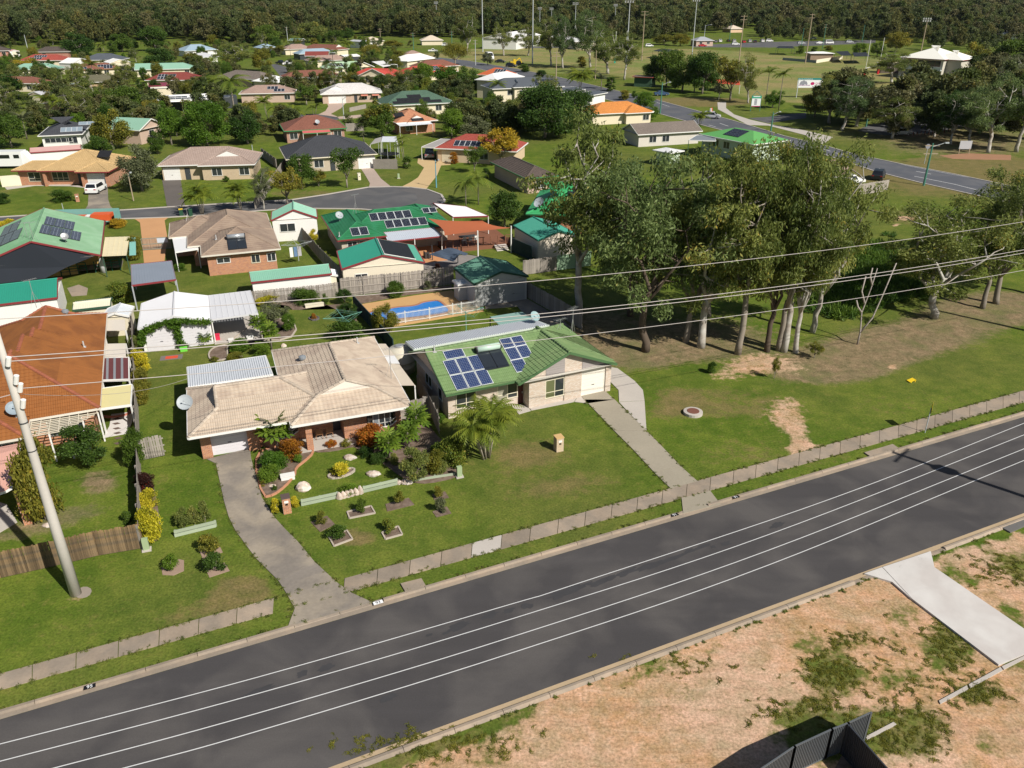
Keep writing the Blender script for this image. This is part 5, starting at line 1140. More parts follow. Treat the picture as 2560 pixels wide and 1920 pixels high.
h33=far('red brown tiled brick house with a green gutter and red patio roof',T2(240,1134),T2(785,1106),11,BRRED,M('plain_brick',(.36,.16,.10),.85,.15,pat='brick',col2=(.3,.12,.08)),M('green_gutter',(.05,.22,.09),.5),wins=(.15,.85),patio=(.28,.72,2.0,M('salmon_sheet',(.55,.13,.12),.5),M('green_gutter')))
dish(h33 .root,on_plane(h33,(0,'f'),h33 .Wd*.55,1.6),.5,.1)
far('orange tiled house with solar panels beside the main road',T2(1905,645),T2(2172,655),10,M('vivid_orange_tile',(.55,.13,.05),.85,.15,pat='tile'),CRM,pv=[(0,'f',.5,1.0,4,2)],wins=())
far('pinkish tiled house with one small solar array behind the golden palms',T2(-150,812),T2(337,802),9,PKBR,PNK,pv=[(0,'f',.5,2.2,3,1),(0,'f',.62,.8,3,1)],wins=(.85,))
far('white roofed house behind the pinkish tiled one',T2(-40,700),T2(182,715),8,WSHT,CRM,wins=())
far('charcoal sheet roofed two storey house with a dark solar roof',T3(-170,770),T3(455,745),11,SLATE,CRM,ze=4.6,wins=(.25,.4),ext=[(.27,.72,-1.0,8,'x','d','d',4.9)],pv=[(1,'f',.33,.6,6,2),(0,'f',.82,1.2,3,1)],pvm=DKC)
far('white upper storey house behind the charcoal roofs',T2(2080,700),T3(110,660),8,PALEROOF,CRM,ze=5.2,wins=(.3,))
shelter('dark grey carport roof with a pale edge between the charcoal roofs',[T3(380,805),T3(635,772),T3(540,748),T3(330,762)],(3,3,3.2,3.2),SLATE,white)
far('black flat roofed white house beside the round trees',T3(545,850),T3(828,800),6,SLATE,white,p=.12,e=('g','g'),wins=(.5,),ze=3.0)
far('vivid orange tiled house behind the tall gum crowns',T3(690,990),T3(1228,962),10,ORNG,CRM,ext=[(.5,.95,-1.2,6,'x','h','h')],wins=(.85,))
far('mauve grey tiled white house below the orange roof',T3(1088,1165),T3(1648,1132),8,GRBR,M('pale_wall',(.56,.52,.47),.8),e=('g','g'),wins=(.25,.45))
h43=far('light green sheet roofed house with black solar panels beside the main road',(1747,335),(1884,362),10,GSHT,PALEG,ze=3.6,p=.3,wins=(.3,.5,.75),pv=[(0,'f',.35,1.6,4,2,1.0,1.5)],pvm=DKC)
shelter('dark grey patio roof beside the light green roofed house',[(1722,350),(1790,352),(1784,339),(1742,338)],(3.3,3.3,3.5,3.5),M('grey_sheet_dark',(.2,.22,.24),.5),white,((0,0),(.5,0),(1,0)),postm=M('dark_green_trim'))
h63=far('mauve brown tiled house peeping out behind the fence by the main road',T8(378,272),T8(720,292),9,PKBR,M('apricot_wall',(.62,.38,.2),.8),wins=(.3,),gar=(.6,3,M('apricot_wall')))
far('red tiled house with solar panels and a yellow wattle in front',W6(135,273),W6(760,300),10,RED,M('sand_wall',(.55,.42,.28),.8),pv=[(0,'f',.22,1.0,5,1,1.05,1.9)],gar=(.17,2.6,CRM),wins=(.6,),pvm=(PVF,CELL_BLACK))
shelter('grey sheet carport attached to the red tiled house',[W6(42,263),W6(160,270),W6(268,206),W6(190,202)],(2.5,2.5,2.7,2.7),M('grey_old_sheet',(.34,.32,.3),.6,.2),white,((0,0),(.98,0)))
far('charcoal tiled house with a white garage door by the turning circle',W5(226,420),W5(916,377),13,CHAR,M('fawn_brick',(.48,.40,.30),.85,.1,pat='brick',col2=(.43,.35,.25)),creamp,gar=(.88,3.0),wins=(.35,),door=.5)
far('dark brown tiled house at the end of the turning circle',W6(828,503),W6(1075,480),15,M('dark_taupe_tile',(.13,.10,.085),.85,.2,pat='tile',p=(.3,.35,.03),bump=.5),PNK,M('green_gutter'),axis='y',wins=(.5,))
h64=far('emerald sheet roofed house hidden behind the tall gums',W6(830,770),W6(1290,790),14,M('emerald_sheet',(.05,.33,.12),.5,.12,pat='rib',p=(.25,),bump=.3),BRICK,M('emerald_trim',(.03,.16,.07)),wins=(),pv=[(0,'f',.62,.8,4,1,1.5,1.0),(0,'f',.62,3.0,3,1,1.5,1.0),(0,'f',.62,4.4,2,1,1.5,1.0)],pvm=DKC)
dish(h64 .root,on_plane(h64,(0,'f'),h64 .Wd*.2,1.2),.75,-.5)
h50=House('tan tiled roof house with brick walls and a white car in its drive',W1(190,325),R_(3.5),[Block(4.4,16.5,-.6,11.0,'x','h','h'),Block(0,9.5,0,5.2,'x','h','h'),Block(11.1,16.6,-1.9,4.2,'y','h','h')],TAN,BRICK,MAROON,'tile',1,walls=[(5.0,16.0,1.0,10.4),(.6,5.4,.8,4.6),(11.8,16.1,-.9,3,2.5)])
h50 .win(2.2,4.1,.7,2.1,.8,'f',2,1.1,creamp);h50 .win(6.0,8.6,.7,2.1,1.0,'f',3,1.1,creamp);h50 .garage(12.6,15.4,-.9,'f',white,2.1);h50 .door(10.2,10.9,1.0)
for x in(5.3,11.9,15.8):mb=MB();mb.box(x-.2,-.35 if x<6 else-1.3,0,x+.2,.05 if x<6 else-.9,2.45);mb.build('pier',BRICK,h50 .root)
for key,u,v in(((0,'l'),4.5,1.5),((0,'f'),8.7,3.9)):mb=MB();mb.poly([on_plane(h50,key,a,b,.06)for a,b in((u,v),(u+2.2,v),(u+2.2,v+2.0),(u,v+2.0))]);mb.build('heating_mat',MATBLK,h50 .root)
drive('pale path along the front of the tan tiled house',[T5(40,375),T5(300,352),T5(560,345),T5(770,372),T5(770,385),T5(600,365),T5(300,362),T5(60,395)],CONC_NEW,.03,'path')
wl=thing('side_wall','cream rendered side wall left of the tan tiled house','wall',P(T5(20,368)));a,b=P(T5(20,372))-wl.location,P(T5(190,358))-wl.location;mb=MB();mb.bar(a+Vector((0,0,.9)),b+Vector((0,0,.9)),.15,1.8);mb.build('panel',creamp,wl)
h51=far('pinkish grey tiled brick house with wheelie bins at its garage',T5(1355,190),T5(2206,166),10,PINKG,YBRICK,white,e=('h','h'),ext=[(.42,1.0,-1.0,9.5,'y','d','h')],gar=(.13,2.6),wins=(.6,.88),door=.29)
far('dark green roofed long shed at the foot of the forest',T2(282,352),T2(392,352),10,M('dim_green_roof',(.12,.2,.16),.6,pat='rib',p=(.3,)),dgrey,p=.2,e=('g','g'),wins=(),ze=3.5)
far('white box shed among the far palms',T2(800,355),T2(925,362),8,PGREY,white,p=.15,e=('g','g'),wins=(.7,),ze=3.4)
far('cream roofed house behind the far power poles',T2(958,358),T2(1112,352),10,M('cream_roof',(.55,.46,.36),.7),CRM,wins=())
far('pale roofed house left of the tall far gums',T2(1425,350),T2(1620,348),12,M('cream_roof'),CRM,wins=())
far('big white roofed hall behind the gums at the sports ground',T3(40,335),T3(250,300),20,WSHT,white,p=.25,e=('g','g'),ze=5.5,wins=(.3,))
far('low white clubroom right of the big hall',T3(270,305),T3(550,362),12,WSHT,CRM,p=.15,ze=4,wins=())
far('grey tiled toilet block by the far car park',T3(1590,352),T3(1750,350),9,M('grey_tile_far',(.30,.31,.34),.8,.1),PNK,ze=3,wins=(.3,.7))
far('orange roofed house deep in the far trees',T3(1890,250),T3(2000,248),12,M('cream_roof'),PEACH,wins=())
far('red tiled house among trees at the far right',T4(1640,240),T4(1905,225),14,M('dull_red_tile',(.36,.13,.08),.85),CRM,wins=())
far('white shed roof at the far right edge',T4(2150,300),T4(2260,260),14,WSHT,white,p=.2,ze=4,wins=())
hc=far('white roofed two storey clubhouse with a glazed upper deck',T4(1135,494),T4(1530,517),20,M('club_white_roof',(.80,.78,.70),.5,.05),M('club_wall',(.50,.47,.40),.8),MAROON,p=.40,ze=7.0,wins=(),ext=[(.6,1.3,3.0,17,'x','h','h',6.9)])
hc.win(1.5,hc.Wd-1.5,4.6,6.4,.55,'f',7,None,M('maroon_frame',(.2,.03,.03)));mb=MB();mb.box(1,-.8,3.2,hc.Wd-.5,.5,3.45);mb.box(1,-.8,3.45,hc.Wd-.5,-.72,4.4);mb.build('balcony',M('pale_blue_wall',(.5,.55,.55),.7),hc.root)
mb=MB();[mb.box(2+i*.0,-3.0+i*.6,i*.35,hc.Wd-2,-2.4+i*.6,i*.35+.3)for i in range(4)];mb.build('bleacher',alu,hc.root)
far('cream sheet roofed kiosk below the clubhouse',T4(975,548),T4(1290,552),7,M('kiosk_roof',(.66,.57,.38),.6,.1),M('shade_wall',(.14,.11,.09),.8),p=.12,ze=3.6,wins=())
far('small white ticket block at the right end of the clubhouse',T4(1545,585),T4(1655,572),5,M('teal_cap',(.1,.35,.27),.6),CRM,p=.1,ze=3.4,wins=(.5,))
far('white roofed canteen beside the field with a cream wall',T4(365,462),T4(580,462),8,WSHT,M('canteen_wall',(.28,.2,.14),.8),p=.15,ze=3.2,wins=())
for i,(lb,pts)in enumerate([('black shade canopy right of the canteen',[T4(640,480),T4(720,478),T4(690,440),T4(580,445)]),('second black shade canopy further right of the canteen',[T4(745,488),T4(880,485),T4(850,452),T4(730,455)]),('black shade canopy over the far cricket nets',[T4(70,415),T4(235,418),T4(210,398),T4(90,398)]),('wide dark shade canopy over the field behind the leafy trees',[T3(1215,440),T3(1490,465),T3(1440,435),T3(1290,418)])]):
 shelter(lb,pts,(3.2,3.2,3.6,3.6),M('black_shade_cloth'),None,((0,0),(1,0),(0,1),(1,1)),cat='shade canopy',name='shade_canopy',postm=dgrey)
far('dark green flat club shed under the leafy row of trees',T3(1040,662),T3(1215,670),6,M('brown_flat_roof',(.12,.10,.09),.8),M('green_red_wall',(.05,.10,.06),.8),M('red_band',(.35,.06,.04)),p=.08,ze=3.2,e=('g','g'),wins=())
far('small white shed roof hidden among the gums',T7(1215,52),T7(1370,80),4,PALEROOF,PALEG,p=.2,wins=())
#  plants
OLIVE_L=leafmat('gum_leaves',(.060,.095,.018),(.275,.310,.080),(.38,.31,.06),.45,.07)
GUMG_L=leafmat('gum_green_leaves',(.045,.082,.022),(.210,.290,.100),(.30,.30,.08),.45,.05)
DARK_L=leafmat('dark_leaves',(.020,.050,.008),(.080,.145,.022),None,.35)
MID_L=leafmat('mid_green_leaves',(.038,.085,.010),(.135,.205,.028),None,.4)
BRIGHT_L=leafmat('bright_leaves',(.050,.115,.010),(.170,.280,.030),None,.45)
YOL_L=leafmat('yellow_olive_leaves',(.075,.095,.012),(.270,.255,.036),(.40,.30,.04),.4,.1)
GOLD_L=leafmat('golden_leaves',(.16,.12,.012),(.52,.38,.025),None,.35)
LEMON_L=leafmat('lemon_leaves',(.10,.13,.010),(.62,.52,.03),(.75,.62,.05),.35,.35)
GREY_L=leafmat('grey_green_leaves',(.070,.085,.038),(.210,.225,.110),None,.35)
PALM_L=leafmat('palm_leaves',(.050,.095,.012),(.190,.235,.032),(.34,.27,.04),.35,.15)
CANE_L=leafmat('golden_cane_leaves',(.060,.105,.012),(.225,.270,.030),(.46,.32,.05),.4,.12)
RED_L=leafmat('red_croton_leaves',(.14,.040,.008),(.52,.19,.02),(.28,.20,.02),.35,.2)
MAROON_L=leafmat('maroon_leaves',(.020,.008,.008),(.085,.025,.020),(.30,.02,.02),.3,.05)
PAW_L=leafmat('pawpaw_leaves',(.065,.13,.014),(.20,.30,.035),(.38,.36,.05),.4,.12)
WBARK=M('white_bark',(.42,.40,.36),.8,.35,.5,5,rnd=.2,col2=(.26,.22,.18));DBARK=M('dark_bark',(.10,.075,.055),.9,.3,.8,6,rnd=.3);GBARK=M('grey_bark',(.22,.19,.155),.9,.3,.8,6,rnd=.2)
DEAD=M('dead_wood',(.34,.30,.27),.9,.2)
def leaf_mesh(name,C,n,size,droop,seed,mats,out=.5,flat=0.0):
 """n rhombic leaf faces in each clump C = (x, y, z, rx, rz)"""
 g=np.random.default_rng(seed);C=np.array(C,dtype=float);k=len(C);N=k*n
 idx=np.repeat(np.arange(k),n)
 d=g.normal(size=(N,3));d/=np.linalg.norm(d,axis=1)[:,None]
 r=g.random(N)**.45
 pos=C[idx,:3]+d*r[:,None]*np.stack([C[idx,3],C[idx,3],C[idx,4]],1)*(1+.25*g.normal(size=N)[:,None]*.5)
 ax=g.normal(size=(N,3))*.7+d*out;ax[:,2]-=droop;ax/=np.linalg.norm(ax,axis=1)[:,None]
 nm=g.normal(size=(N,3));nm[:,2]+=flat;sd=np.cross(ax,nm);sd/=np.linalg.norm(sd,axis=1)[:,None]+1e-9
 s=g.uniform(.65,1.35,N)[:,None];L,W=size
 a=pos-ax*L*.5*s;b=pos+sd*W*.5*s;c=pos+ax*L*.5*s;e=pos-sd*W*.5*s
 co=np.stack([a,b,c,e],1).reshape(-1,3).astype(np.float32)
 co[:,2]=np.maximum(co[:,2],.02)
 me=bpy.data.meshes.new(name);me.vertices.add(N*4);me.vertices.foreach_set('co',co.ravel())
 me.loops.add(N*4);me.loops.foreach_set('vertex_index',np.arange(N*4,dtype=np.int32))
 me.polygons.add(N);me.polygons.foreach_set('loop_start',np.arange(0,N*4,4,dtype=np.int32));me.polygons.foreach_set('loop_total',np.full(N,4,dtype=np.int32))
 off=g.normal(size=k)*.13
 t=np.clip(.5+off[idx]+g.normal(size=N)*.19,0,1).astype(np.float32)
 at=me.attributes.new('tint','FLOAT','POINT');at.data.foreach_set('value',np.repeat(t,4))
 me.update(calc_edges=True)
 for m in(mats if isinstance(mats,(list,tuple))else[mats]):me.materials.append(m)
 return me
PROTO={}
def limb_path(r,a,b,n=5,w=.06):
 L=(b-a).length;return[a.lerp(b,i/n)+Vector((r.uniform(-1,1),r.uniform(-1,1),r.uniform(-.3,.3)))*L*w*(1 if 0<i<n else 0)for i in range(n+1)]
def make_gum(seed,h=20.0,w=11.0,n=300,lf=(.46,.15),lean=0.0,nl=5,low=.30,m=0):
 r=random.Random(seed);tb=MB();C=[]
 fork=Vector((lean*h*.35+r.uniform(-.4,.4),r.uniform(-.5,.5),h*low));tb.tube(limb_path(r,Vector((0,0,-.1)),fork,5,.03),[.42,.36,.33,.31,.29,.27],9)
 for i in range(nl):
  a=2*math.pi*(i+r.uniform(-.2,.2))/nl;rad=w*.5*r.uniform(.35,.8);top=Vector((lean*h+math.cos(a)*rad,math.sin(a)*rad,h*r.uniform(.68,.93)))
  if i==0:top=Vector((lean*h+r.uniform(-.6,.6),r.uniform(-.6,.6),h*.95))
  pp=limb_path(r,fork+Vector((0,0,-.3-r.random())),top,6,.07);tb.tube(pp,[.22,.18,.15,.12,.09,.06,.03],6)
  C.append((*top,r.uniform(1.0,1.6),r.uniform(1.0,1.5)))
  for k in range(8):
   q=pp[(1,2,3,4,5,3,4,2)[k]];t=q+Vector((r.uniform(-1,1)*w*.32,r.uniform(-1,1)*w*.32,r.uniform(-.06,.12)*h));tb.tube(limb_path(r,q,t,3,.08),[.08,.06,.04,.02],5)
   C.append((*t,r.uniform(.8,1.5),r.uniform(.9,1.5)))
 t_me=tb.mesh('trunk',WBARK,None,True);c_me=leaf_mesh('crown',C,n,lf,.9,seed,OLIVE_L,.3)
 return(t_me,c_me,h,w)
def make_dense(seed,h=8.0,w=8.0,n=260,lf=(.34,.20),trunk=.28,base=.22,k=34,spread=1.0,flat=.3):
 r=random.Random(seed);tb=MB();C=[]
 tb.tube(limb_path(r,Vector((0,0,-.1)),Vector((0,0,h*.45)),4,.03),[.26,.22,.2,.17,.12],8)
 for i in range(k):
  z=r.random();a=r.uniform(0,6.283);zz=h*(base+(1-base)*z*.92);e=math.sqrt(max(0,1-((z-.38)/.66)**2));rr=w*.5*e*r.uniform(.45,.95)*.86
  p=Vector((math.cos(a)*rr,math.sin(a)*rr,zz));C.append((*p,w*.15*r.uniform(.8,1.25),w*.13*r.uniform(.8,1.2)))
  if i%4==0:tb.tube([Vector((0,0,h*.25)),Vector((p.x*.5,p.y*.5,h*.32+p.z*.15)),p],[.1,.07,.03],5)
 return(tb.mesh('trunk',GBARK,None,True),leaf_mesh('crown',C,n,lf,.15,seed,MID_L,.7,flat),h,w)
def make_open(seed,h=8.0,w=8.0,n=190,lf=(.36,.18)):
 r=random.Random(seed);tb=MB();C=[];f=Vector((0,0,h*.2));tb.tube([Vector((0,0,-.1)),f],[.22,.18],7)
 for i in range(5):
  a=6.283*i/5+r.uniform(-.4,.4);q=Vector((math.cos(a)*w*.3,math.sin(a)*w*.3,h*r.uniform(.55,.8)));pp=limb_path(r,f,q,4,.08);tb.tube(pp,[.13,.11,.08,.05,.03],5)
  for k in range(5):
   t=pp[2+k%3]+Vector((r.uniform(-1,1)*w*.2,r.uniform(-1,1)*w*.2,r.uniform(-.03,.2)*h));tb.tube([pp[2+k%3],t],[.04,.015],4);C.append((*t,w*.13*r.uniform(.8,1.3),w*.10*r.uniform(.8,1.3)))
 return(tb.mesh('trunk',GBARK,None,True),leaf_mesh('crown',C,n,lf,.3,seed,YOL_L,.5),h,w)
def make_shrub(seed,h=1.6,w=1.8,n=170,lf=(.13,.075),k=16,base=.06):
 r=random.Random(seed);tb=MB();C=[]
 for i in range(k):
  z=r.random();a=r.uniform(0,6.283);e=math.sqrt(max(0,1-((z-.42)/.62)**2));rr=w*.5*e*r.uniform(.3,.9)*.8
  C.append((math.cos(a)*rr,math.sin(a)*rr,h*(base+.12+(.80-base)*z),w*.2*r.uniform(.8,1.2),h*.15*r.uniform(.8,1.2)))
  if i<5:tb.tube([(0,0,-.05),(math.cos(a)*rr*.7,math.sin(a)*rr*.7,h*.6)],[.035,.012],5)
 return(tb.mesh('stem',GBARK,None,True),leaf_mesh('foliage',C,n,lf,.1,seed,MID_L,.8,.2),h,w)
for i in range(4):PROTO['gum',i]=make_gum(40+i,20,11,280,(.42,.13),(0,.06,-.05,.12)[i],(6,5,6,5)[i],(.34,.24,.28,.26)[i])
for i in range(3):PROTO['dense',i]=make_dense(60+i)
for i in range(2):PROTO['open',i]=make_open(70+i)
for i in range(3):PROTO['shrub',i]=make_shrub(80+i)
PROTO['umbrella',0]=make_dense(90,7,11,260,(.3,.16),base=.5,k=36);PROTO['cone',0]=make_dense(91,9,4.5,240,(.3,.16),base=.05,k=30)
PROTO['big',0]=make_dense(92,11,12,330,(.40,.24),base=.15,k=48);PROTO['ball',0]=make_shrub(93,1.0,1.0,260,(.06,.04),18,0.0);PROTO['bush',0]=make_shrub(94,2.4,3.2,330,(.16,.09),26);PROTO['weep',0]=make_gum(95,12,9,300,(.6,.12),0,6,.25)
def frond_mesh(L=2.6,droop=1.0,n=13,w=.62,mat=PALM_L):
 """one feather frond along +x from the base, arching over"""
 mb=MB();P0=[];tints=[]
 for i in range(n+1):
  t=i/n;P0 .append(Vector((L*(t-.12*droop*t*t),0,L*(.42*t-.62*droop*t*t))))
 for i in range(n):
  a,b=P0[i],P0[i+1];mb.bar(a,b,.035,.03)
  t=(i+.5)/n;wl=w*(math.sin(math.pi*min(1,.12+t*.95))**.6)
  for s in(-1,1):
   d=(b-a).normalized();tip=a+d*.35*L*.25+Vector((0,s*wl,-.22*wl-.1*droop));m=a.lerp(b,.9);mb.poly([a,m,tip]if s>0 else[m,a,tip])
 me=mb.mesh('frond',mat);at=me.attributes.new('tint','FLOAT','POINT');r=random.Random(5)
 at.data.foreach_set('value',np.array([r.uniform(.25,.8)for _ in range(len(me.vertices))],dtype=np.float32));return me
FR={k:frond_mesh(*a)for k,a in{'palm':(2.6,1.0,13,.62,PALM_L),'cane':(2.2,1.15,12,.5,CANE_L),'droop':(3.6,1.45,14,.8,PALM_L),'gold':(2.4,1.1,12,.55,CANE_L),'silver':(2.2,.8,12,.5,GREY_L)}.items()}
def palm(name,label,base,h,kind='palm',n=13,stems=1,spread=.5,sc=1.0,group=None,bark=None,cat='palm',seed=None):
 r=random.Random(seed if seed is not None else hash(label)%1000);r=random.Random(int(abs(base.x*13+base.y*7))if seed is None else seed)
 t=thing(name,label,cat,base,0,group);me=FR[kind]
 for s in range(stems):
  a=r.uniform(0,6.283);hh=h*(r.uniform(.62,1)if stems>1 else 1);rad=spread*r.uniform(.2,1)if stems>1 else 0
  b0=Vector((math.cos(a)*rad*.25,math.sin(a)*rad*.25,-.05));top=Vector((math.cos(a)*rad,math.sin(a)*rad,hh))
  mb=MB();mb.tube([b0,b0 .lerp(top,.5)+Vector((0,0,.05)),top],[.11*sc,.085*sc,.06*sc]if stems==1 else[.055,.05,.04],7);mb.build('trunk' if stems==1 else 'stem',bark or GBARK,t,True)
  for i in range(n):
   az=6.283*i/n+r.uniform(-.25,.25);el=r.uniform(-.25,.75);k=sc*r.uniform(.8,1.12)
   link('frond',me,t,Matrix.Translation(top)@Matrix.Rotation(az,4,'Z')@Matrix.Rotation(-el,4,'Y')@Matrix.Scale(k,4))
 return t
def hgt_at(b,ty):
 k=(ty-960)/FPX;d=b.y*(ST+k*CT)/(CT-k*ST);return CAMH-d
TN=[0]
def plant(kind,var,base,h,w,mat,label,cat='tree',group=None,name=None,bark=None,rz=None):
 k=(kind,var)if(kind,var)in PROTO else(kind,0);tm,cm,h0,w0=PROTO[k];TN[0]+=1
 nm=name or{'shrub':'shrub','ball':'shrub','bush':'shrub','gum':'gum_tree'}.get(kind,'tree')
 t=thing(nm,label,cat,base,(TN[0]*2.4)%6.28 if rz is None else rz,group);t.scale=(w/w0,w/w0,h/h0)
 for me,m in((tm,bark),(cm,mat)):
  o=link(me.name.split('.')[0],me,t)
  if m:o.material_slots[0].link='OBJECT';o.material_slots[0].material=m
 return t
def tr(kind,bx,by,ty,wpx,mat,label,bark=None,group=None,var=None,rz=None):
 b=P((bx,by));h=max(.5,hgt_at(b,ty));d=b.y*CT+(CAMH-h*.6)*ST;w=wpx*d/FPX
 nv={'gum':4,'dense':3,'open':2,'shrub':3}.get(kind,1)
 return plant(kind,(TN[0]if var is None else var)%nv,b,h,w,mat,label,'tree' if h>2.2 or kind=='gum' else 'shrub',group,None,bark,rz)
def pl(kind,bx,by,ty,wpx,label,n=13,stems=1,group=None,bark=None):
 b=P((bx,by));h=max(1,hgt_at(b,ty));d=b.y*CT+(CAMH-h*.7)*ST;w=wpx*d/FPX;fl={'palm':2.5,'cane':2.0,'droop':3.0,'gold':2.2,'silver':2.1}[kind]
 sc=min(2.2,max(.45,w*.5/fl));return palm('palm_tree',label,b,max(.8,h-.35*fl*sc),kind,n,stems,w*.22,sc,group,bark)
G_='tall gums on the grass bank'
for q in[(1447,787,272,300,OLIVE_L,'tall white trunked gum standing alone left of the gum grove',WBARK,0),(1613,878,395,330,GUMG_L,'gum with a thick dark forked trunk at the left end of the grove',DBARK,2),(1714,855,385,250,GUMG_L,'slender gum second from the left front of the grove',GBARK,1),(1752,868,372,320,OLIVE_L,'gum with a broad pale double trunk in the middle of the grove',WBARK,2),(1844,885,345,270,OLIVE_L,'gum with a slim bent trunk right of the pale double trunk',GBARK,0),(1917,879,352,230,OLIVE_L,'dark trunked gum beside the two white trunks',DBARK,1),(1946,876,340,240,OLIVE_L,'grey trunked gum just left of the whitest trunk',GBARK,3),(1959,879,335,260,OLIVE_L,'gum with the whitest straight trunk in the grove',WBARK,0),(1989,881,372,210,OLIVE_L,'short white trunked gum at the right end of the grove',WBARK,1),(2030,830,345,230,OLIVE_L,'gum leaning right with bare white limbs above the grassy gap',WBARK,3),(1575,790,405,250,GUMG_L,'gum behind the dark forked trunk',DBARK,2),(1770,790,385,260,OLIVE_L,'gum in the back row behind the pale double trunk',GBARK,1),(1560,700,395,180,GUMG_L,'small gum behind the left of the grove by the green fence',GBARK,0),(1950,720,370,200,OLIVE_L,'gum at the back right corner of the grove',GBARK,2),(2334,795,500,310,OLIVE_L,'white gum with spreading double trunk on the right bank',WBARK,2),(2455,771,455,200,OLIVE_L,'leaning gum right of the white double trunk',GBARK,3),(2490,759,425,230,OLIVE_L,'second leaning gum at the right of the bank',GBARK,1),(2580,735,430,240,GUMG_L,'gum cut by the right frame edge on the bank',GBARK,0),(2520,660,405,230,OLIVE_L,'gum behind the leaning pair near the right edge',GBARK,2)]:
 tr('gum',*q[:6],q[6],G_,q[7])
b=P((2143,861));dt_=thing('dead_tree','bare dead forked tree on the grass bank','tree',b);mb=MB()
for pp in([(0,0,-.1),(.05,0,1.2),(-.2,0,3.2),(.25,.1,5.5),(.45,.1,7.4)],[(.05,0,1.2),(1.0,.2,2.6),(1.5,.3,4.6),(2.2,.4,7.8)],[(-.05,0,4),(-.5,.2,5.2),(-.4,.2,6.6)],[(-.2,0,3.2),(-.7,-.1,3.8),(-.9,0,4.4)],[(.3,.1,5.8),(.0,.2,6.6),(.05,.2,7.4)]):mb.tube(pp,[.09-.013*i for i in range(len(pp))],6)
mb.build('trunk',DEAD,dt_,True)
PD,PO,PB,PM,PY,PG=DARK_L,OLIVE_L,BRIGHT_L,MID_L,YOL_L,GREY_L
RK='park trees by the main road';RR='row of leafy trees along the sports field';FG='tall gums along the sports field fence';ST_='garden trees between the houses'
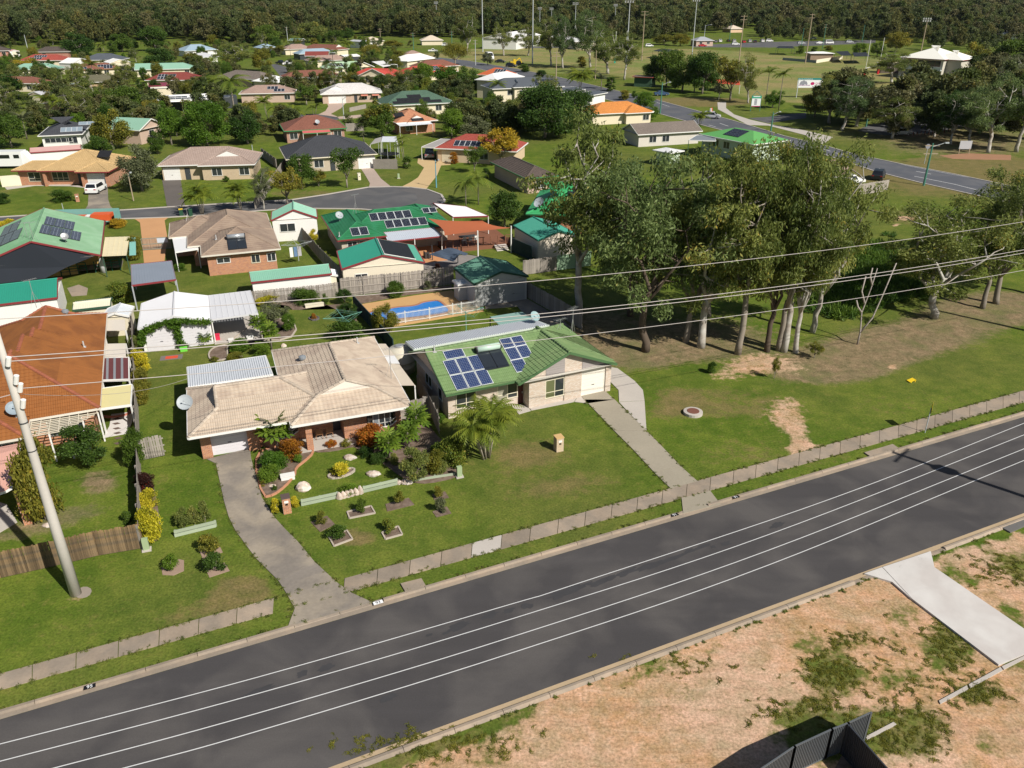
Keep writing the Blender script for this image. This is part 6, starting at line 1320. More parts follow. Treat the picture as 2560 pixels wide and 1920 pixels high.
for k,x,y,t,w_,m,lb,g in[('gum',2230,347,240,110,PO,'tree with a pale base beside the parked car in the park',RK),('gum',2334,344,249,90,DARK_L,'dark park tree behind the short timber bollards',RK),('gum',2377,360,226,95,DARK_L,'dark park tree left of the grey notice board',RK),('gum',2423,362,217,110,GUMG_L,'dark park tree right of the grey notice board',RK),('gum',2470,382,185,150,GUMG_L,'broad park tree with a forked trunk near the right edge',RK),('gum',2540,380,165,150,DARK_L,'tallest dark park tree at the right frame edge',RK),('gum',2590,360,190,120,DARK_L,'park tree mostly cut by the right frame edge',RK),('gum',2105,327,188,110,GUMG_L,'park tree with a leaning white trunk by the car park entry',RK),('gum',2140,318,192,130,PG,'grey leafed park tree right of the leaning white trunk',RK),('dense',2036,292,215,75,PY,'yellowish small tree at the car park gate',RK),('gum',2073,308,186,110,PO,'dark crowned tree right of the billboard',RK),('gum',2209,292,217,110,PO,'park tree in the second row behind the parked car',RK),('gum',2290,292,215,120,PO,'park tree in the second row behind the bollards',RK),('gum',2390,300,205,120,GUMG_L,'park tree in the second row left of the street light',RK),('dense',2429,190,107,85,PY,'rounded dark tree right of the clubhouse',RK),('dense',2527,200,98,120,PM,'big rounded tree at the far right beyond the clubhouse',RK),('gum',2500,245,135,130,PG,'grey green tree in front of the far right rounded trees',RK),('gum',2227,208,122,105,PO,'sparse gum in front of the clubhouse kiosk',RK),('dense',2300,225,205,60,PD,'low dark tree below the clubhouse stand',RK),('dense',2148,138,107,38,PB,'bright rounded tree right of the canteen',RK),('dense',2192,140,104,42,PM,'rounded tree further right of the canteen',RK),('dense',2240,130,80,70,PY,'tree in front of the forest behind the clubhouse roof',RK),('ball',2000,135,114,24,PM,'clipped round tree left of the canteen',RK),('ball',2036,129,117,22,PM,'small round tree right of the clipped one by the canteen',RK),('ball',2070,126,114,28,PY,'small yellow green tree behind the canteen',RK),('gum',1377,165,43,70,PO,'leftmost tall gum beside the power pole by the sports field',FG),('gum',1407,171,33,76,GUMG_L,'second tall gum by the sports field from the left',FG),('gum',1475,171,22,95,GUMG_L,'tallest gum with white forked trunk by the sports field',FG),('gum',1520,185,66,112,PO,'gum with three thin trunks by the sports field',FG),('gum',1561,200,80,80,PO,'thin airy gum beside the goal posts',FG),('dense',1634,215,139,62,PM,'left end tree of the leafy row by the club shed',RR),('dense',1665,218,124,78,PM,'second leafy tree of the row by the club shed',RR),('dense',1705,229,130,88,PM,'leafy tree in the middle of the field row',RR),('dense',1735,232,144,60,PM,'slim leafy tree right of the row middle',RR),('dense',1755,235,130,92,PM,'broad leafy tree near the right of the field row',RR),('open',1825,250,138,96,PY,'airy yellowish tree right of the leafy row',RR),('gum',1870,258,132,72,PO,'olive tree behind the roadside sign',RR),('gum',1796,251,202,32,PG,'small grey tree in front of the red tent',RR),('dense',1685,219,138,60,PM,'leafy tree behind the row middle',RR),('weep',1931,270,228,46,PB,'weeping bright shrub tree beside the palms at the road',RR),('ball',1453,168,142,30,PY,'small yellow green tree under the tallest sports field gum',RR),('cone',1526,228,188,28,PM,'narrow cypress beside the silver palm',ST_),('dense',1610,276,229,58,PB,'bright rounded tree beside the green light pole',ST_),('ball',1560,250,226,34,PY,'low yellow green shrub tree left of the bright rounded tree',ST_),('shrub',1585,245,228,18,PM,'small dark shrub left of the bright rounded tree',ST_),('ball',1310,180,160,34,PM,'clipped tree by the far excavator',ST_),('ball',1352,193,176,36,PD,'dark shrub above the charcoal solar roof',ST_),('big',1362,345,214,175,PD,'huge dark green tree left of the orange tiled roof',ST_),('big',1435,330,224,115,PD,'dark green tree joined to the right of the huge dark tree',ST_),('dense',1290,330,280,90,PD,'dark tree in the shade left of the huge dark tree',ST_),('dense',1625,300,262,50,PB,'bright shrub tree below the green light pole',ST_),('dense',1060,215,158,70,PB,'left one of three rounded trees between red roofs',ST_),('dense',1117,232,166,80,PB,'middle and largest of three rounded trees between red roofs',ST_),('dense',1170,241,168,72,PD,'right and darkest of three rounded trees between red roofs',ST_),('dense',999,163,126,44,PY,'yellow green rounded tree beside the white far carport',ST_),('umbrella',1138,163,113,84,PY,'flat topped spreading tree by the main road bend',ST_),('gum',1167,134,35,72,PO,'tall dark gum left of the tall light mast',ST_),('dense',1219,163,133,32,PG,'small grey green tree beside the white van',ST_),('gum',1259,140,52,66,PO,'tall gum right of the tall light mast',ST_),('umbrella',929,152,115,60,PY,'spreading tree behind the white far shed',ST_),('dense',981,120,100,52,PY,'yellow green tree in front of the far car park',ST_),('dense',840,108,76,52,PM,'tree left of the cream roofs at the forest foot',ST_),('dense',785,106,55,92,PO,'broad olive tree at the forest foot by the green shed',ST_),('dense',669,114,62,74,PM,'tree left of the dark green far shed',ST_),('dense',660,178,122,56,PY,'golden olive tree beside the far lane',ST_),('open',698,140,112,40,PY,'loose yellow green tree in front of the light blue roofs',ST_),('dense',747,175,150,42,PO,'dark olive bush by the cars in the far lane',ST_),('gum',1320,140,60,60,PO,'tall gum in front of the big white hall',ST_),('dense',1330,118,78,28,PD,'small dark tree against the white hall',ST_),('dense',1660,112,86,60,PY,'yellow green bushes at the far side of the field',ST_),('dense',1700,115,84,50,PY,'yellow bush tree right of the first at the far field side',ST_),('dense',870,100,70,40,PM,'tree among the far palms by the white box shed',ST_),('open',767,263,205,58,PM,'airy tree left of the white tiled house',ST_),('dense',695,253,222,42,PB,'bright small tree by the pinkish tiled house',ST_),('open',955,342,243,88,YOL_L,'tall yellow speckled tree left of the terracotta house',ST_),('dense',958,344,262,76,PM,'dense lower half of the speckled tree beside the terracotta house',ST_),('dense',1129,345,272,76,PB,'bright green tree right of the terracotta house',ST_),('dense',1192,352,290,92,PG,'grey green tree beside the bright one and the wattle',ST_),('dense',1170,282,246,92,PO,'olive tree behind the terracotta roof',ST_),('gum',1262,300,255,50,PG,'thin grey tree before the white upper storey house',ST_),('open',1252,413,313,118,GOLD_L,'golden yellow wattle tree in front of the red tiled house',ST_),('open',1186,433,362,56,PM,'slim tree on the lawn right of the yellow driveway',ST_),('ball',1134,410,381,28,RED_L,'clipped reddish round bush beside the yellow driveway',ST_),('ball',1215,446,421,26,PD,'clipped dark round bush near the end of the turning circle',ST_),('dense',1262,570,478,94,PD,'dense dark tree right of the flat white patio roof',ST_),('weep',1384,556,524,36,PB,'grassy bright bush before the emerald roof',ST_),('open',719,512,412,96,YOL_L,'yellow olive tree with a white trunk by the turning circle',ST_),('dense',756,473,386,84,PM,'darker tree in front of the charcoal tiled house',ST_),('open',797,466,422,52,YOL_L,'low yellow tree between the two street trees',ST_),('open',868,469,363,80,PM,'green tree left of the pinkish concrete driveway',ST_),('gum',660,524,420,64,PG,'sparse grey tree at the street corner',ST_),('shrub',1018,421,392,30,PM,'shrub behind the fence by the wide yellow driveway',ST_),('dense',356,478,366,106,PG,'grey olive tree beside the pole between the two front lawns',ST_),('bush',156,503,475,64,PM,'wide clipped bush on the tan house lawn',ST_),('bush',8,510,484,40,PD,'dark bush at the left edge of the tan house lawn',ST_),('shrub',566,455,440,18,PM,'small round shrub at the pinkish grey house wall',ST_),('dense',405,178,120,88,PD,'very dark round tree in front of the pale teal roof',ST_),('gum',587,178,105,105,PO,'drooping olive tree right of the pale grey roof',ST_),('dense',203,140,82,86,PD,'dark green broad tree above the slate roofed house',ST_),('dense',307,130,84,62,PM,'mid green tree right of the dark broad tree',ST_),('dense',390,128,66,84,PM,'large forest edge tree above the very dark round tree',ST_),('dense',17,187,150,46,PD,'dark tree at the left edge below the crimson roof',ST_),('open',72,187,143,52,GOLD_L,'golden tree in front of the light teal house',ST_),('dense',29,264,188,88,PD,'dark tree in front of the rust brown roof at left',ST_),('gum',231,288,197,112,PO,'dull olive tree in the middle of the left houses',ST_),('dense',324,295,216,112,PM,'mid green tree left of the open white hall',ST_),('dense',140,242,202,82,PM,'green tree left of the dull olive tree',ST_),('dense',284,374,276,98,YOL_L,'yellow olive tree beside the charcoal tiled white house',ST_),('dense',430,362,270,72,PB,'bright tree left of the largest bright tree',ST_),('big',520,364,254,128,PB,'largest bright green tree above the pinkish grey house',ST_),('dense',620,360,278,92,PD,'dark green rounded tree right of the largest bright tree',ST_),('dense',30,370,288,94,PM,'green tree behind the motorhome',ST_),('dense',480,162,132,50,PY,'yellow green bush near the pale grey roof',ST_),('dense',395,385,330,46,PM,'tree beside the mint gabled house wall',ST_),('dense',250,400,340,70,PM,'green tree behind the tan tiled roof',ST_)]:
 tr(k,x,y,t,w_,m,lb,None,g)
PG_='palms between the houses'
for k,x,y,t,w_,lb,n,st in[('palm',1946,276,174,58,'tall palm right of the roadside sign',15,1),('palm',1913,261,170,56,'tall palm just behind the roadside sign',15,1),('gold',1448,226,168,84,'golden palm clump below the sports field gums',8,6),('silver',1503,222,184,48,'silver palm left of the narrow cypress',14,1),('gold',1749,314,272,52,'golden palm beside the silver car on the main road',8,4),('palm',1242,262,196,64,'palm left of the white upper storey house',14,2),('gold',871,128,96,46,'yellow palms by the far white box shed',8,4),('palm',727,143,100,26,'thin palm in front of the light blue roof',12,1),('palm',790,169,135,44,'palm left of the light green gable house',9,3),('palm',834,169,122,40,'taller palm before the light green gable house',13,1),('gold',672,302,228,60,'tallest golden palm left of the red brown brick house',12,2),('gold',702,306,245,62,'golden palm second from the left of the red brown brick house',12,2),('gold',737,301,262,62,'low golden palm behind the red brown brick roof',12,2),('palm',786,289,256,42,'small palm right of the golden palms',10,2),('droop',1165,520,446,80,'drooping palm left of the pair over the white patio roof',15,1),('droop',1196,512,430,90,'taller drooping palm right of the pair over the white patio roof',15,1),('gold',506,536,462,82,'golden palm clump beside the wheelie bins',10,6),('gold',606,527,454,76,'golden palm clump behind the taupe tiled roof',9,5),('palm',1013,412,336,46,'palm beside the trampoline',12,2),('silver',68,348,286,76,'silver blue palm at the left behind the motorhome',16,1),('gold',135,293,230,74,'golden palm left of three before the brown tiled house',12,2),('gold',168,295,240,72,'golden palm in the middle of three before the brown tiled house',12,2),('gold',202,297,262,62,'golden palm right of three before the brown tiled house',10,2),('palm',237,204,152,50,'palm in front of the taupe solar roof',14,1),('palm',186,217,176,54,'palm left of the olive roof',12,2),('palm',158,212,170,42,'pale palm by the teal house driveway',10,1),('palm',530,238,186,66,'banana palms right of the maroon house',8,4),('palm',588,292,184,110,'big dark palm below the grey brown roof',18,1),('gold',530,172,140,48,'palm below the drooping olive tree',9,2),('palm',260,130,106,40,'pale feather palm right of the dark broad tree',14,1),('gold',62,112,58,44,'tall palm against the forest at the far left',12,1),('palm',165,108,66,44,'palms at the forest edge above the dark broad tree',10,3),('silver',911,358,324,26,'pale spiky palm beside the red brown brick house',10,2)]:
 pl(k,x,y,t,w_,lb,n,st,PG_)
BBX=[]
for H_ in[o for o in bpy.data.objects if o.get('category')in('house','shed')and o.type=='EMPTY']:
 for c in CH.get(H_.name,[]):
  if c.name.startswith('wall'):
   v=np.array([MW[H_.name]@x.co for x in c.data.vertices]);BBX.append((v[:,0].min()-1.5,v[:,0].max()+1.5,v[:,1].min()-7.5,v[:,1].max()+1.5))
def low_tree(seed,mat,h=13,w=9):
 r=random.Random(seed);C=[]
 for i in range(22):z=r.random();a=r.uniform(0,6.283);e=math.sqrt(max(0,1-((z-.4)/.68)**2));rr=w*.5*e*r.uniform(.3,.95);C.append((math.cos(a)*rr,math.sin(a)*rr,h*(.28+.68*z),w*.18,h*.11))
 me=leaf_mesh('forest_tree',C,90,(.8,.45),.4,seed,mat,.5);return me
def forest(name,label,pts,scs,protos,seed,cat=None):
 me=bpy.data.meshes.new(name);me.from_pydata([tuple(p)for p in pts],[],[]);n=len(pts)
 at=me.attributes.new('sc','FLOAT_VECTOR','POINT');at.data.foreach_set('vector',np.array(scs,dtype=np.float32).ravel())
 o=link(name,me);ng=bpy.data.node_groups.new(name,'GeometryNodeTree');ng.interface.new_socket('Geometry',in_out='INPUT',socket_type='NodeSocketGeometry');ng.interface.new_socket('Geometry',in_out='OUTPUT',socket_type='NodeSocketGeometry')
 N,L=ng.nodes,ng.links;gi=N.new('NodeGroupInput');go=N.new('NodeGroupOutput');m2=N.new('GeometryNodeMeshToPoints');L.new(gi.outputs[0],m2 .inputs[0])
 gt=N.new('GeometryNodeGeometryToInstance')
 for q in protos:
  oi=N.new('GeometryNodeObjectInfo');oi.inputs['Object'].default_value=q;oi.inputs['As Instance'].default_value=True
  L.new(oi.outputs['Geometry'],gt.inputs[0])
 ip=N.new('GeometryNodeInstanceOnPoints');L.new(m2 .outputs[0],ip.inputs['Points']);L.new(gt.outputs[0],ip.inputs['Instance']);ip.inputs['Pick Instance'].default_value=True
 na=N.new('GeometryNodeInputNamedAttribute');na.data_type='FLOAT_VECTOR';na.inputs[0].default_value='sc';L.new(na.outputs[0],ip.inputs['Scale'])
 rv=N.new('FunctionNodeRandomValue');rv.data_type='FLOAT_VECTOR';rv.inputs[0].default_value=(0,0,0);rv.inputs[1].default_value=(.06,.06,6.28);L.new(rv.outputs[0],ip.inputs['Rotation'])
 ri=N.new('FunctionNodeRandomValue');ri.data_type='INT';ri.inputs[4].default_value=0;ri.inputs[5].default_value=len(protos)-1;ri.inputs['Seed'].default_value=seed;L.new(ri.outputs[2],ip.inputs['Instance Index'])
 L.new(ip.outputs[0],go.inputs[0]);md=o.modifiers.new('scatter','NODES');md.node_group=ng
 return tag(o,label,cat or('forest' if 'tree' in label else 'weeds'),None,'stuff')
fpro=[]
FMATS=[leafmat('forest_leaves_a',(.050,.068,.018),(.180,.180,.055),(.24,.19,.05),.4,.08),leafmat('forest_leaves_b',(.045,.070,.020),(.150,.175,.060),None,.4),leafmat('forest_leaves_c',(.060,.068,.026),(.205,.190,.080),None,.4),leafmat('forest_leaves_d',(.034,.058,.012),(.120,.155,.036),None,.4)]
for i in range(6):q=bpy.data.objects.new('forest_tree',low_tree(300+i,FMATS[i%4]));fpro.append(q)
g=np.random.default_rng(4);pts,scs=[],[]
def edge_y(sx):
 return np.interp(sx,[-600,0,60,130,330,480,640,760,900,1100,1270,1300,1500,1640,1900,2170,2260,2560,3200],[116,116,112,108,104,100,112,92,88,96,90,84,80,96,70,92,104,74,74])
for y0,y1,sp,sx_,sz_ in((320,700,6.5,1.0,1.0),(700,1500,10,1.35,1.12),(1500,3800,20,2.4,1.3)):
 xm=y1*.78+40;n=int((2*xm)*(y1-y0)/(sp*sp));x=g.uniform(-xm,xm,n);y=g.uniform(y0,y1,n);k=np.abs(x)<y*.74+60;x,y=x[k],y[k]
 d=y*CT+CAMH*ST;sx=1280+FPX*x/d;sy=960+FPX*(CAMH*CT-y*ST)/d;k=sy<edge_y(sx)+g.normal(size=len(x))*2
 for a,b in zip(x[k],y[k]):s=g.uniform(.7,1.25);pts.append((a,b,-.3));scs.append((sx_*s,sx_*s,sz_*s*g.uniform(.8,1.25)))
forest('forest','mass of olive green bushland trees filling the distance',pts,scs,fpro,3)
pts,scs=[],[]
for(x0,x1,y0,y1,n)in[(1890,2170,72,104,70),(2240,2560,84,108,60),(1290,1640,84,98,60),(2330,2600,108,128,40)]:
 for i in range(n):p=P((RND.uniform(x0,x1),RND.uniform(y0,y1)));s=RND.uniform(.45,.85);pts.append((p.x,p.y,-.3));scs.append((s,s,s*RND.uniform(.9,1.3)))
forest('bushland','scattered bushland trees around the far car parks and sports ground',pts,scs,fpro,5)
pts,scs=[],[]
while len(pts)<400:
 sx,sy=RND.uniform(-60,1330),96+244*RND.random()**.85
 if sx>1040+(sy-120)*2.0 and sy<260:continue
 if(560<sx<960 and 255<sy<320)or(600<sx<730 and 155<sy<195):continue
 p=P((sx,sy))
 if any(a<p.x<b and c<p.y<d for a,b,c,d in BBX):continue
 s=RND.uniform(.16,.44)*(1.25 if sy>190 else 1);pts.append((p.x,p.y,-.2));scs.append((s*1.15,s*1.15,s*RND.uniform(.8,1.1)))
for x0,x1,y0,y1,n in[(2050,2560,262,318,46),(2200,2600,318,352,22),(2430,2600,180,260,26),(1300,1640,98,112,26),(1920,2560,90,104,60)]:
 for i in range(n):p=P((RND.uniform(x0,x1),RND.uniform(y0,y1)));s=RND.uniform(.5,.95);pts.append((p.x,p.y,-.2));scs.append((s*1.1,s*1.1,s))
forest('greenery','dense mixed tree greenery filling backyards and the park edge',pts,scs,fpro,12)
lw=bpy.data.objects.new('weed_tuft',leaf_mesh('lot_weed',[(RND.uniform(-.2,.2),RND.uniform(-.2,.2),.08,.16,.08)for _ in range(4)],16,(.22,.03),-1.0,9,YOL_L,.3,1.0));pts,scs=[],[]
for cx,cy,rx,ry,n in[(2085,1690,75,50,300),(2370,1610,60,60,260),(2170,1835,150,55,420),(2310,1830,80,60,200),(2440,1730,60,30,160),(2500,1420,90,45,260),(2130,1600,60,30,90),(2000,1770,100,30,140),(1080,1860,230,40,300),(2250,1700,200,120,220),(1700,1660,150,30,60)]:
 for i in range(n):p=P((RND.gauss(cx,rx*.55),RND.gauss(cy,ry*.55)));s=RND.uniform(.3,1.0);(RND.random()<.35)and(pts.append(tuple(p)),scs.append((s,s,s*.45)))
forest('lot_weeds','sparse olive weeds and grass tufts on the bare building lot',pts,scs,[lw],9)
gw_=bpy.data.objects.new('grass_tuft',leaf_mesh('grass_tuft',[(RND.uniform(-.1,.1),RND.uniform(-.1,.1),.03,.09,.04)for _ in range(3)],12,(.13,.025),-.8,10,leafmat('grass_blades',(.06,.10,.012),(.17,.19,.04),(.28,.22,.08),.35,.2),.3,1.0));pts,scs=[],[]
def edge_tufts(a,b,n,w):
 a,b=(q if isinstance(q,Vector)else P(q)for q in(a,b))
 for i in range(n):p=a.lerp(b,RND.random());s=RND.uniform(.5,1.5);pts.append((p.x+RND.gauss(0,w),p.y+RND.gauss(0,w),0));scs.append((s,s,s))
for a,b in((fa,fb_),(ga,gb_)):edge_tufts(a,b,330,.05)
for A,B,n in((UA,UB,un),(LA,LB,ln_)):edge_tufts(A+n*.64,B+n*.64,400,.05)
for pp in(Lp,Rp,Lq,Rq):[edge_tufts(a,b,int((P(b)-P(a)).length*4),.06)for a,b in zip(pp[1:],pp[2:])]
forest('edge_grass','ragged grass tufts along the concrete edges',pts,scs,[gw_],14)
wm=leaf_mesh('weed_tuft',[(RND.uniform(-.5,.5),RND.uniform(-.5,.5),.25,.35,.3)for _ in range(6)],40,(.5,.06),-1.2,8,leafmat('weed_leaves',(.04,.09,.01),(.13,.22,.03),None,.35))
wp_=bpy.data.objects.new('weed_tuft',wm);pts,scs=[],[]
for cx,cy,rx,ry,n in[(2190,690,110,60,380),(2110,750,70,40,70)]:
 for i in range(n):p=P((RND.gauss(cx,rx*.5),RND.gauss(cy,ry*.5)));s=RND.uniform(.8,2.0);pts.append(tuple(p));scs.append((s,s,s*RND.uniform(.5,1.0)))
forest('undergrowth','rank bright green weeds in the gully beneath the gums',pts,scs,[wp_],6)
#  fences and garden edging
TIMB_B=M('weathered_brown_paling',(.12,.088,.055),.9,.35,1.2,9,rnd=.8,col2=(.20,.13,.065));TIMB_G=M('weathered_grey_paling',(.27,.24,.21),.9,.3,1.2,9,rnd=.5)
SLEEP=M('green_grey_sleeper',(.32,.37,.27),.8,.15,1,8,rnd=.2);MULCH=M('bark_mulch',(.135,.095,.070),.95,.35,1.5,14,bump=.4,col2=(.19,.14,.11))
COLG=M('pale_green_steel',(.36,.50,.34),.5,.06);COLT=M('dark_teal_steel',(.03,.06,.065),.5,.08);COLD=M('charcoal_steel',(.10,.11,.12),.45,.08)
def paling_fence(label,pts,h=1.75,step=.115,mat=None,top=False,far=False,name='paling_fence',gap=.0,w=None,rails=1):
 """timber palings nailed to rails on posts; pts are ground points seen in the photograph (or tops)"""
 W=[p if isinstance(p,Vector)else(P(p,h)if top else P(p))for p in pts];W=[Vector((p.x,p.y,0))for p in W];mat=mat or TIMB_G
 t=thing(name,label,'fence',W[0]);o=W[0];r=random.Random(int(abs(o.x*7+o.y*3)));cnt=0;rest=MB()
 me={}
 for v in range(5):
  mb=MB();hh=h*(1+(v-2)*.012);wd=w or step*(.94-gap);mb.box(-wd/2,-.009,.04,wd/2,.009,hh);me[v]=mb.mesh('paling',mat)
 rb=MB()
 for a,b in zip(W,W[1:]):
  L=(b-a).length;u=(b-a)/L;n=Vector((-u.y,u.x,0));ang=math.atan2(u.y,u.x);k=max(1,int(L/step))
  if far:
   for i in range(int(L/.6)):rest.bar(a-o+u*(i*.6+.29)+Vector((0,0,h*.5)),a-o+u*(i*.6+.31)+Vector((0,0,h*.5)),.02,h)
   for i in range(k):q=a-o+u*(i*step+step/2);x=u*step*.47;z=h*r.uniform(.97,1.02);rest.faces([q-x,q+x,q+x+Vector((0,0,z)),q-x+Vector((0,0,z)),q-x+n*.02,q+x+n*.02,q+x+n*.02+Vector((0,0,z)),q-x+n*.02+Vector((0,0,z))],[(0,1,2,3),(7,6,5,4),(3,2,6,7),(0,3,7,4),(1,5,6,2)])
  else:
   for i in range(k):
    cnt+=1;v=r.randrange(5);mtx=Matrix.Translation(a-o+u*(i*step+step/2))@Matrix.Rotation(ang+r.uniform(-.02,.02),4,'Z')@Matrix.Rotation(r.uniform(-.012,.012),4,'Y')
    if cnt<=300:link('paling',me[v],t,mtx)
    else:q=a-o+u*(i*step+step/2);rest.bar(q-u*step*.46+Vector((0,0,h*.5)),q+u*step*.46+Vector((0,0,h*.5)),.018,h)
  for z in(.35,h*.5,h-.3):rb.bar(a-o+n*.04*rails+Vector((0,0,z)),b-o+n*.04*rails+Vector((0,0,z)),.05,.08)
  for i in range(int(L/2.4)+1):pb=MB();q=a-o+u*min(L,i*2.4)+n*.08*rails;pb.bar(q,q+Vector((0,0,h-.05)),.1);pb.build('post',mat,t)
 rb.build('rail',mat,t)
 if rest.v:x=rest.build('palings',mat,t);x['kind']='stuff'
 return t
def steel_fence(label,pts,h,mat,top=True,name='steel_fence',sheet_w=2.35):
 W=[P(p,h)if top else P(p)for p in pts];W=[Vector((p.x,p.y,0))for p in W];t=thing(name,label,'fence',W[0]);o=W[0]
 for a,b in zip(W,W[1:]):
  L=(b-a).length;u=(b-a)/L;n=Vector((-u.y,u.x,0));k=max(1,round(L/sheet_w))
  for i in range(k):
   s,e=a-o+u*(L*i/k+.04),a-o+u*(L*(i+1)/k-.04);mb=MB();m=max(2,int((e-s).length/.098));prof=[(0,0),(.3,0),(.4,.035),(.9,.035),(1,0)]
   xs=[(j+q,d)for j in range(m)for q,d in prof[:-1]]+[(m,0)]
   v=[];
   for q,d in xs:c=s.lerp(e,q/m)+n*d;v+=[c+Vector((0,0,.05)),c+Vector((0,0,h-.03))]
   mb.faces(v,[(2*j,2*j+2,2*j+3,2*j+1)for j in range(len(xs)-1)]);mb.faces([p+n*.012 for p in v],[(2*j+1,2*j+3,2*j+2,2*j)for j in range(len(xs)-1)]);mb.build('sheet',mat,t)
   rb=MB();rb.bar(s+n*.02+Vector((0,0,h-.02)),e+n*.02+Vector((0,0,h-.02)),.06,.05);rb.bar(s+n*.02+Vector((0,0,.05)),e+n*.02+Vector((0,0,.05)),.06,.06);rb.build('rail',mat,t)
  for i in range(k+1):q=a-o+u*(L*i/k);pb=MB();pb.bar(q,q+Vector((0,0,h+.02)),.075);pb.build('post',mat,t)
 return t
paling_fence('brown weathered paling fence beside the concrete power pole',[U6(1240,1075),U6(850,1140),U6(410,1245),U6(0,1335),(-220,1505)],1.75,.115,TIMB_B,rails=-1)
c0,c1,c2=P(U6(1240,1075)),h0 .l2w((2.25,-3.5,0)),h0 .l2w((1.9,23.5,0));paling_fence('long side paling fence between the rust tiled and beige tiled houses',[c0,c1,c2],1.75,.13,TIMB_G)
paling_fence('short grey paling gate fence left of the beige tiled house garage',[U6(1212,318),U6(1440,270)],1.7,.15,TIMB_G,gap=.12)
paling_fence('grey paling fence behind the beige house back garden',[V6(110,430),V6(690,372),V6(875,345)],1.6,.115,TIMB_G,gap=.1)
paling_fence('tall grey paling fence with posts and rails facing the swimming pool',[V6(880,352),V6(1400,300),V6(1850,245)],2.1,.115,TIMB_G,rails=-1)
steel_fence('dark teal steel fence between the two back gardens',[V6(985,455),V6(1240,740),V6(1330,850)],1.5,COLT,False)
paling_fence('grey paling fence in the shade between the two front houses',[U3(290,770),U3(370,900),U3(480,1130)],1.7,.12,TIMB_G)
paling_fence('short paling fence right of the beige tiled house bay window',[V6(1392,1425),V6(1610,1385)],1.6,.12,TIMB_G)
paling_fence('short paling gate left of the green tiled house',[V6(1590,1370),V6(1725,1365)],1.6,.12,TIMB_G)
paling_fence('dark shaded paling fence from the pool garage down to the bank',[V7(890,748),V7(1180,910),V7(1545,1130)],1.8,.12,TIMB_G)
paling_fence('grey paling fence beside the pale green steel panels',[V7(870,498),V7(1250,447)],1.8,.12,TIMB_G)
steel_fence('pale green steel fence panels behind the white trunked gum',[V7(1255,440),V7(1470,415),V7(1640,385)],1.8,COLG,False)
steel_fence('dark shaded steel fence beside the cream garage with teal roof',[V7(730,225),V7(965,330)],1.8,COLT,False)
paling_fence('grey paling fence in front of the mauve brown house by the main road',[T8(470,470),T8(800,440),T8(1035,402)],1.8,.16,TIMB_G,far=True)
paling_fence('grey paling fence beside the trampoline at the turning circle',[W5(888,490),W5(1075,492)],1.8,.16,TIMB_G,far=True)
paling_fence('paling fence left of the charcoal tiled house',[W5(160,485),W5(45,400)],1.8,.16,TIMB_G,far=True)
paling_fence('low paling fence on the far corner left of the charcoal tiled house',[T5(2212,590-30),W5(230,470)],1.6,.16,TIMB_G,far=True)
paling_fence('brown paling fence right of the white tiled house',[T2(1095,785),T2(1290,785)],1.8,.2,TIMB_G,far=True)
paling_fence('low picket fence on the white tiled house lawn',[T2(812,966),T2(955,935)],1.1,.2,TIMB_G,far=True)
paling_fence('paling fence behind the red brown brick house',[T2(780,1135),T2(930,1130)],1.8,.2,TIMB_G,far=True)
paling_fence('paling fence along the taupe house narrow side yard',[T6(400,820),T6(560,1010),T6(740,1195)],1.7,.13,TIMB_G)
steel_fence('charcoal steel fence on the building lot at the bottom edge',[U8(-120,1718),U8(180,1515),U8(430,1400),U8(540,1358),U8(690,1288)],1.8,COLD)
steel_fence('charcoal steel fence leg running off the bottom edge',[U8(540,1372),U8(800,1665),U8(880,1760)],1.8,M('dark_navy_steel',(.04,.045,.055),.45,.08))
drive('brown bare garden soil inside the charcoal fence corner',[U8(380,1800),U8(500,1560),U8(560,1540),U8(760,1800)],MULCH,.02,'garden_bed')
gt_=thing('driveway_gate','grey slatted gate standing across the orange paved driveway','gate',P(T5(1238,922)),0);a,b=Vector((0,0,0)),P(T5(1485,905))-gt_.location
for i in range(26):p=a.lerp(b,i/25);mb=MB();mb.bar(p+Vector((0,0,.1)),p+Vector((0,0,1.55)),.06,.03);mb.build('slat',TIMB_G,gt_)
mb=MB();[mb.bar(a+Vector((0,0,z)),b+Vector((0,0,z)),.06)for z in(.12,.8,1.55)];mb.build('frame',M('grey_green_frame',(.2,.25,.22),.6),gt_)
mb=MB();c=a.lerp(b,.55);d=a.lerp(b,.92);mb.bar(c+Vector((0,-.06,1.2)),d+Vector((0,-.06,1.2)),.02,.6);mb.build('notice_panel',M('pale_blue_sheet'),gt_)
POOL=M('pool_water',(.015,.19,.56),.08,.12,.8,6,bump=.12,spec=.6)
drive('sand coloured paving round the swimming pool',[V6(1020,425),V6(1500,345),V6(1830,300),V6(2000,400),V6(2110,480),V6(1500,585),V6(1280,620),V6(1150,560)],M('sand_paving',(.50,.30,.13),.9,.14,.5,6),.05,'pool_paving')
pw_=[V6(1090,490),V6(1200,470),V6(1350,440),V6(1470,432),V6(1530,422),V6(1570,400),V6(1640,388),V6(1720,380),V6(1780,430),V6(1820,465),V6(1790,495),V6(1600,520),V6(1400,540),V6(1250,560),V6(1140,545)]
def smooth(pts,it=2):
 for _ in range(it):pts=[q for a,b in zip(pts,pts[1:]+pts[:1])for q in((a[0]*.75+b[0]*.25,a[1]*.75+b[1]*.25),(a[0]*.25+b[0]*.75,a[1]*.25+b[1]*.75))]
 return pts
sp=smooth(pw_);pool=drive('bright blue kidney shaped swimming pool behind its white fence',sp,POOL,.075,'swimming_pool');pool['kind']='structure'
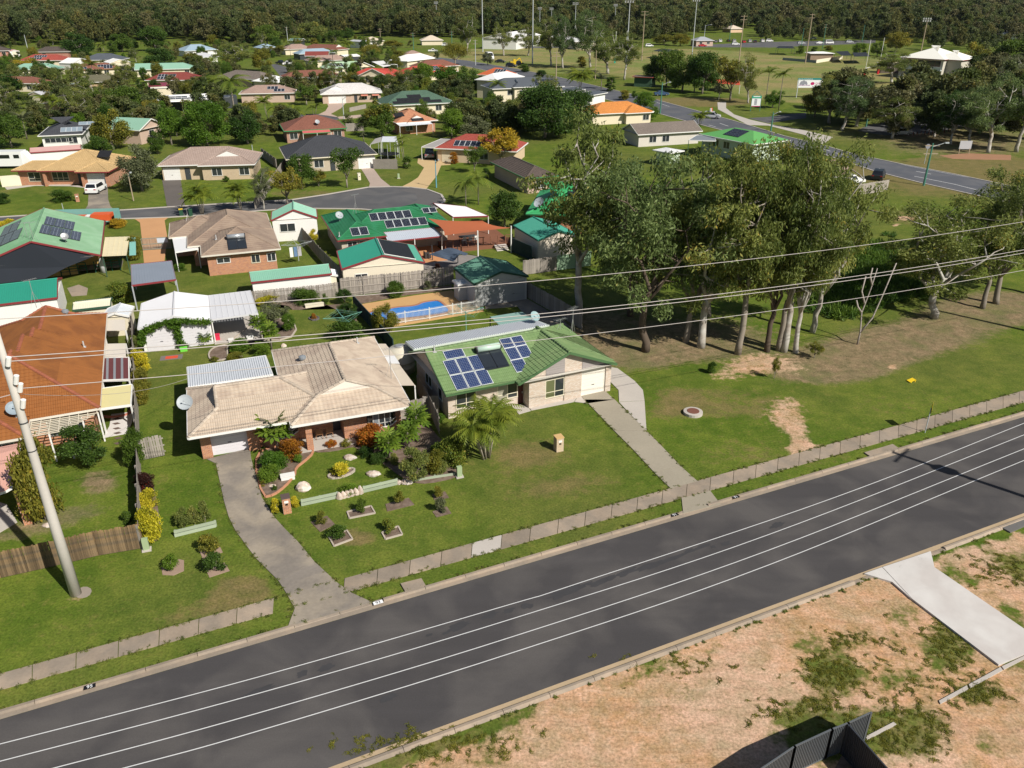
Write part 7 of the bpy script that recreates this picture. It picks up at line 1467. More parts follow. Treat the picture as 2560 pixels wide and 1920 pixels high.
mb=MB();W=[P(p,.085)for p in sp];[mb.bar(a,b,.28,.05)for a,b in zip(W,W[1:]+W[:1])];mb.build('coping',M('brick_coping',(.36,.17,.10),.8,.2),pool)
pf=thing('pool_fence','white picket pool fence in front of the blue pool','fence',P(V6(1290,605)));o=pf.location;pk=MB();pk.bar((0,0,.1),(0,0,1.25),.028);pkm=pk.mesh('picket',white)
for a,b in[(V6(1290,605),V6(1430,580)),(V6(1430,580),V6(1640,548)),(V6(1640,548),V6(1840,512)),(V6(1840,512),V6(1915,500)),(V6(1915,500),V6(2110,470))]:
 A,B=P(a)-o,P(b)-o;n=max(2,int((B-A).length/.125))
 for i in range(n):link('picket',pkm,pf,Matrix.Translation(A.lerp(B,i/n)))
 mb=MB();mb.bar(A+Vector((0,0,.2)),B+Vector((0,0,.2)),.04);mb.bar(A+Vector((0,0,1.1)),B+Vector((0,0,1.1)),.04);mb.build('rail',white,pf);mb=MB();mb.bar(A,A+Vector((0,0,1.3)),.09);mb.build('post',white,pf)
drive('dark mulched bed under the tall fence behind the pool',[V6(980,385),V6(1000,350),V6(1400,305),V6(1830,255),V6(1830,290),V6(1400,345),V6(1040,415)],MULCH,.05,'garden_bed')
drive('shaded concrete yard behind the pool garage',[V7(430,830),V7(890,760),V7(1250,960),V7(1420,1100),V7(1000,1090),V7(800,860),V7(430,890)],CONC_DRV,.03,'yard')
shelter('pale teal flat awning between the pool yard and the striped patio roof',[V7(600,1080),V7(990,1000),V7(850,918),V7(485,975)],(2.3,2.3,2.3,2.3),M('pale_teal_sheet',(.22,.36,.32),.6,.15),None,((0,0),(1,1),(0,1)),name='awning',postm=dgrey)
def sleepers(label,a,b,n=2,h=.22):
 A,B=P(a),P(b);t=thing('sleeper_wall',label,'garden wall',A);d=B-A
 for i in range(n):mb=MB();mb.bar(Vector((0,.03*i,h*(i+.5)+.03*i)),d+Vector((0,.03*i,h*(i+.5)+.03*i)),.07,h-.02);mb.build('sleeper',SLEEP,t)
 for k in(0.02,.5,.98):mb=MB();mb.bar(d*k+Vector((0,.1,0)),d*k+Vector((0,.1,h*n)),.1);mb.build('post',SLEEP,t)
sleepers('green sleeper garden wall left of the white standing stones',U7(668,640),U7(985,572));sleepers('green sleeper garden wall right of the white standing stones',U7(1203,525),U7(1500,455));sleepers('green sleeper wall below the three clipped bushes',U6(1510,978),U6(1868,890));sleepers('low green sleeper edge by the right garden corner',U7(1640,430),U7(2000,375),1)
STONE=M('white_quartz_stone',(.47,.37,.30),.85,.35,2,9,rnd=.3,col2=(.52,.47,.43))
def stone(label,p,rx,ry,h,group=None,seed=0,cat='rock'):
 r=random.Random(seed);mb=MB();n=9;rings=[(.85,-.1),(1.0,.15),(.9,.5),(.55,.85),(.15,1.0)];v=[]
 for q,z in rings:
  for j in range(n):a=6.283*j/n;k=q*r.uniform(.82,1.15);v.append((rx*k*math.cos(a),ry*k*math.sin(a),h*z*r.uniform(.92,1.05)))
 mb.faces(v,[(k*n+j,k*n+(j+1)%n,(k+1)*n+(j+1)%n,(k+1)*n+j)for k in range(4)for j in range(n)]+[tuple(4*n+j for j in range(n))])
 o=mb.build('rock',STONE);o.location=P(p);return tag(o,label,cat,group)
ORD=['first and leftmost of the six standing white stones','second standing white stone from the left','third standing white stone from the left','fourth standing white stone from the left','fifth standing white stone from the left','rightmost and largest of the six standing white stones']
for i,x in enumerate((998,1033,1066,1100,1140,1180)):stone(ORD[i],U7(x,578-i*9),.22,.15,.52+.1*(i==5),'row of standing white stones',i)
for i,(lb,p,rx,ry,h)in enumerate([('pink veined boulder on the lawn near the porch',U7(1085,228),.5,.34,.3),('white boulder at the right of the small front lawn',U7(1288,370),.5,.34,.3),('pale boulder at the left of the small front lawn',U7(685,492),.5,.45,.55),('white boulder at the end of the right sleeper wall',U7(1575,440),.5,.3,.25),('small white rock beside the sleeper wall end',U7(1510,445),.22,.2,.3),('salmon rock by the round bush and mailbox pier',U7(415,470),.3,.2,.15),('white rock in the back garden bed',V8(1975,1135),.3,.25,.3),('salmon rock near the carport pier at the left',U6(410,880),.32,.25,.2)]):stone(lb,p,rx,ry,h,None,20+i)
def bed(label,pts,edge=None,th=.05,mat=None):
 o=drive(label,smooth(pts,1),mat or MULCH,th,'garden_bed')
 if edge:mb=MB();W=[P(p,.06)for p in smooth(pts,1)];[mb.bar(a,b,.12,.14)for a,b in zip(W,W[1:]+W[:1])];mb.build('edging',edge,o)
EDGE_B=M('brick_edging',(.46,.22,.13),.85,.2,2,8);EDGE_C=M('concrete_edging',(.42,.36,.3),.85,.15)
bed('left front garden bed beside the curved driveway',[U7(262,270),U7(335,565),U7(430,545),U7(530,470),U7(615,370),U7(620,310),U7(700,250),U7(775,180),U7(760,130),U7(600,120),U7(330,140)],EDGE_B)
bed('front garden bed under the porch of the beige house',[U7(770,180),U7(950,170),U7(1100,130),U7(1180,130),U7(1180,60),U7(1000,80),U7(780,130)])
bed('right front garden bed with pawpaws and ferns',[U7(1100,120),U7(1190,170),U7(1400,290),U7(1540,400),U7(1630,440),U7(1760,450),U7(2000,400),U7(2060,340),U7(2040,200),U7(1880,80),U7(1750,-80),U7(1450,0)])
bed('back garden bed of the beige house beside the carport',[V8(1110,1250),V8(1130,1180),V8(1210,1130),V8(1600,1060),V8(2040,1060),V8(2150,900),V8(1950,800),V8(1650,850),V8(1330,1100),V8(1330,1290),V8(1560,1230),V8(1160,1310)],EDGE_C)
bed('back garden bed along the grey paling fence',[V6(150,430),V6(400,420),V6(470,480),V6(720,430),V6(830,420),V6(960,420),V6(1040,640),V6(900,640),V6(860,480),V6(700,400),V6(420,380)])
bed('narrow garden strip along the side fence with yellow plants',[U6(1190,400),U6(1330,520),U6(1370,750),U6(1400,990),U6(1290,1030),U6(1240,900),U6(1200,640)])
bed('mulched ring round the power pole foot',[U6(630,1480),U6(690,1510),U6(770,1490),U6(800,1430),U6(740,1400),U6(660,1430)],None,.012,M('dry_earth',(.27,.23,.19),.95,.2))
bed('small round bed in the back lawn',[V6(585,540),V6(640,560),V6(695,535),V6(640,515)],M('dark_edging',(.12,.11,.11),.8));bed('oval bed under the clipped golden bush',[U7(890,385),U7(950,405),U7(1080,370),U7(1140,325),U7(1090,310),U7(940,350)],EDGE_C)
bed('bare bed by the left front door of the rust tiled house',[W3(1000,640),W3(1250,600),W3(1700,400),W3(1650,330),W3(1250,480),W3(980,620)])
SQ=[('square mulch bed at the left with concrete edge pieces',[(905,905),(950,985),(1110,925),(1060,850)],EDGE_C),('square grey mulch bed above the edged one',[(748,780),(830,865),(960,800),(890,725)],None),('rectangular bed with timber edging and bare left half',[(1065,690),(1085,745),(1305,700),(1270,640)],EDGE_C),('square bed nearest the footpath in the middle lawn',[(1365,870),(1395,925),(1540,885),(1505,815)],EDGE_C),('wide rectangular grey bed in the middle lawn',[(1395,625),(1410,688),(1645,630),(1595,570)],None),('small top right square bed in the lawn',[(1800,540),(1815,590),(1945,570),(1910,515)],None),('lower right square bed in the lawn',[(1800,690),(1835,738),(1965,705),(1925,645)],None)]
for lb,p,e in SQ:o=drive(lb,[U7(*q)for q in p],MULCH,.03,'garden_bed');e and[None for mb in[MB()]if[mb.bar(a,b,.09,.1)for a,b in zip([P(U7(*q),.04)for q in p],[P(U7(*q),.04)for q in p[1:]+p[:1]])]and mb.build('edging',e,o)]
for lb,p in[('round edged bed left of the two kerbside bushes',[(1395,1240),(1405,1305),(1500,1310),(1590,1270),(1590,1180),(1540,1170)]),('upper square bed of the two kerbside bushes',[(1715,1080),(1755,1170),(1925,1110),(1890,1040)]),('lower square bed of the two kerbside bushes',[(1775,1250),(1810,1328),(1985,1270),(1940,1200)])]:drive(lb,[U6(*q)for q in p],M('pink_brown_mulch',(.30,.21,.16),.95,.25,1.5,12),.03,'garden_bed')
#  garden plants near the road
def gp(kind,p,top,wpx,mat,label,grp=None,var=None,name=None):
 b=P(p);h=max(.25,hgt_at(b,top[1]));d=b.y*CT+(CAMH-h*.6)*ST;w=wpx*d/FPX*(1.15 if kind=='bush' else 1)
 nv={'shrub':3,'dense':3,'open':2}.get(kind,1);return plant(kind,(TN[0]if var is None else var)%nv,b,h,w,mat,label,'shrub' if h<3 else 'tree',grp,name or('tree' if h>=3 else 'shrub'))
LW='small shrubs in the lawn beds'
for p,t,w_,m,lb in[(U7(845,795),U7(850,715),28,YOL_L,'bush in the grey square bed above the edged one'),(U7(985,920),U7(995,820),40,MID_L,'dark round bush in the concrete edged square bed'),(U7(1195,690),U7(1210,597),26,MID_L,'bush in the timber edged rectangular bed'),(U7(1430,860),U7(1445,778),34,PALM_L,'spiky bush in the bed nearest the footpath'),(U7(1515,618),U7(1520,530),24,YOL_L,'yellowish bush in the wide rectangular bed'),(U7(1850,560),U7(1855,490),24,YOL_L,'loose yellow bush in the top right square bed'),(U7(1875,690),U7(1880,590),28,GREY_L,'thin grey bush in the lower right square bed'),(U6(1485,1255),U6(1490,1150),36,BRIGHT_L,'bright leafy bush in the round edged bed'),(U6(1810,1110),U6(1820,980),48,YOL_L,'round yellow green bush in the upper kerbside bed'),(U6(1855,1270),U6(1860,1145),52,DARK_L,'dark green bush in the lower kerbside bed')]:
 gp('shrub',p,(t[0],t[1]-5),w_*1.3,m,lb,LW)
for p,t,w_,lb in[(U6(1595,890),U6(1600,735),40,'left of three clipped bushes above the sleeper wall'),(U6(1680,870),U6(1690,715),32,'middle one of three clipped bushes above the sleeper wall'),(U6(1775,850),U6(1775,675),42,'right of three clipped bushes above the sleeper wall')]:gp('shrub',p,t,w_,OLIVE_L,lb,'clipped bushes above the sleeper wall')
for k,p,t,w_,m,lb in[('bush',U6(1285,730),U6(1285,575),52,LEMON_L,'upper bright yellow plant against the side fence'),('bush',U6(1310,1010),U6(1310,740),60,LEMON_L,'lower and larger bright yellow plant against the side fence'),('bush',U6(1265,590),U6(1265,420),48,MAROON_L,'maroon leafed plant above the yellow ones by the side fence'),('bush',U6(1190,360),U6(1190,60),58,MID_L,'green bush behind the short paling gate fence'),('bush',U1(1225,930),U1(1225,745),46,LEMON_L,'yellow hedge plant along the side lawn nearest the garage'),('bush',U1(1230,1080),U1(1230,900),44,YOL_L,'olive yellow hedge plant in the middle of the side lawn'),('bush',U1(1235,1210),U1(1235,1010),40,YOL_L,'olive hedge plant at the near end of the side lawn'),('bush',U1(1190,760),U1(1200,620),40,OLIVE_L,'olive bush left of the double garage corner'),('bush',U6(400,830),U6(400,140),105,YOL_L,'tall yellow green hedge tree behind the power pole'),('bush',U6(330,800),U6(330,420),80,YOL_L,'lower half of the yellow green hedge by the carport pier'),('dense',U6(760,350),U6(770,20),122,DARK_L,'big rounded dark bush before the white diamond path'),('shrub',U6(1110,850),U6(1120,760),36,MID_L,'small bush inside the fence corner'),('ball',U7(1010,375),U7(1005,280),56,LEMON_L,'clipped golden oval bush in the small front lawn'),('ball',U7(455,695),U7(460,580),28,LEMON_L,'left golden ball bush beside the brick mailbox'),('ball',U7(615,650),U7(612,560),26,LEMON_L,'right golden ball bush beside the brick mailbox'),('bush',U7(590,225),U7(590,65),58,RED_L,'orange red croton bush by the left bay window'),('bush',U2(1690,1080),U2(1690,920),70,RED_L,'orange croton bush below the right bay window'),('bush',U2(1870,1050),U2(1870,960),30,MAROON_L,'dark red bush right of the orange croton'),('shrub',U2(1470,1095),U2(1465,1035),26,YOL_L,'yellow green shrub at the porch step'),('shrub',U2(1340,1100),U2(1350,1040),34,RED_L,'flowering shrub along the porch edge'),('bush',U7(430,320),U7(430,180),72,BRIGHT_L,'lush bright bush in the left garden bed'),('bush',U7(400,420),U7(400,300),58,BRIGHT_L,'bright bush in front of the lush one in the left bed'),('shrub',U7(640,260),U7(640,205),36,BRIGHT_L,'strappy bright plant at the bed corner'),('shrub',U7(340,470),U7(340,420),18,YOL_L,'small yellow shrub in the left bed by the driveway'),('shrub',U7(440,505),U7(440,460),16,MID_L,'small green shrub at the left bed tip'),('bush',U7(1230,210),U7(1225,130),36,DARK_L,'clipped dark hedge piece at the top of the right bed'),('bush',U7(1340,265),U7(1340,180),44,DARK_L,'clipped dark hedge piece below the first in the right bed'),('ball',U7(1470,285),U7(1475,190),30,OLIVE_L,'rounded olive bush in the right bed'),('dense',U7(1660,415),U7(1660,150),84,OLIVE_L,'large olive bush at the front of the right bed'),('bush',U7(1830,350),U7(1830,170),50,YOL_L,'yellow spotted bush beside the large olive bush'),('shrub',U7(1080,530),U7(1075,455),54,BRIGHT_L,'strappy green plants above the white stones'),('shrub',U2(2060,930),U2(2080,820),30,MID_L,'leafy shrub by the short paling fence'),('shrub',U3(480,1010),U3(480,950),40,BRIGHT_L,'green shrub at the green house front corner'),('bush',V6(560,400),V6(560,285),72,MID_L,'round green bush against the grey back fence'),('bush',V6(230,410),V6(240,330),62,LEMON_L,'yellow leafed bush at the back fence by the carport'),('dense',V6(910,420),V6(890,290),44,DARK_L,'dark shrub tree at the back fence corner'),('dense',V6(960,560),V6(960,400),42,DARK_L,'dark olive shrub tree beside the teal fence'),('dense',V6(890,540),V6(890,420),34,DARK_L,'narrow dark shrub left of the one at the teal fence'),('bush',V6(930,720),V6(930,560),84,MID_L,'leafy bush behind the beige tiled roof ridge'),('dense',V6(1250,680),V6(1250,410),72,YOL_L,'rounded bush tree beside the swimming pool'),('bush',V6(1345,350),V6(1345,225),44,MID_L,'green shrub in the mulched bed behind the pool'),('shrub',V6(1620,300),V6(1625,220),26,GREY_L,'thin shrub in the shade behind the pool'),('shrub',V6(740,420),V6(740,330),22,MID_L,'small shrub by the pale garden seat'),('open',V8(1880,930),V8(1880,640),88,GREY_L,'bare twiggy frangipani tree right of the carport'),('dense',V8(2040,950),V8(2040,760),40,BRIGHT_L,'bright shrub tree right of the frangipani'),('bush',V8(1480,1180),V8(1480,1060),52,BRIGHT_L,'bright flowering bush behind the metal patio roof'),('bush',V8(1720,1230),V8(1720,1090),46,BRIGHT_L,'second bright bush behind the beige roof corner'),('bush',V8(1420,1290),V8(1420,1210),42,YOL_L,'clipped low bush behind the metal patio roof'),('shrub',V8(1185,1310),V8(1185,1250),22,YOL_L,'round shrub at the garden edge tip'),('bush',V8(1780,620),V8(1790,520),58,LEMON_L,'yellow tipped bush in the corner behind the carport'),('shrub',V6(640,545),V6(640,500),20,RED_L,'small reddish shrub in the round lawn bed'),('bush',U1(1050,330),U1(1050,160),58,PALM_L,'palmy green bush between the sheds'),('bush',V8(780,260),V8(780,180),34,BRIGHT_L,'striped agave like plant behind the carport'),('bush',T5(1170,1000),T5(1170,815),40,YOL_L,'yellow green hedge beside the orange driveway'),('bush',T5(1170,900),T5(1170,790),36,YOL_L,'upper part of the hedge beside the orange driveway'),('bush',T5(70,735),T5(70,655),46,LEMON_L,'bright yellow green hedge left of the mint roof'),('bush',T5(1020,720),T5(1020,650),42,GOLD_L,'yellow flowered creeper on the aqua pergola'),('shrub',T6(500,850),T6(500,740),26,LEMON_L,'yellow leafed plants along the narrow side yard'),('shrub',T6(600,980),T6(600,930),26,PALM_L,'cycad beside the cream garden shed'),('shrub',W4(1125,910),W4(1125,840),26,MAROON_L,'maroon bush in the shaded gravel yard'),('bush',U4(960,1150),U4(960,1055),22,MID_L,'lone clipped bush on the grass bank'),('open',U4(1505,1200),U4(1530,1020),26,YOL_L,'thin sapling on the bare soil patch'),('open',U4(1850,1020),U4(1850,880),46,YOL_L,'low leafy sapling at the end of the gum grove'),('shrub',T6(260,640-30),T6(260,560),18,YOL_L,'small street corner shrub')]:
 gp(k,p,t,w_,m,lb)
vm=leaf_mesh('vine',[tuple(h2_)for h2_ in[(x,-.12+.02*(i%3),z,.42,.3)for i,(x,z)in enumerate([(0.2,1.6),(.35,2.0),(.8,2.35),(1.3,2.5),(1.8,2.6),(2.4,2.75),(3.0,2.75),(3.6,2.7),(4.2,2.6),(4.8,2.5),(5.4,2.4),(5.9,2.3),(3.2,2.2),(3.2,1.7),(3.2,1.2),(3.25,.7),(3.3,.3),(2.8,2.3),(.1,1.1),(1.0,2.2),(3.6,.25)])]],260,(.16,.12),.3,17,BRIGHT_L,.5)
vn=thing('vine','green climbing vine trained over the white double garage doors','vine',s8 .root.location,R_(19.8));link('foliage',vm,vn)
def pawleaf():
 mb=MB();n=7;c=Vector((.32,0,0));mb.bar((0,0,0),c,.015)
 for i in range(n):a=-2.3+4.6*i/(n-1);tip=c+Vector((math.cos(a)*.34,math.sin(a)*.34,-.06));s=Vector((-math.sin(a),math.cos(a),0))*.06;mid=c.lerp(tip,.6);mb.poly([c,mid-s,tip,mid+s])
 me=mb.mesh('leaf',PAW_L);at=me.attributes.new('tint','FLOAT','POINT');at.data.foreach_set('value',np.array([.35+.3*((i*7)%10)/10 for i in range(len(me.vertices))],dtype=np.float32));return me
PWL=pawleaf()
def pawpaw(label,p,top,sc=1.0,n=22,grp='pawpaw trees in the garden beds'):
 b=P(p);h=hgt_at(b,top[1]);t=thing('pawpaw_tree',label,'tree',b,0,grp);mb=MB();mb.tube([(0,0,-.05),(.04,0,h*.5),(0,0,h*.88)],[.09,.07,.05],7);mb.build('trunk',GBARK,t,True);r=random.Random(int(p[0]))
 for i in range(n):az=i*2.4;el=-.3+1.3*i/n;link('leaf',PWL,t,Matrix.Translation((0,0,h*(.74+.16*i/n)))@Matrix.Rotation(az,4,'Z')@Matrix.Rotation(-el,4,'Y')@Matrix.Scale(sc*r.uniform(1.1,1.5),4))
for lb,p,t,s in[('tall pawpaw tree in front of the left bay window',U2(880,1145),U2(860,870),1.7),('slim pawpaw tree by the short paling fence',U2(2085,1060),U2(2080,790),1.3),('low pawpaw in the middle of the right bed',U2(1845,1200),U2(1845,1020),1.3),('pawpaw between the two others in the right bed',U2(2010,1130),U2(1990,940),1.2),('pawpaw beside the left carport post',V8(1720,1050),V8(1660,800),1.2),('pawpaw at the back garden path',V8(1840,1170),V8(1830,900),1.2),('pawpaw in front of the garage door',V8(1085,1110),V8(1075,1000),.9)]:pawpaw(lb,p,t,s)
palm('palm_clump','large golden cane palm clump on the lawn before the green tiled house',P(U3(890,1330)),3.4,'cane',11,13,1.6,.92,None,M('pale_cane',(.42,.36,.30),.8,.2),'palm',5)
gp('bush',U3(590,1385),U3(590,1180),78,PALM_L,'strappy dark green plants left of the golden cane palm');gp('bush',U3(490,1300),U3(500,1200),50,MID_L,'broad leafed plant in the right garden bed');gp('bush',U3(470,1450),U3(470,1350),50,OLIVE_L,'olive bush at the right bed front corner')
r=random.Random(77);ncnt=0
kinds=[('dense',MID_L),('dense',DARK_L),('dense',BRIGHT_L),('open',YOL_L),('gum',OLIVE_L),('dense',YOL_L),('bush',MID_L),('cone',DARK_L),('dense',OLIVE_L),('dense',PALM_L)]
while ncnt<250:
 sx,sy=r.uniform(-40,1420),r.uniform(96,345)**1.0
 if r.random()>(1.25-sy/400):continue
 p=P((sx,sy))
 if any(a<p.x<b and c<p.y<d for a,b,c,d in BBX):continue
 if sx>1000 and sy<300 and sx>1000+(sy-130)*2.2 and sy<270:continue
 if(560<sx<960 and 255<sy<320)or(590<sx<740 and 150<sy<200):continue
 k,m=r.choice(kinds);h=r.uniform(2.2,6.5)*(1.5 if k=='gum' else 1);w=h*r.uniform(.7,1.1)if k!='cone' else h*.45
 plant(k,ncnt%3,p,h,w,m,'one of the unremarkable garden trees filling gaps between the far houses','tree','unremarkable garden trees among the far houses','tree');ncnt+=1
#  vehicles
TYRE=M('tyre_rubber',(.02,.02,.02),.9);RIM=M('wheel_rim',(.35,.35,.36),.35,.1,metal=.7);CGL=M('car_glass',(.012,.014,.018),.06,spec=.8);RLT=M('red_lamp',(.4,.02,.02),.3);WLT=M('clear_lamp',(.6,.6,.58),.2)
PAINT={k:M('paint_'+k,c,.28,.03,spec=.5)for k,c in{'white':(.74,.74,.73),'silver':(.42,.43,.44),'grey':(.16,.17,.18),'dark':(.02,.025,.03),'red':(.42,.02,.03),'blue':(.04,.08,.16),'yellow':(.55,.38,.02)}.items()}
_veh={}
def vmesh(kind):
 if kind in _veh:return _veh[kind]
 P_={'suv':([(-2.25,.35),(-2.25,.95),(-2.1,1.1),(-1.75,1.62),(-1.4,1.7),(.35,1.7),(.7,1.6),(1.25,1.08),(2.1,.9),(2.25,.7),(2.25,.35)],4,1.82),'sedan':([(-2.3,.32),(-2.3,.85),(-2.15,.98),(-1.55,1.02),(-.95,1.4),(-.6,1.45),(.3,1.45),(1.05,.98),(2.15,.82),(2.3,.6),(2.3,.32)],4,1.78),'van':([(-2.5,.4),(-2.5,1.3),(-2.45,2.1),(-2.3,2.25),(-1.5,2.3),(1.3,2.3),(1.6,2.15),(2.1,1.3),(2.45,1.05),(2.5,.8),(2.5,.4)],5,1.95),'ute':([(-2.5,.5),(-2.5,1.05),(-2.4,1.1),(-.75,1.1),(-.6,1.7),(-.4,1.75),(.4,1.75),(1.05,1.12),(2.3,.98),(2.45,.8),(2.45,.5)],4,1.85)}[kind]
 pr,gi,wd=P_;n=len(pr);z0=1.0 if kind!='van' else 1.25;ins=lambda z:wd/2-.17*max(0,(z-z0))/.7 if z>z0 else wd/2
 mb=MB();v=[(x,-ins(z),z)for x,z in pr]+[(x,ins(z),z)for x,z in pr];mb.faces(v,[tuple(range(n)),tuple(range(2*n-1,n-1,-1))]+[(i,n+i,n+(i+1)%n,(i+1)%n)for i in range(n)])
 top=max(z for _,z in pr);xs=[x for x,z in pr if z>z0+.3];xa,xb=min(xs),max(xs);g={}
 q=MB();pf=[p for p in pr if p[1]>=z0-.02 and p[0]>xa][-1]
 def band(a,b):(x0,z0_),(x1,z1_)=a,b;return[(x0+.01,-ins(z0_)*.9,z0_+.012),(x0+.01,ins(z0_)*.9,z0_+.012),(x1+.01,ins(z1_)*.86,z1_+.012),(x1+.01,-ins(z1_)*.86,z1_+.012)]
 fr=[i for i in range(n-1)if pr[i][1]>pr[i+1][1]and pr[i+1][1]>.8 and pr[i][1]-pr[i+1][1]>.25][-1 if kind!='sedan' else 0]
 q.poly(band(pr[fr+1],pr[fr]));g['windscreen']=q
 rr=[i for i in range(n-1)if pr[i+1][1]-pr[i][1]>.25 and pr[i][1]>.8][0];q=MB();q.poly([(x-.025,y,z)for x,y,z in band(pr[rr],pr[rr+1])][::-1]);g['rear_window']=q
 for s in(-1,1):
  q=MB();zt=top-.14;zb=z0+.06;x0,x1=pr[rr][0]+.25,pr[fr+1][0]-.25;x2,x3=pr[rr+1][0]+.15,pr[fr][0]-.05;q.poly([(x0,s*(ins(zb)+.008),zb),(x1,s*(ins(zb)+.008),zb),(x3,s*(ins(zt)+.008),zt),(x2,s*(ins(zt)+.008),zt)][::s]);g['side_window' if s<0 else 'side_window ']=q
 wm=MB();wm.tube([(0,-.11,0),(0,.11,0)],.33,14);rm_=MB();rm_.tube([(0,-.118,0),(0,.118,0)],.2,10);lm=MB();lm.box(-.03,-.18,-.08,.03,.18,.08)
 _veh[kind]=(mb.mesh('body',PAINT['white']),{k:q.mesh(k.strip(),CGL)for k,q in g.items()},wm.mesh('wheel',TYRE),rm_.mesh('rim',RIM),lm.mesh('headlight',WLT),lm.mesh('tail_light',RLT),wd,pr);return _veh[kind]
def car(kind,col,p,az,label,grp='cars and vans',cat=None,sc=1.0,z=0.0):
 bm,gl,wm,rm_,hl,tlm,wd,pr=vmesh(kind);t=thing({'suv':'car','sedan':'car','van':'van','ute':'utility_truck'}[kind],label,cat or{'van':'van','ute':'ute'}.get(kind,'car'),P(p,z)if not isinstance(p,Vector)else p,az,grp);t.scale=(sc,)*3
 b=link('body',bm,t);b.material_slots[0].link='OBJECT';b.material_slots[0].material=PAINT[col]
 for k,m in gl.items():link(k.strip(),m,t)
 for x in(-1.4,1.4):
  for y in(-1,1):w_=link('wheel',wm,t,Matrix.Translation((x,y*(wd/2-.09),.33)));link('rim',rm_,w_)
 for y in(-1,1):link('headlight',hl,t,Matrix.Translation((pr[-2][0]-.01,y*(wd/2-.28),.72)));link('tail_light',tlm,t,Matrix.Translation((pr[1][0]+.01,y*(wd/2-.24),pr[1][1]-.08)))
 return t
c=car('suv','white',T5(838,415),R_(94),'white parked car with its rear to the street in front of the tan house')
car('sedan','white',(-30,1235),R_(70),'white car under the pink carport at the left edge');car('suv','white',T1(1095,660),R_(-80),'white car facing us beside the taupe solar roof house');car('suv','white',T2(275,562),R_(200),'white car parked in the far lane');car('ute','dark',T2(215,556),R_(150),'dark car left of the white one in the far lane')
car('van','white',T2(2015,518),R_(-75),'white van on the main road by the bend',sc=1.5);car('sedan','dark',T2(2110,542),R_(-20),'dark car behind the white van on the road');car('suv','dark',T2(2205,578),R_(-25),'dark car nearest the orange roof on the main road');c=car('suv','silver',T3(1722,1022),R_(-22),'silver car driving along the main road under a red and white roof sign')
mb=MB();mb.box(-.4,-.55,1.72,.0,.55,2.5);q=mb.build('roof_sign',M('sign_red',(.6,.05,.02),.5),c);mb=MB();mb.box(-.4,-1.1,1.72,.0,-.55,2.5);mb.build('roof_sign',white,c)
car('sedan','blue',T3(1290,826),R_(5),'dark blue car in the shade below the green light pole');car('suv','silver',T4(1140,1168),R_(10),'silver car parked under the park trees');car('ute','white',T8(705,352),R_(20),'white ute behind the grey fence at the mauve brown house');car('sedan','white',T8(480,392),R_(10),'white car nearest the grey fence corner');car('suv','dark',T8(950,300),R_(60),'dark car at the driveway of the mauve brown house')
car('ute','grey',W6(103,345),R_(95),'grey ute under the red house carport');car('suv','dark',T3(60,562),R_(10),'dark car beside the yellow excavator')
for i,(x,y,k,col)in enumerate([(1645,403,'sedan','red'),(1795,364,'suv','white'),(1915,364,'suv','silver'),(1930,390,'suv','white'),(2000,370,'sedan','red'),(2050,365,'suv','silver'),(2097,368,'sedan','dark'),(2160,364,'suv','white'),(1185,404,'suv','white'),(1755,368,'sedan','grey'),(1870,362,'sedan','dark')]):
 car(k,col,T3(x,y),R_(90 if y<372 else 5),['red car alone at the near left of the far car park','first white car right of the far toilet block','silver car in the middle of the far car park row','white car in front of the far car park row','red car in the far car park row','pale silver car right of the red one in the far row','black car in the far car park row','white car at the right of the far car park row','white car half hidden by the far yellow bushes','grey car closest to the far toilet block','dark car between white and silver in the far row'][i])
for i,(x,y,k,col,lb)in enumerate([(10,362,'suv','white','white car at the far field road left of the orange barrel'),(285,382,'suv','silver','silver car on the far field road by a green pole'),(445,380,'sedan','white','white car on the far field road left of the white van'),(527,380,'van','white','white box van on the far field road'),(702,372,'suv','silver','silver car alone on the far field road'),(785,332,'van','white','white truck parked at the far tree line'),(390,340,'ute','white','white ute among the far trees')]):car(k,col,T4(x,y),R_(5),lb)
for i,(x,y,k,lb)in enumerate([(2000,415,'suv','pale car in front of the big white hall'),(2195,405,'suv','white car nearest the big white hall wall'),(1530,450,'ute','white ute by the far left road'),(1640,398,'suv','white car beside the far thin poles')]):car(k,'white',T2(x,y),R_(0),lb)
mh=thing('motorhome','white motorhome parked at the left edge behind the tan house','motorhome',P(T5(110,205)),R_(5));mb=MB();mb.box(-4.5,-1.15,.5,2.6,1.15,3.1);mb.prism([(2.6,-1.1),(4.0,-1.0),(4.0,1.0),(2.6,1.1)],.5,1.3);mb.faces([(2.6,-1.1,1.3),(4.0,-1.0,1.3),(4.0,1.0,1.3),(2.6,1.1,1.3),(2.6,-1.1,2.9),(2.9,-1.0,2.9),(2.9,1.0,2.9),(2.6,1.1,2.9)],[(4,5,6,7),(0,1,5,4),(1,2,6,5),(2,3,7,6)]);mb.build('body',PAINT['white'],mh)
for a,b in((-3.0,.5),(1.2,2.2)):mb=MB();mb.box(a,-1.17,1.9,b,-1.15,2.55);mb.build('window',CGL,mh)
for x in(-2.6,3.0):
 for y in(-1,1):mb=MB();mb.tube([(x,y*1.0-.12,.42),(x,y*1.0+.12,.42)],.42,12);mb.build('wheel',TYRE,mh)
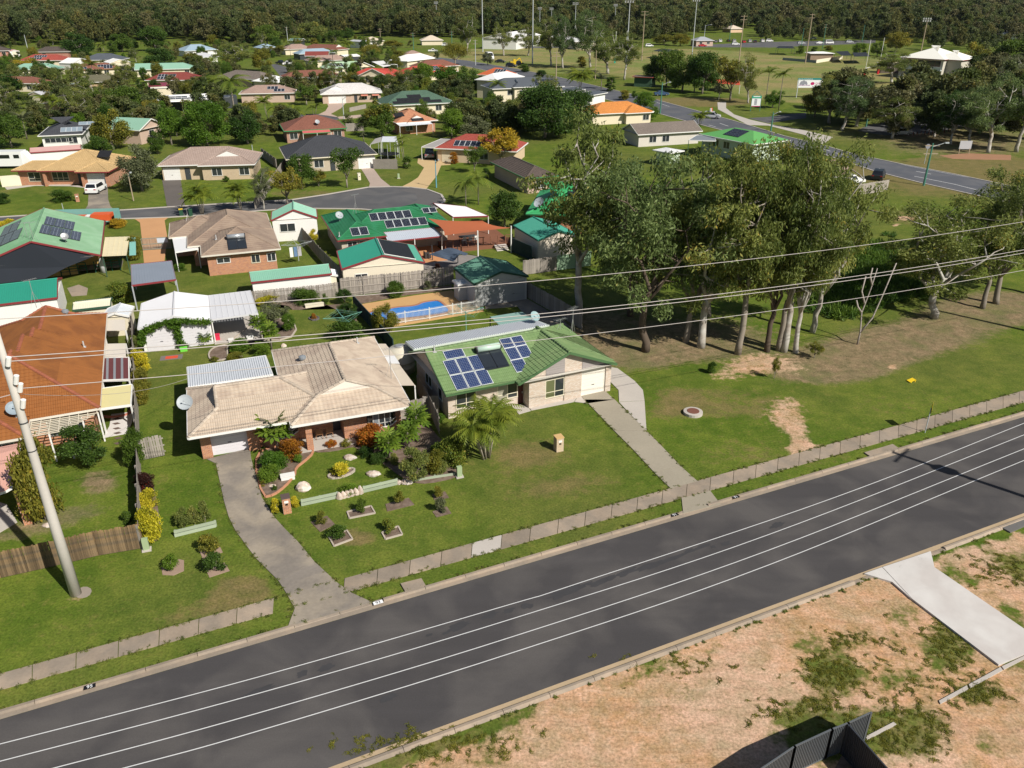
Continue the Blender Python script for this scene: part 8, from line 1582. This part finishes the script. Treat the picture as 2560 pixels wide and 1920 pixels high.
ex=thing('excavator','yellow excavator at the roadside by the sports field','excavator',P(T3(5,575)),.3);mb=MB();mb.box(-1.2,-1,.9,1.2,1,2.1);mb.box(.1,-.9,2.1,1.1,.1,3.0);mb.build('body',PAINT['yellow'],ex);mb=MB();mb.bar((1.1,.3,1.8),(3.2,.3,3.4),.4);mb.bar((3.2,.3,3.4),(4.2,.3,1.4),.3);mb.build('arm',PAINT['yellow'],ex);mb=MB();[mb.box(-1.5,s*1.0-.25,0,1.5,s*1.0+.25,.8)for s in(-1,1)];mb.build('track',TYRE,ex)
tra=thing('trailer','teal sided trailer loaded with orange machinery behind the mint roof','trailer',P(T5(830,690)),R_(6));mb=MB();mb.box(-6,1.0,.6,3.2,1.1,1.9);mb.box(3.1,-1.1,.6,3.2,1.1,1.9);mb.box(-6,-1.1,.5,3.2,1.1,.62);mb.build('tray',M('aqua_steel',(.16,.36,.33),.5),tra);mb=MB();mb.box(-.2,-.9,.62,2.4,.8,1.5);mb.box(-3.8,-.8,.62,-1.2,.7,1.2);mb.build('load',M('orange_paint',(.60,.10,.03),.5),tra)
mb=MB();mb.box(-1.1,-.6,.62,-.3,.5,1.25);mb.build('load',white,tra)
for x in(-3,1.5):mb=MB();mb.tube([(x,-1.2,.38),(x,-.95,.38)],.38,12);mb.build('wheel',TYRE,tra)
#  poles, wires, signs
GALV=M('galvanised_pole',(.42,.45,.46),.5,.1);PGRN=M('green_pole',(.06,.19,.14),.6,.1);PWOOD=M('pole_timber',(.34,.27,.19),.9,.2);PCON=M('pole_concrete',(.47,.44,.40),.85,.18,.8,7)
up_=thing('power_pole','tall tapered concrete power pole leaning across the left foreground','power pole',P((190,1485)));mb=MB();mb.tube([(0,0,-.2),(-.02,0,5),(0,0,11),(.0,0,17.2)],[.30,.25,.19,.14],18);mb.build('shaft',PCON,up_,True)
ra_=ra;n2=Vector((-math.sin(ra_),math.cos(ra_),0))
for z in(16.1,):mb=MB();mb.bar(n2*-1.2+Vector((0,0,z)),n2*1.2+Vector((0,0,z)),.1,.12);mb.build('crossarm',PWOOD,up_)
for p in[(.32,-.1,13.2),(.30,-.1,11.9),(.3,.05,12.7),(.28,-.2,14.2)]:mb=MB();mb.tube([(p[0]-.05,p[1],p[2]-.22),(p[0]+.1,p[1],p[2]+.22)],.12,10);mb.build('insulator',white,up_)
for z in(10.8,9.2):mb=MB();mb.tube([(0,0,z),(0,0,z+.05)],.225,14);mb.build('band',dgrey,up_)
p1=up_.location;p2=Vector((53.24,70.06,0));pB=thing('power_pole','matching concrete power pole beyond the right edge holding the wires','power pole',p2);mb=MB();mb.tube([(0,0,-.2),(0,0,14)],[.3,.15],14);mb.build('shaft',PCON,pB,True)
pC=thing('power_pole','power pole beyond the right edge whose shadow crosses the road','power pole',Vector((40.4,38.2,0)));mb=MB();mb.tube([(0,0,-.2),(0,0,15.2)],[.24,.14],12);mb.build('shaft',PCON,pC)
mb=MB();mb.bar((-.9,-.9,14.6),(.9,.9,14.6),.12);mb.bar((-.7,.5,13.2),(.7,-.5,13.2),.1);mb.bar((0,0,11.2),(.7,-.9,11.6),.08);mb.box(-.4,-.3,11.6,.4,.3,12.6);mb.build('crossarm',PWOOD,pC)
WIRE=M('wire',(.42,.38,.36),.6)
def wire(label,a,b,sag,rad=.022,n=24):
 a,b=Vector(a),Vector(b);t=[a.lerp(b,i/n)-Vector((0,0,4*sag*(i/n)*(1-i/n)))for i in range(n+1)];mb=MB();mb.tube([q-a for q in t],rad,5);o=mb.build('power_line',WIRE);o.location=a;return tag(o,label,'power line','overhead power lines')
for lb,z1,z2,dy,r_ in[('uppermost thin overhead wire crossing the picture',16.25,13.0,0,.02),('upper one of the close middle pair of overhead wires',14.28,10.36,.1,.024),('lower one of the close middle pair of overhead wires',14.14,10.16,-.1,.024),('lowest overhead wire passing the green roof ridge',12.65,8.5,0,.02)]:wire(lb,p1+n2*dy+Vector((0,0,z1)),p2+n2*dy+Vector((0,0,z2)),1.2,r_)
wire('thin service wire from the concrete pole to the metal patio roof',p1+Vector((0,0,12.4)),h1 .l2w((0.1,9.2,2.9)),.6,.012);wire('thin service wire from the beige roof antenna to the green roof',h1 .l2w((15.4,4.2,4.6)),h2 .l2w((.8,4.6,4.6)),.15,.012)
wire('wire dropping leftward from the concrete pole out of frame',p1+Vector((0,0,12.4)),p1+Vector((-22,-9,11)),.5,.02)
def mast(p,top,label,mat,r=.12,heads=None,arm=None,cross=None,grp='poles in the distance',hmax=None,cat='pole',name='pole'):
 b=P(p);h=hgt_at(b,top)if hmax is None else hmax;t=thing(name,label,cat,b,0,grp);mb=MB();mb.tube([(0,0,-.1),(0,0,h)],[r,r*.6],8);mb.build('shaft',mat,t)
 if heads:mb=MB();[mb.box(-heads/2+i*heads/4,-.3,h-.1-k*.9,-heads/2+i*heads/4+.5,.1,h+.55-k*.9)for i in range(4)for k in range(2)];mb.bar((-heads/2,0,h),(heads/2,0,h),.12);mb.build('lamp_head',alu,t)
 if arm:mb=MB();mb.bar((0,0,h-.6),(arm,-.3,h+.1),.09);mb.box(min(arm,arm*1.35),-.5,h+.02,max(arm,arm*1.35),-.15,h+.2);mb.build('lamp_arm',GALV,t)
 if cross:mb=MB();[mb.bar((-cross,0,h-q),(cross,0,h-q),.14)for q in(.4,1.7)];mb.build('crossarm',PWOOD,t)
 return t
for p,tp,lb,m,r,kw in[((1207,130),-30,'tall grey light mast left of the sports field',GALV,.3,dict(heads=4)),((1331,161),-30,'tall grey light mast at the near field corner',GALV,.3,dict(heads=4)),((1565,174),0,'light mast behind the thin airy gum',GALV,.25,dict(heads=4)),((1730,137),-2,'leaning white light mast at the far side of the field',GALV,.25,dict(heads=4)),((1604,152),27,'brown timber pole left of the leafy row',PWOOD,.25,dict(cross=1.6)),((1846,166),38,'brown timber pole right of the leafy row',PWOOD,.25,dict(cross=1.4)),((2013,158),34,'brown timber pole in front of the canteen fence',PWOOD,.28,dict(cross=1.2)),((2296,159),48,'timber light mast in front of the white clubhouse',PWOOD,.28,dict(heads=4)),((1349,84),20,'light mast above the left trees behind the white hall',GALV,.22,dict(heads=3)),((1437,96),8,'light mast with a wide head above the far gums',GALV,.25,dict(heads=4)),((1378,80),21,'short light mast right of the first behind the hall',GALV,.2,dict(heads=3)),((1536,84),12,'light mast right of the wide headed one',GALV,.2,dict(heads=3)),((1093,84),6,'light mast against the middle of the forest',GALV,.2,dict(heads=3)),((952,110),71,'timber power pole at the far middle road',PWOOD,.2,dict(cross=1.3)),((1034,124),81,'green power pole left of the tall gum',PGRN,.2,dict(cross=1.3)),((1130,116),78,'green power pole right of the far carport',PGRN,.2,dict(cross=1.2)),((1189,163),99,'grey pole between the spreading tree and the van',GALV,.18,dict(cross=1)),((667,82),26,'pale leaning pole at the forest edge',PWOOD,.22,dict()),((720,106),67,'grey pole beside the dark green far shed',GALV,.2,dict(cross=1)),((208,90),66,'thin pole in the forest above the dark broad tree',GALV,.2,dict(cross=1)),((69,122),87,'thin pole left of the dark brown gablet house',GALV,.2,dict()),((1390,202),128,'timber power pole with a transformer by the road',PWOOD,.2,dict(cross=1.3)),((1488,198),126,'plain timber pole by the silver palm',PWOOD,.18,dict()),((1650,285),206,'green street light pole above the orange roof',PGRN,.2,dict(arm=1.6)),((1927,328),280,'green pole by the car park entry',PGRN,.2,dict(arm=1.2)),((2165,317),272,'blue green pole at the car park kerb',PGRN,.2,dict(arm=1.5)),((2380,242),202,'blue green pole by the white field fence',PGRN,.2,dict()),((2309,464),358,'leaning green power pole with a lamp arm beside the main road',PGRN,.2,dict(arm=1.8,cross=1.2)),((860,298),244,'pale blue street light by the white tiled house',GALV,.12,dict(arm=.8)),((1091,469),400,'blue street light beside the yellow driveway',M('blue_pole',(.12,.33,.42),.5),.11,dict(arm=.5)),((334,502),432,'brown lamp post on the lawn by the grey olive tree',PWOOD,.1,dict(arm=.5)),((637,416),362,'thin grey pole right of the pinkish grey house',GALV,.08,dict()),((163,543),508,'short thin post by the driveway',GALV,.06,dict()),((2003,118),70,'green pole on the far field road beside the silver car',PGRN,.2,dict()),((2056,122),60,'green pole on the far road by the white box van',PGRN,.2,dict(cross=1)),((2155,105),62,'green pole at the far road end',PGRN,.2,dict()),((1760,100),62,'pole with a double lamp by the far cars',GALV,.2,dict(arm=3)),((1823,105),58,'green pole behind the far car row',PGRN,.2,dict())]:mast(p,tp,lb,m,r,**kw)
for lb,ps,pad in[('white goal posts with red pads at the near end of the field',[T4(830,668),T4(948,640)],(.5,.02,.03)),('goal posts with one green and one red pad behind the gums',[T3(887,545),T3(980,535)],(.03,.3,.2))]:
 a,b=P(ps[0]),P(ps[1]);t=thing('goal_posts',lb,'goal posts',a,0,'rugby goal posts');d=b-a;mb=MB();mb.tube([(0,0,0),(0,0,13)],.09,8);mb.build('upright',white,t);mb=MB();mb.tube([d,d+Vector((0,0,13))],.09,8);mb.build('upright',white,t);mb=MB();mb.bar((0,0,3.2),d+Vector((0,0,3.2)),.14);mb.build('crossbar',white,t)
 for q in(Vector(),d):mb=MB();mb.box(q.x-.35,q.y-.35,0,q.x+.35,q.y+.35,2.0);mb.build('pad',M('pad_%d'%(pad[0]*99),pad,.6),t)
def text(s,par,loc,size,mat,rot=(math.pi/2,0,0),name='lettering',al='LEFT'):
 cu=bpy.data.curves.new(name,'FONT');cu.body=s;cu.size=size;cu.extrude=.004;cu.align_x=al;cu.materials.append(mat);tmp=bpy.data.objects.new('t',cu);COL.objects.link(tmp);bpy.context.view_layer.update()
 me=bpy.data.meshes.new_from_object(tmp);bpy.data.objects.remove(tmp);me.materials.clear();me.materials.append(mat);from mathutils import Euler
 return link(name,me,par,Matrix.Translation(loc)@Euler(rot).to_matrix().to_4x4())
BLK=M('sign_black',(.01,.01,.012),.5);MAG=M('sign_magenta',(.45,.02,.13),.5);SWH=M('sign_white',(.76,.77,.78),.5,.03);STL=M('sign_teal',(.015,.20,.18),.5);SGY=M('sign_grey',(.25,.26,.30),.6)
a=P(T4(237,845));bb=thing('billboard','white billboard on posts facing the road with a teal name strip','billboard',a,0);W=62*(a.y*CT+CAMH*ST)/FPX;hb,ht=hgt_at(a,T4(0,758)[1]),hgt_at(a,T4(0,678)[1])
mb=MB();mb.box(0,0,hb,W,.12,ht);mb.build('board',SWH,bb);mb=MB();mb.box(0,-.02,ht-.16*(ht-hb),W,.13,ht+.1);mb.build('name_strip',STL,bb);[(lambda m:(m.bar((x,.06,0),(x,.06,ht),.2),m.build('post',GALV,bb)))(MB())for x in(.25,W-.3)]
hh=ht-hb;text('RALPH FLANDERS PK',bb,(.25,-.03,ht-.14*hh),.17*hh,SWH);text('CIVIL',bb,(W*.70,-.01,hb+.36*hh),.27*hh,MAG);text('e',bb,(W*.62,-.01,hb+.36*hh),.3*hh,MAG);mb=MB();mb.lathe((0,0,0),[(.19*hh,0),(.19*hh,.01)],16);e_=link('logo',mb.mesh('logo',MAG),bb,Matrix.Translation((W*.60,.0,hb+.45*hh))@Matrix.Rotation(math.pi/2,4,'X'));e_.scale=(1.2,.9,1)
for i,(x,z,r)in enumerate([(.16,.55,.17),(.24,.6,.2),(.32,.54,.17),(.22,.42,.2),(.12,.42,.12),(.36,.42,.12)]):mb=MB();mb.lathe((0,0,0),[(r*hh,0),(r*hh,.006+.001*i)],14);link('tree_emblem',mb.mesh('tree_emblem',SGY),bb,Matrix.Translation((W*x,.0,hb+z*hh))@Matrix.Rotation(math.pi/2,4,'X'))
mb=MB();[mb.box(W*(.03+i*.045),-.012,hb+.22*hh,W*(.06+i*.045),0,hb+.31*hh)for i in range(11)];mb.build('small_print',M('sign_mauve',(.33,.16,.33),.6),bb)
a=P(T3(2055,962));rs=thing('road_sign','tall white roadside notice sign with a green header on two posts','sign',a,0);W=24*(a.y*CT+CAMH*ST)/FPX;hb,ht=hgt_at(a,T3(0,915)[1]),hgt_at(a,T3(0,850)[1]);h3_=hgt_at(a,T3(0,828)[1])
mb=MB();mb.box(.2,0,hb,W,.1,ht);mb.build('board',SWH,rs);mb=MB();mb.box(.2,-.02,ht,W+.1,.12,h3_);mb.build('header',M('sign_green',(.02,.33,.20),.5),rs);mb=MB();mb.box(.2,-.01,hb-.15,W,.1,hb);mb.build('footer',MAG,rs)
for x in(.15,W+.05):mb=MB();mb.bar((x,.05,0),(x,.05,h3_),.12);mb.build('post',PGRN,rs)
mb=MB();mb.bar((.15,.05,h3_),(W*.5,.05,h3_+1.2),.1);mb.bar((W+.05,.05,h3_),(W*.5,.05,h3_+1.2),.1);mb.build('gable_frame',PGRN,rs);mb=MB();[mb.box(W*(.35+.07*(i%4)),-.012,hb+(.15+.2*(i//4))*(ht-hb),W*(.41+.07*(i%4)),0,hb+(.32+.2*(i//4))*(ht-hb))for i in range(16)];mb.build('tree_emblem',SGY,rs);mb=MB();mb.box(W*.2,-.03,ht+.55*(h3_-ht),W*.9,-.02,ht+.85*(h3_-ht));mb.build('header_print',SWH,rs)
a=P((2312,1082));sg=thing('warning_sign','yellow diamond roundabout warning sign on the verge','sign',a,R_(65));mb=MB();mb.tube([(0,0,-.1),(0,0,2.1)],.035,8);mb.build('post',GALV,sg)
DY=M('sign_yellow',(.42,.36,.02),.5,.05);mb=MB();d=.50;mb.faces([(d,-.04,2.12),(0,-.04,2.12+d),(-d,-.04,2.12),(0,-.04,2.12-d),(d,-.055,2.12),(0,-.055,2.12+d),(-d,-.055,2.12),(0,-.055,2.12-d)],[(0,1,2,3),(7,6,5,4),(0,4,5,1),(1,5,6,2),(2,6,7,3),(3,7,4,0)]);mb.build('plate',DY,sg)
for k in range(3):
 mb=MB();c0=k*2.094+.3;v=[]
 for i in range(9):q=c0+1.45*i/8;v+=[(math.cos(q)*.17,-.062,2.12+math.sin(q)*.17),(math.cos(q)*.26,-.062,2.12+math.sin(q)*.26)]
 mb.faces(v,[(2*i,2*i+1,2*i+3,2*i+2)for i in range(8)]);q=c0+1.45;mb.poly([(math.cos(q)*.12,-.062,2.12+math.sin(q)*.12),(math.cos(q)*.31,-.062,2.12+math.sin(q)*.31),(math.cos(q+.35)*.215,-.062,2.12+math.sin(q+.35)*.215)]);mb.build('arrow',BLK,sg)
a=P(T8(1350,170));s2_=thing('round_sign','small round sign on a pole across the main road','sign',a);mb=MB();mb.tube([(0,0,0),(0,0,3)],.05,6);mb.build('post',GALV,s2_);mb=MB();mb.tube([(0,-.03,3.2),(0,.03,3.2)],.45,14);mb.build('plate',SGY,s2_)
a=P(T8(1690,88));nb=thing('notice_board','grey notice board under the dark park trees','sign',a);mb=MB();mb.box(-1.2,0,1.0,1.2,.1,2.6);mb.build('board',M('board_grey',(.42,.43,.45),.6),nb);[(lambda m:(m.bar((x,.05,0),(x,.05,1.2),.12),m.build('post',PWOOD,nb)))(MB())for x in(-1,1)]
for i in range(10):mb=MB();mb.tube([(0,0,0),(0,0,1.0)],.11,8);o=mb.build('bollard',M('bollard_brown',(.16,.07,.05),.8));o.location=P(T4(1250+i*34,1180-i*4));tag(o,'short brown timber bollard in the row beside the park car park','bollard','timber bollards by the park')
for lb,pts,m in[('concrete drain pit lid in the verge beside the driveway',[V2(1250,75),V2(1430,30),V2(1465,90),V2(1290,145)],CONC_OLD),('double concrete drain lid at the kerb before the warning sign',[V5(830,600),V5(1075,528),V5(1140,572),V5(890,640)],CONC_OLD),('dark concrete drain lid on the lot verge at the right edge',[V5(2000,1240),V5(2185,1170),V5(2260,1215),V5(2090,1290)],M('dark_concrete',(.13,.125,.12),.9,.2))]:drive(lb,pts,m,.10,'drain')
for lb,p,s,bgm,fg in[('painted house number ninety five on the kerb at the left',V1(775,955),'95',BLK,SWH),('painted white house number on the kerb beside the driveway end',V2(1055,228),'93',SWH,BLK),('painted kerb number left of the tan driveway crossing',V4(853,992),'91',BLK,SWH),('painted kerb number right of the tan driveway crossing',V4(1382,838),'91',BLK,SWH)]:
 t=thing('kerb_number',lb,'house number',P(p,.14),ra);mb=MB();mb.box(-.26,-.13,0,.26,.13,.006);mb.build('plate',bgm,t);text(s,t,(0,-.09,.008),.28,fg,(0,0,0),'number','CENTER')
def mailbox(label,p,mat,h=1.15,w=.42,cap=None,rz=R_(22)):
 t=thing('mailbox',label,'mailbox',P(p),rz);mb=MB();mb.box(-w/2,-w/2,0,w/2,w/2,h);mb.build('pier',mat,t);mb=MB();mb.box(-w/2-.03,-w/2-.03,h,w/2+.03,w/2+.03,h+.07);mb.build('cap',cap or mat,t);mb=MB();mb.box(-.13,-w/2-.015,h-.32,.13,-w/2,h-.16);mb.build('letter_slot',white,t);mb=MB();mb.box(-.08,-w/2-.015,h-.5,.08,-w/2,h-.38);mb.build('number_plate',BLK,t);return t
mailbox('sandstone brick mailbox pier standing alone on the lawn',U3(1507,1262),YBRICK,1.1,.55,M('sand_cap',(.55,.36,.16),.8));mailbox('orange brick mailbox pier with dark cap between golden bushes',U7(548,690),BRICK,1.15,.5,M('dark_cap',(.10,.07,.065),.8));mailbox('brick mailbox pier at the end of the tan house bush',T5(675,498),BRICK,1.1,.5);mailbox('cream mailbox pier by the pinkish concrete driveway',T6(893,310),creamp,1.1,.5)
for lb,p in[('green electrical pillar at the side fence corner',U6(1270,1090)),('olive electrical pillar at the right garden bed corner',U3(652,1495)),('pale green electrical pillar by the turning circle',T6(1232,298))]:t=thing('service_pillar',lb,'pillar',P(p),R_(20));mb=MB();mb.box(-.17,-.12,0,.17,.12,.85);mb.build('cabinet',M('pillar_green',(.30,.38,.22),.6),t);mb=MB();mb.box(-.26,-.2,-.02,.26,.2,.1);mb.build('base',CONC_NEW,t)
mnh=thing('manhole','round concrete manhole with a rusty lid on the right lawn','manhole',P(V4(1010,118)));mb=MB();mb.lathe((0,0,0),[(.75,-.05),(.75,.22),(.5,.24)],20);mb.build('ring',CONC_NEW,mnh);mb=MB();mb.lathe((0,0,.2),[(.48,0),(.48,.06)],20);mb.build('lid',M('rusty_lid',(.17,.07,.05),.8,.2),mnh)
ys=thing('yellow_frame','bright yellow folded plastic sign lying on the grass bank','sign',P(U5(1237,1222)),.4);ys.scale=(.62,)*3;mb=MB();mb.slab([(-.55,-.3,.12),(.5,-.3,.3),(.5,.35,.32),(-.5,.35,.15)],.05);mb.build('panel',M('plastic_yellow',(.75,.52,.02),.5),ys);mb=MB();mb.bar((.3,-.3,0),(.45,-.3,.3),.1);mb.bar((-.3,-.3,0),(-.45,-.3,.12),.1);mb.build('leg',M('plastic_yellow'),ys)
def wbin(p,lid,label):t=thing('wheelie_bin',label,'wheelie bin',P(p),R_(20),'wheelie bins');mb=MB();mb.prism([(-.25,-.28),(.25,-.28),(.25,.28),(-.25,.28)],.05,.95);mb.build('body',M('bin_green',(.02,.07,.04),.6),t);mb=MB();mb.box(-.29,-.33,.95,.29,.3,1.03);mb.build('lid',M('lid_'+lid,{'yellow':(.65,.45,.02),'green':(.03,.10,.05),'red':(.5,.02,.03)}[lid],.5),t);mb=MB();mb.tube([(-.27,.25,.1),(.27,.25,.1)],.1,8);mb.build('wheel',TYRE,t)
wbin(T5(1410,305),'yellow','yellow lidded bin at the pinkish grey house garage');wbin(T5(1446,303),'green','green lidded bin at the pinkish grey house garage');wbin(T5(1570,620),'yellow','yellow lidded bin on the verge by the golden palms');wbin(T5(1652,622),'green','green bin half hidden by the golden palms');wbin(T6(425,765),'yellow','yellow lidded bin beside the bottle green house');wbin(T6(475,762),'red','red lidded bin beside the bottle green house')
def hoist(p,label,mat=None):t=thing('clothes_hoist',label,'clothes line',P(p),.5,'rotary clothes hoists');mb=MB();mb.tube([(0,0,0),(0,0,2.2)],.04,6);mb.build('mast',mat or M('hoist_green',(.15,.35,.28),.6),t);mb=MB();[mb.bar((0,0,2.0),(1.9*math.cos(a),1.9*math.sin(a),2.25),.035)for a in(0,1.57,3.14,4.71)];[mb.bar((k*math.cos(a),k*math.sin(a),2.2),(k*math.cos(a+1.57),k*math.sin(a+1.57),2.2),.012)for k in(1,1.5,1.85)for a in(0,1.57,3.14,4.71)];mb.build('arms',mat or M('hoist_green'),t);return t
hoist(V6(905,700),'green clothes hoist behind the beige roof ridge');hoist(V6(1955,660),'green clothes hoist on the lawn by the pool fence');ch_=hoist(T6(370,1010),'grey clothes hoist hung with washing by the tall white shed',GALV)
for i,(x,m)in enumerate([(-1.2,white),(-.7,M('denim_blue',(.12,.2,.34),.8)),(-.2,M('grey_cloth',(.4,.38,.4),.8))]):mb=MB();mb.box(x,-1.0,.9,x+.4,-.97,2.1);mb.build('washing',m,ch_)
tp_=thing('trampoline','round netted trampoline beside the charcoal house fence','trampoline',P(W5(1008,408)));mb=MB();mb.lathe((0,0,.8),[(2.0,0),(2.0,.06)],20);mb.build('bed',BLK,tp_)
for k in range(8):mb=MB();a=k*.785;mb.tube([(2*math.cos(a),2*math.sin(a),0),(2*math.cos(a),2*math.sin(a),2.9)],.04,5);mb.build('pole',GALV,tp_)
shelter('white sheet roof over the trampoline corner by the charcoal house',[W5(945,285),W5(1068,285),W5(1060,245),W5(955,245)],(2.6,2.6,2.8,2.8),M('white_sheet'),None,((0,0),(1,0)));shelter('grey sheet roof left of the trampoline corner roof',[W5(862,305),W5(942,285),W5(950,248),W5(900,262)],(2.4,2.5,2.7,2.6),M('grey_old_sheet'),None,((0,0),))
shelter('red tent roof in the shade behind the leafy row',[T3(1690,712),T3(1970,735),T3(1965,690),T3(1700,682)],(2.6,2.6,3,3),M('red_tent',(.5,.07,.03),.7),None,((0,0),(1,0)),cat='tent',name='tent');mb=MB();a,b=P(T4(1200,735)),P(T4(1600,715));mb.bar(Vector((0,0,.6)),b-a+Vector((0,0,.6)),.1,1.1);o=mb.build('field_fence',white);o.location=a;tag(o,'low white panel fence along the near side of the sports field','fence')
mb=MB();a,b,c=P(T4(125,520)),P(T4(415,545)),P(T4(640,510));mb.bar(Vector((0,0,.6)),b-a+Vector((0,0,.6)),.08,1.1);o=mb.build('field_fence',M('fence_blue_grey',(.2,.24,.27),.7));o.location=a;tag(o,'grey blue panel fence in front of the white roofed canteen','fence');mb=MB();mb.bar(Vector((0,0,.7)),c-b+Vector((0,0,.7)),.15,1.4);o=mb.build('garden_wall',creamp);o.location=b;tag(o,'cream wall running up to the white roofed canteen','wall')
for lb,p,m,s in[('lime green plastic box at the garage door corner',V8(830,1185),M('lime_plastic',(.15,.55,.06),.5),(.3,.2,.3)),('red and white drum on the carport slab',V8(1222,1060),M('red_plastic',(.55,.03,.07),.5),(.2,.2,.55)),('white planter box at the edge of the left garden bed',U7(553,405),white,(.45,.22,.3)),('pale garden seat in the back garden',V6(645,440),creamp,(.95,.2,.35)),('white pot by the carport edge',V8(1375,1085),white,(.22,.2,.3)),('white planter beside the carport garden',V8(1595,1050),white,(.3,.2,.28))]:
 t=thing('garden_box',lb,'container',P(p),R_(20));mb=MB();mb.prism([(-s[0],-s[1]),(s[0],-s[1]),(s[0],s[1]),(-s[0],s[1])],0,s[2]);mb.build('body',m,t);mb=MB();mb.box(-s[0]-.03,-s[1]-.03,s[2],s[0]+.03,s[1]+.03,s[2]+.05);mb.build('rim',m,t)
rg=thing('rug','red and grey mat lying on the lawn before the garage','mat',P(V8(685,1262)),R_(15));mb=MB();mb.box(-.95,-.5,0,.95,.5,.03);mb.build('base',M('mat_grey',(.16,.14,.13),.9),rg);mb=MB();mb.box(-.5,-.3,.031,.55,.3,.04);mb.build('pattern',M('mat_red',(.55,.07,.03),.9),rg)
#  the thin air that softens the far bush
hb_=MB();hb_.box(-4200,-260,-1.5,4200,4300,62);hz=bpy.data.materials.new('haze_air');hz.use_nodes=True;N=hz.node_tree.nodes;N.clear()
pv_=N.new('ShaderNodeVolumePrincipled');pv_.inputs['Color'].default_value=(.75,.84,1,1);pv_.inputs['Density'].default_value=.00002;pv_.inputs['Anisotropy'].default_value=.2;ou=N.new('ShaderNodeOutputMaterial');hz.node_tree.links.new(pv_.outputs[0],ou.inputs['Volume'])
tag(hb_.build('haze',hz),'thin blue haze hanging over the distant bush','haze',None,'stuff')
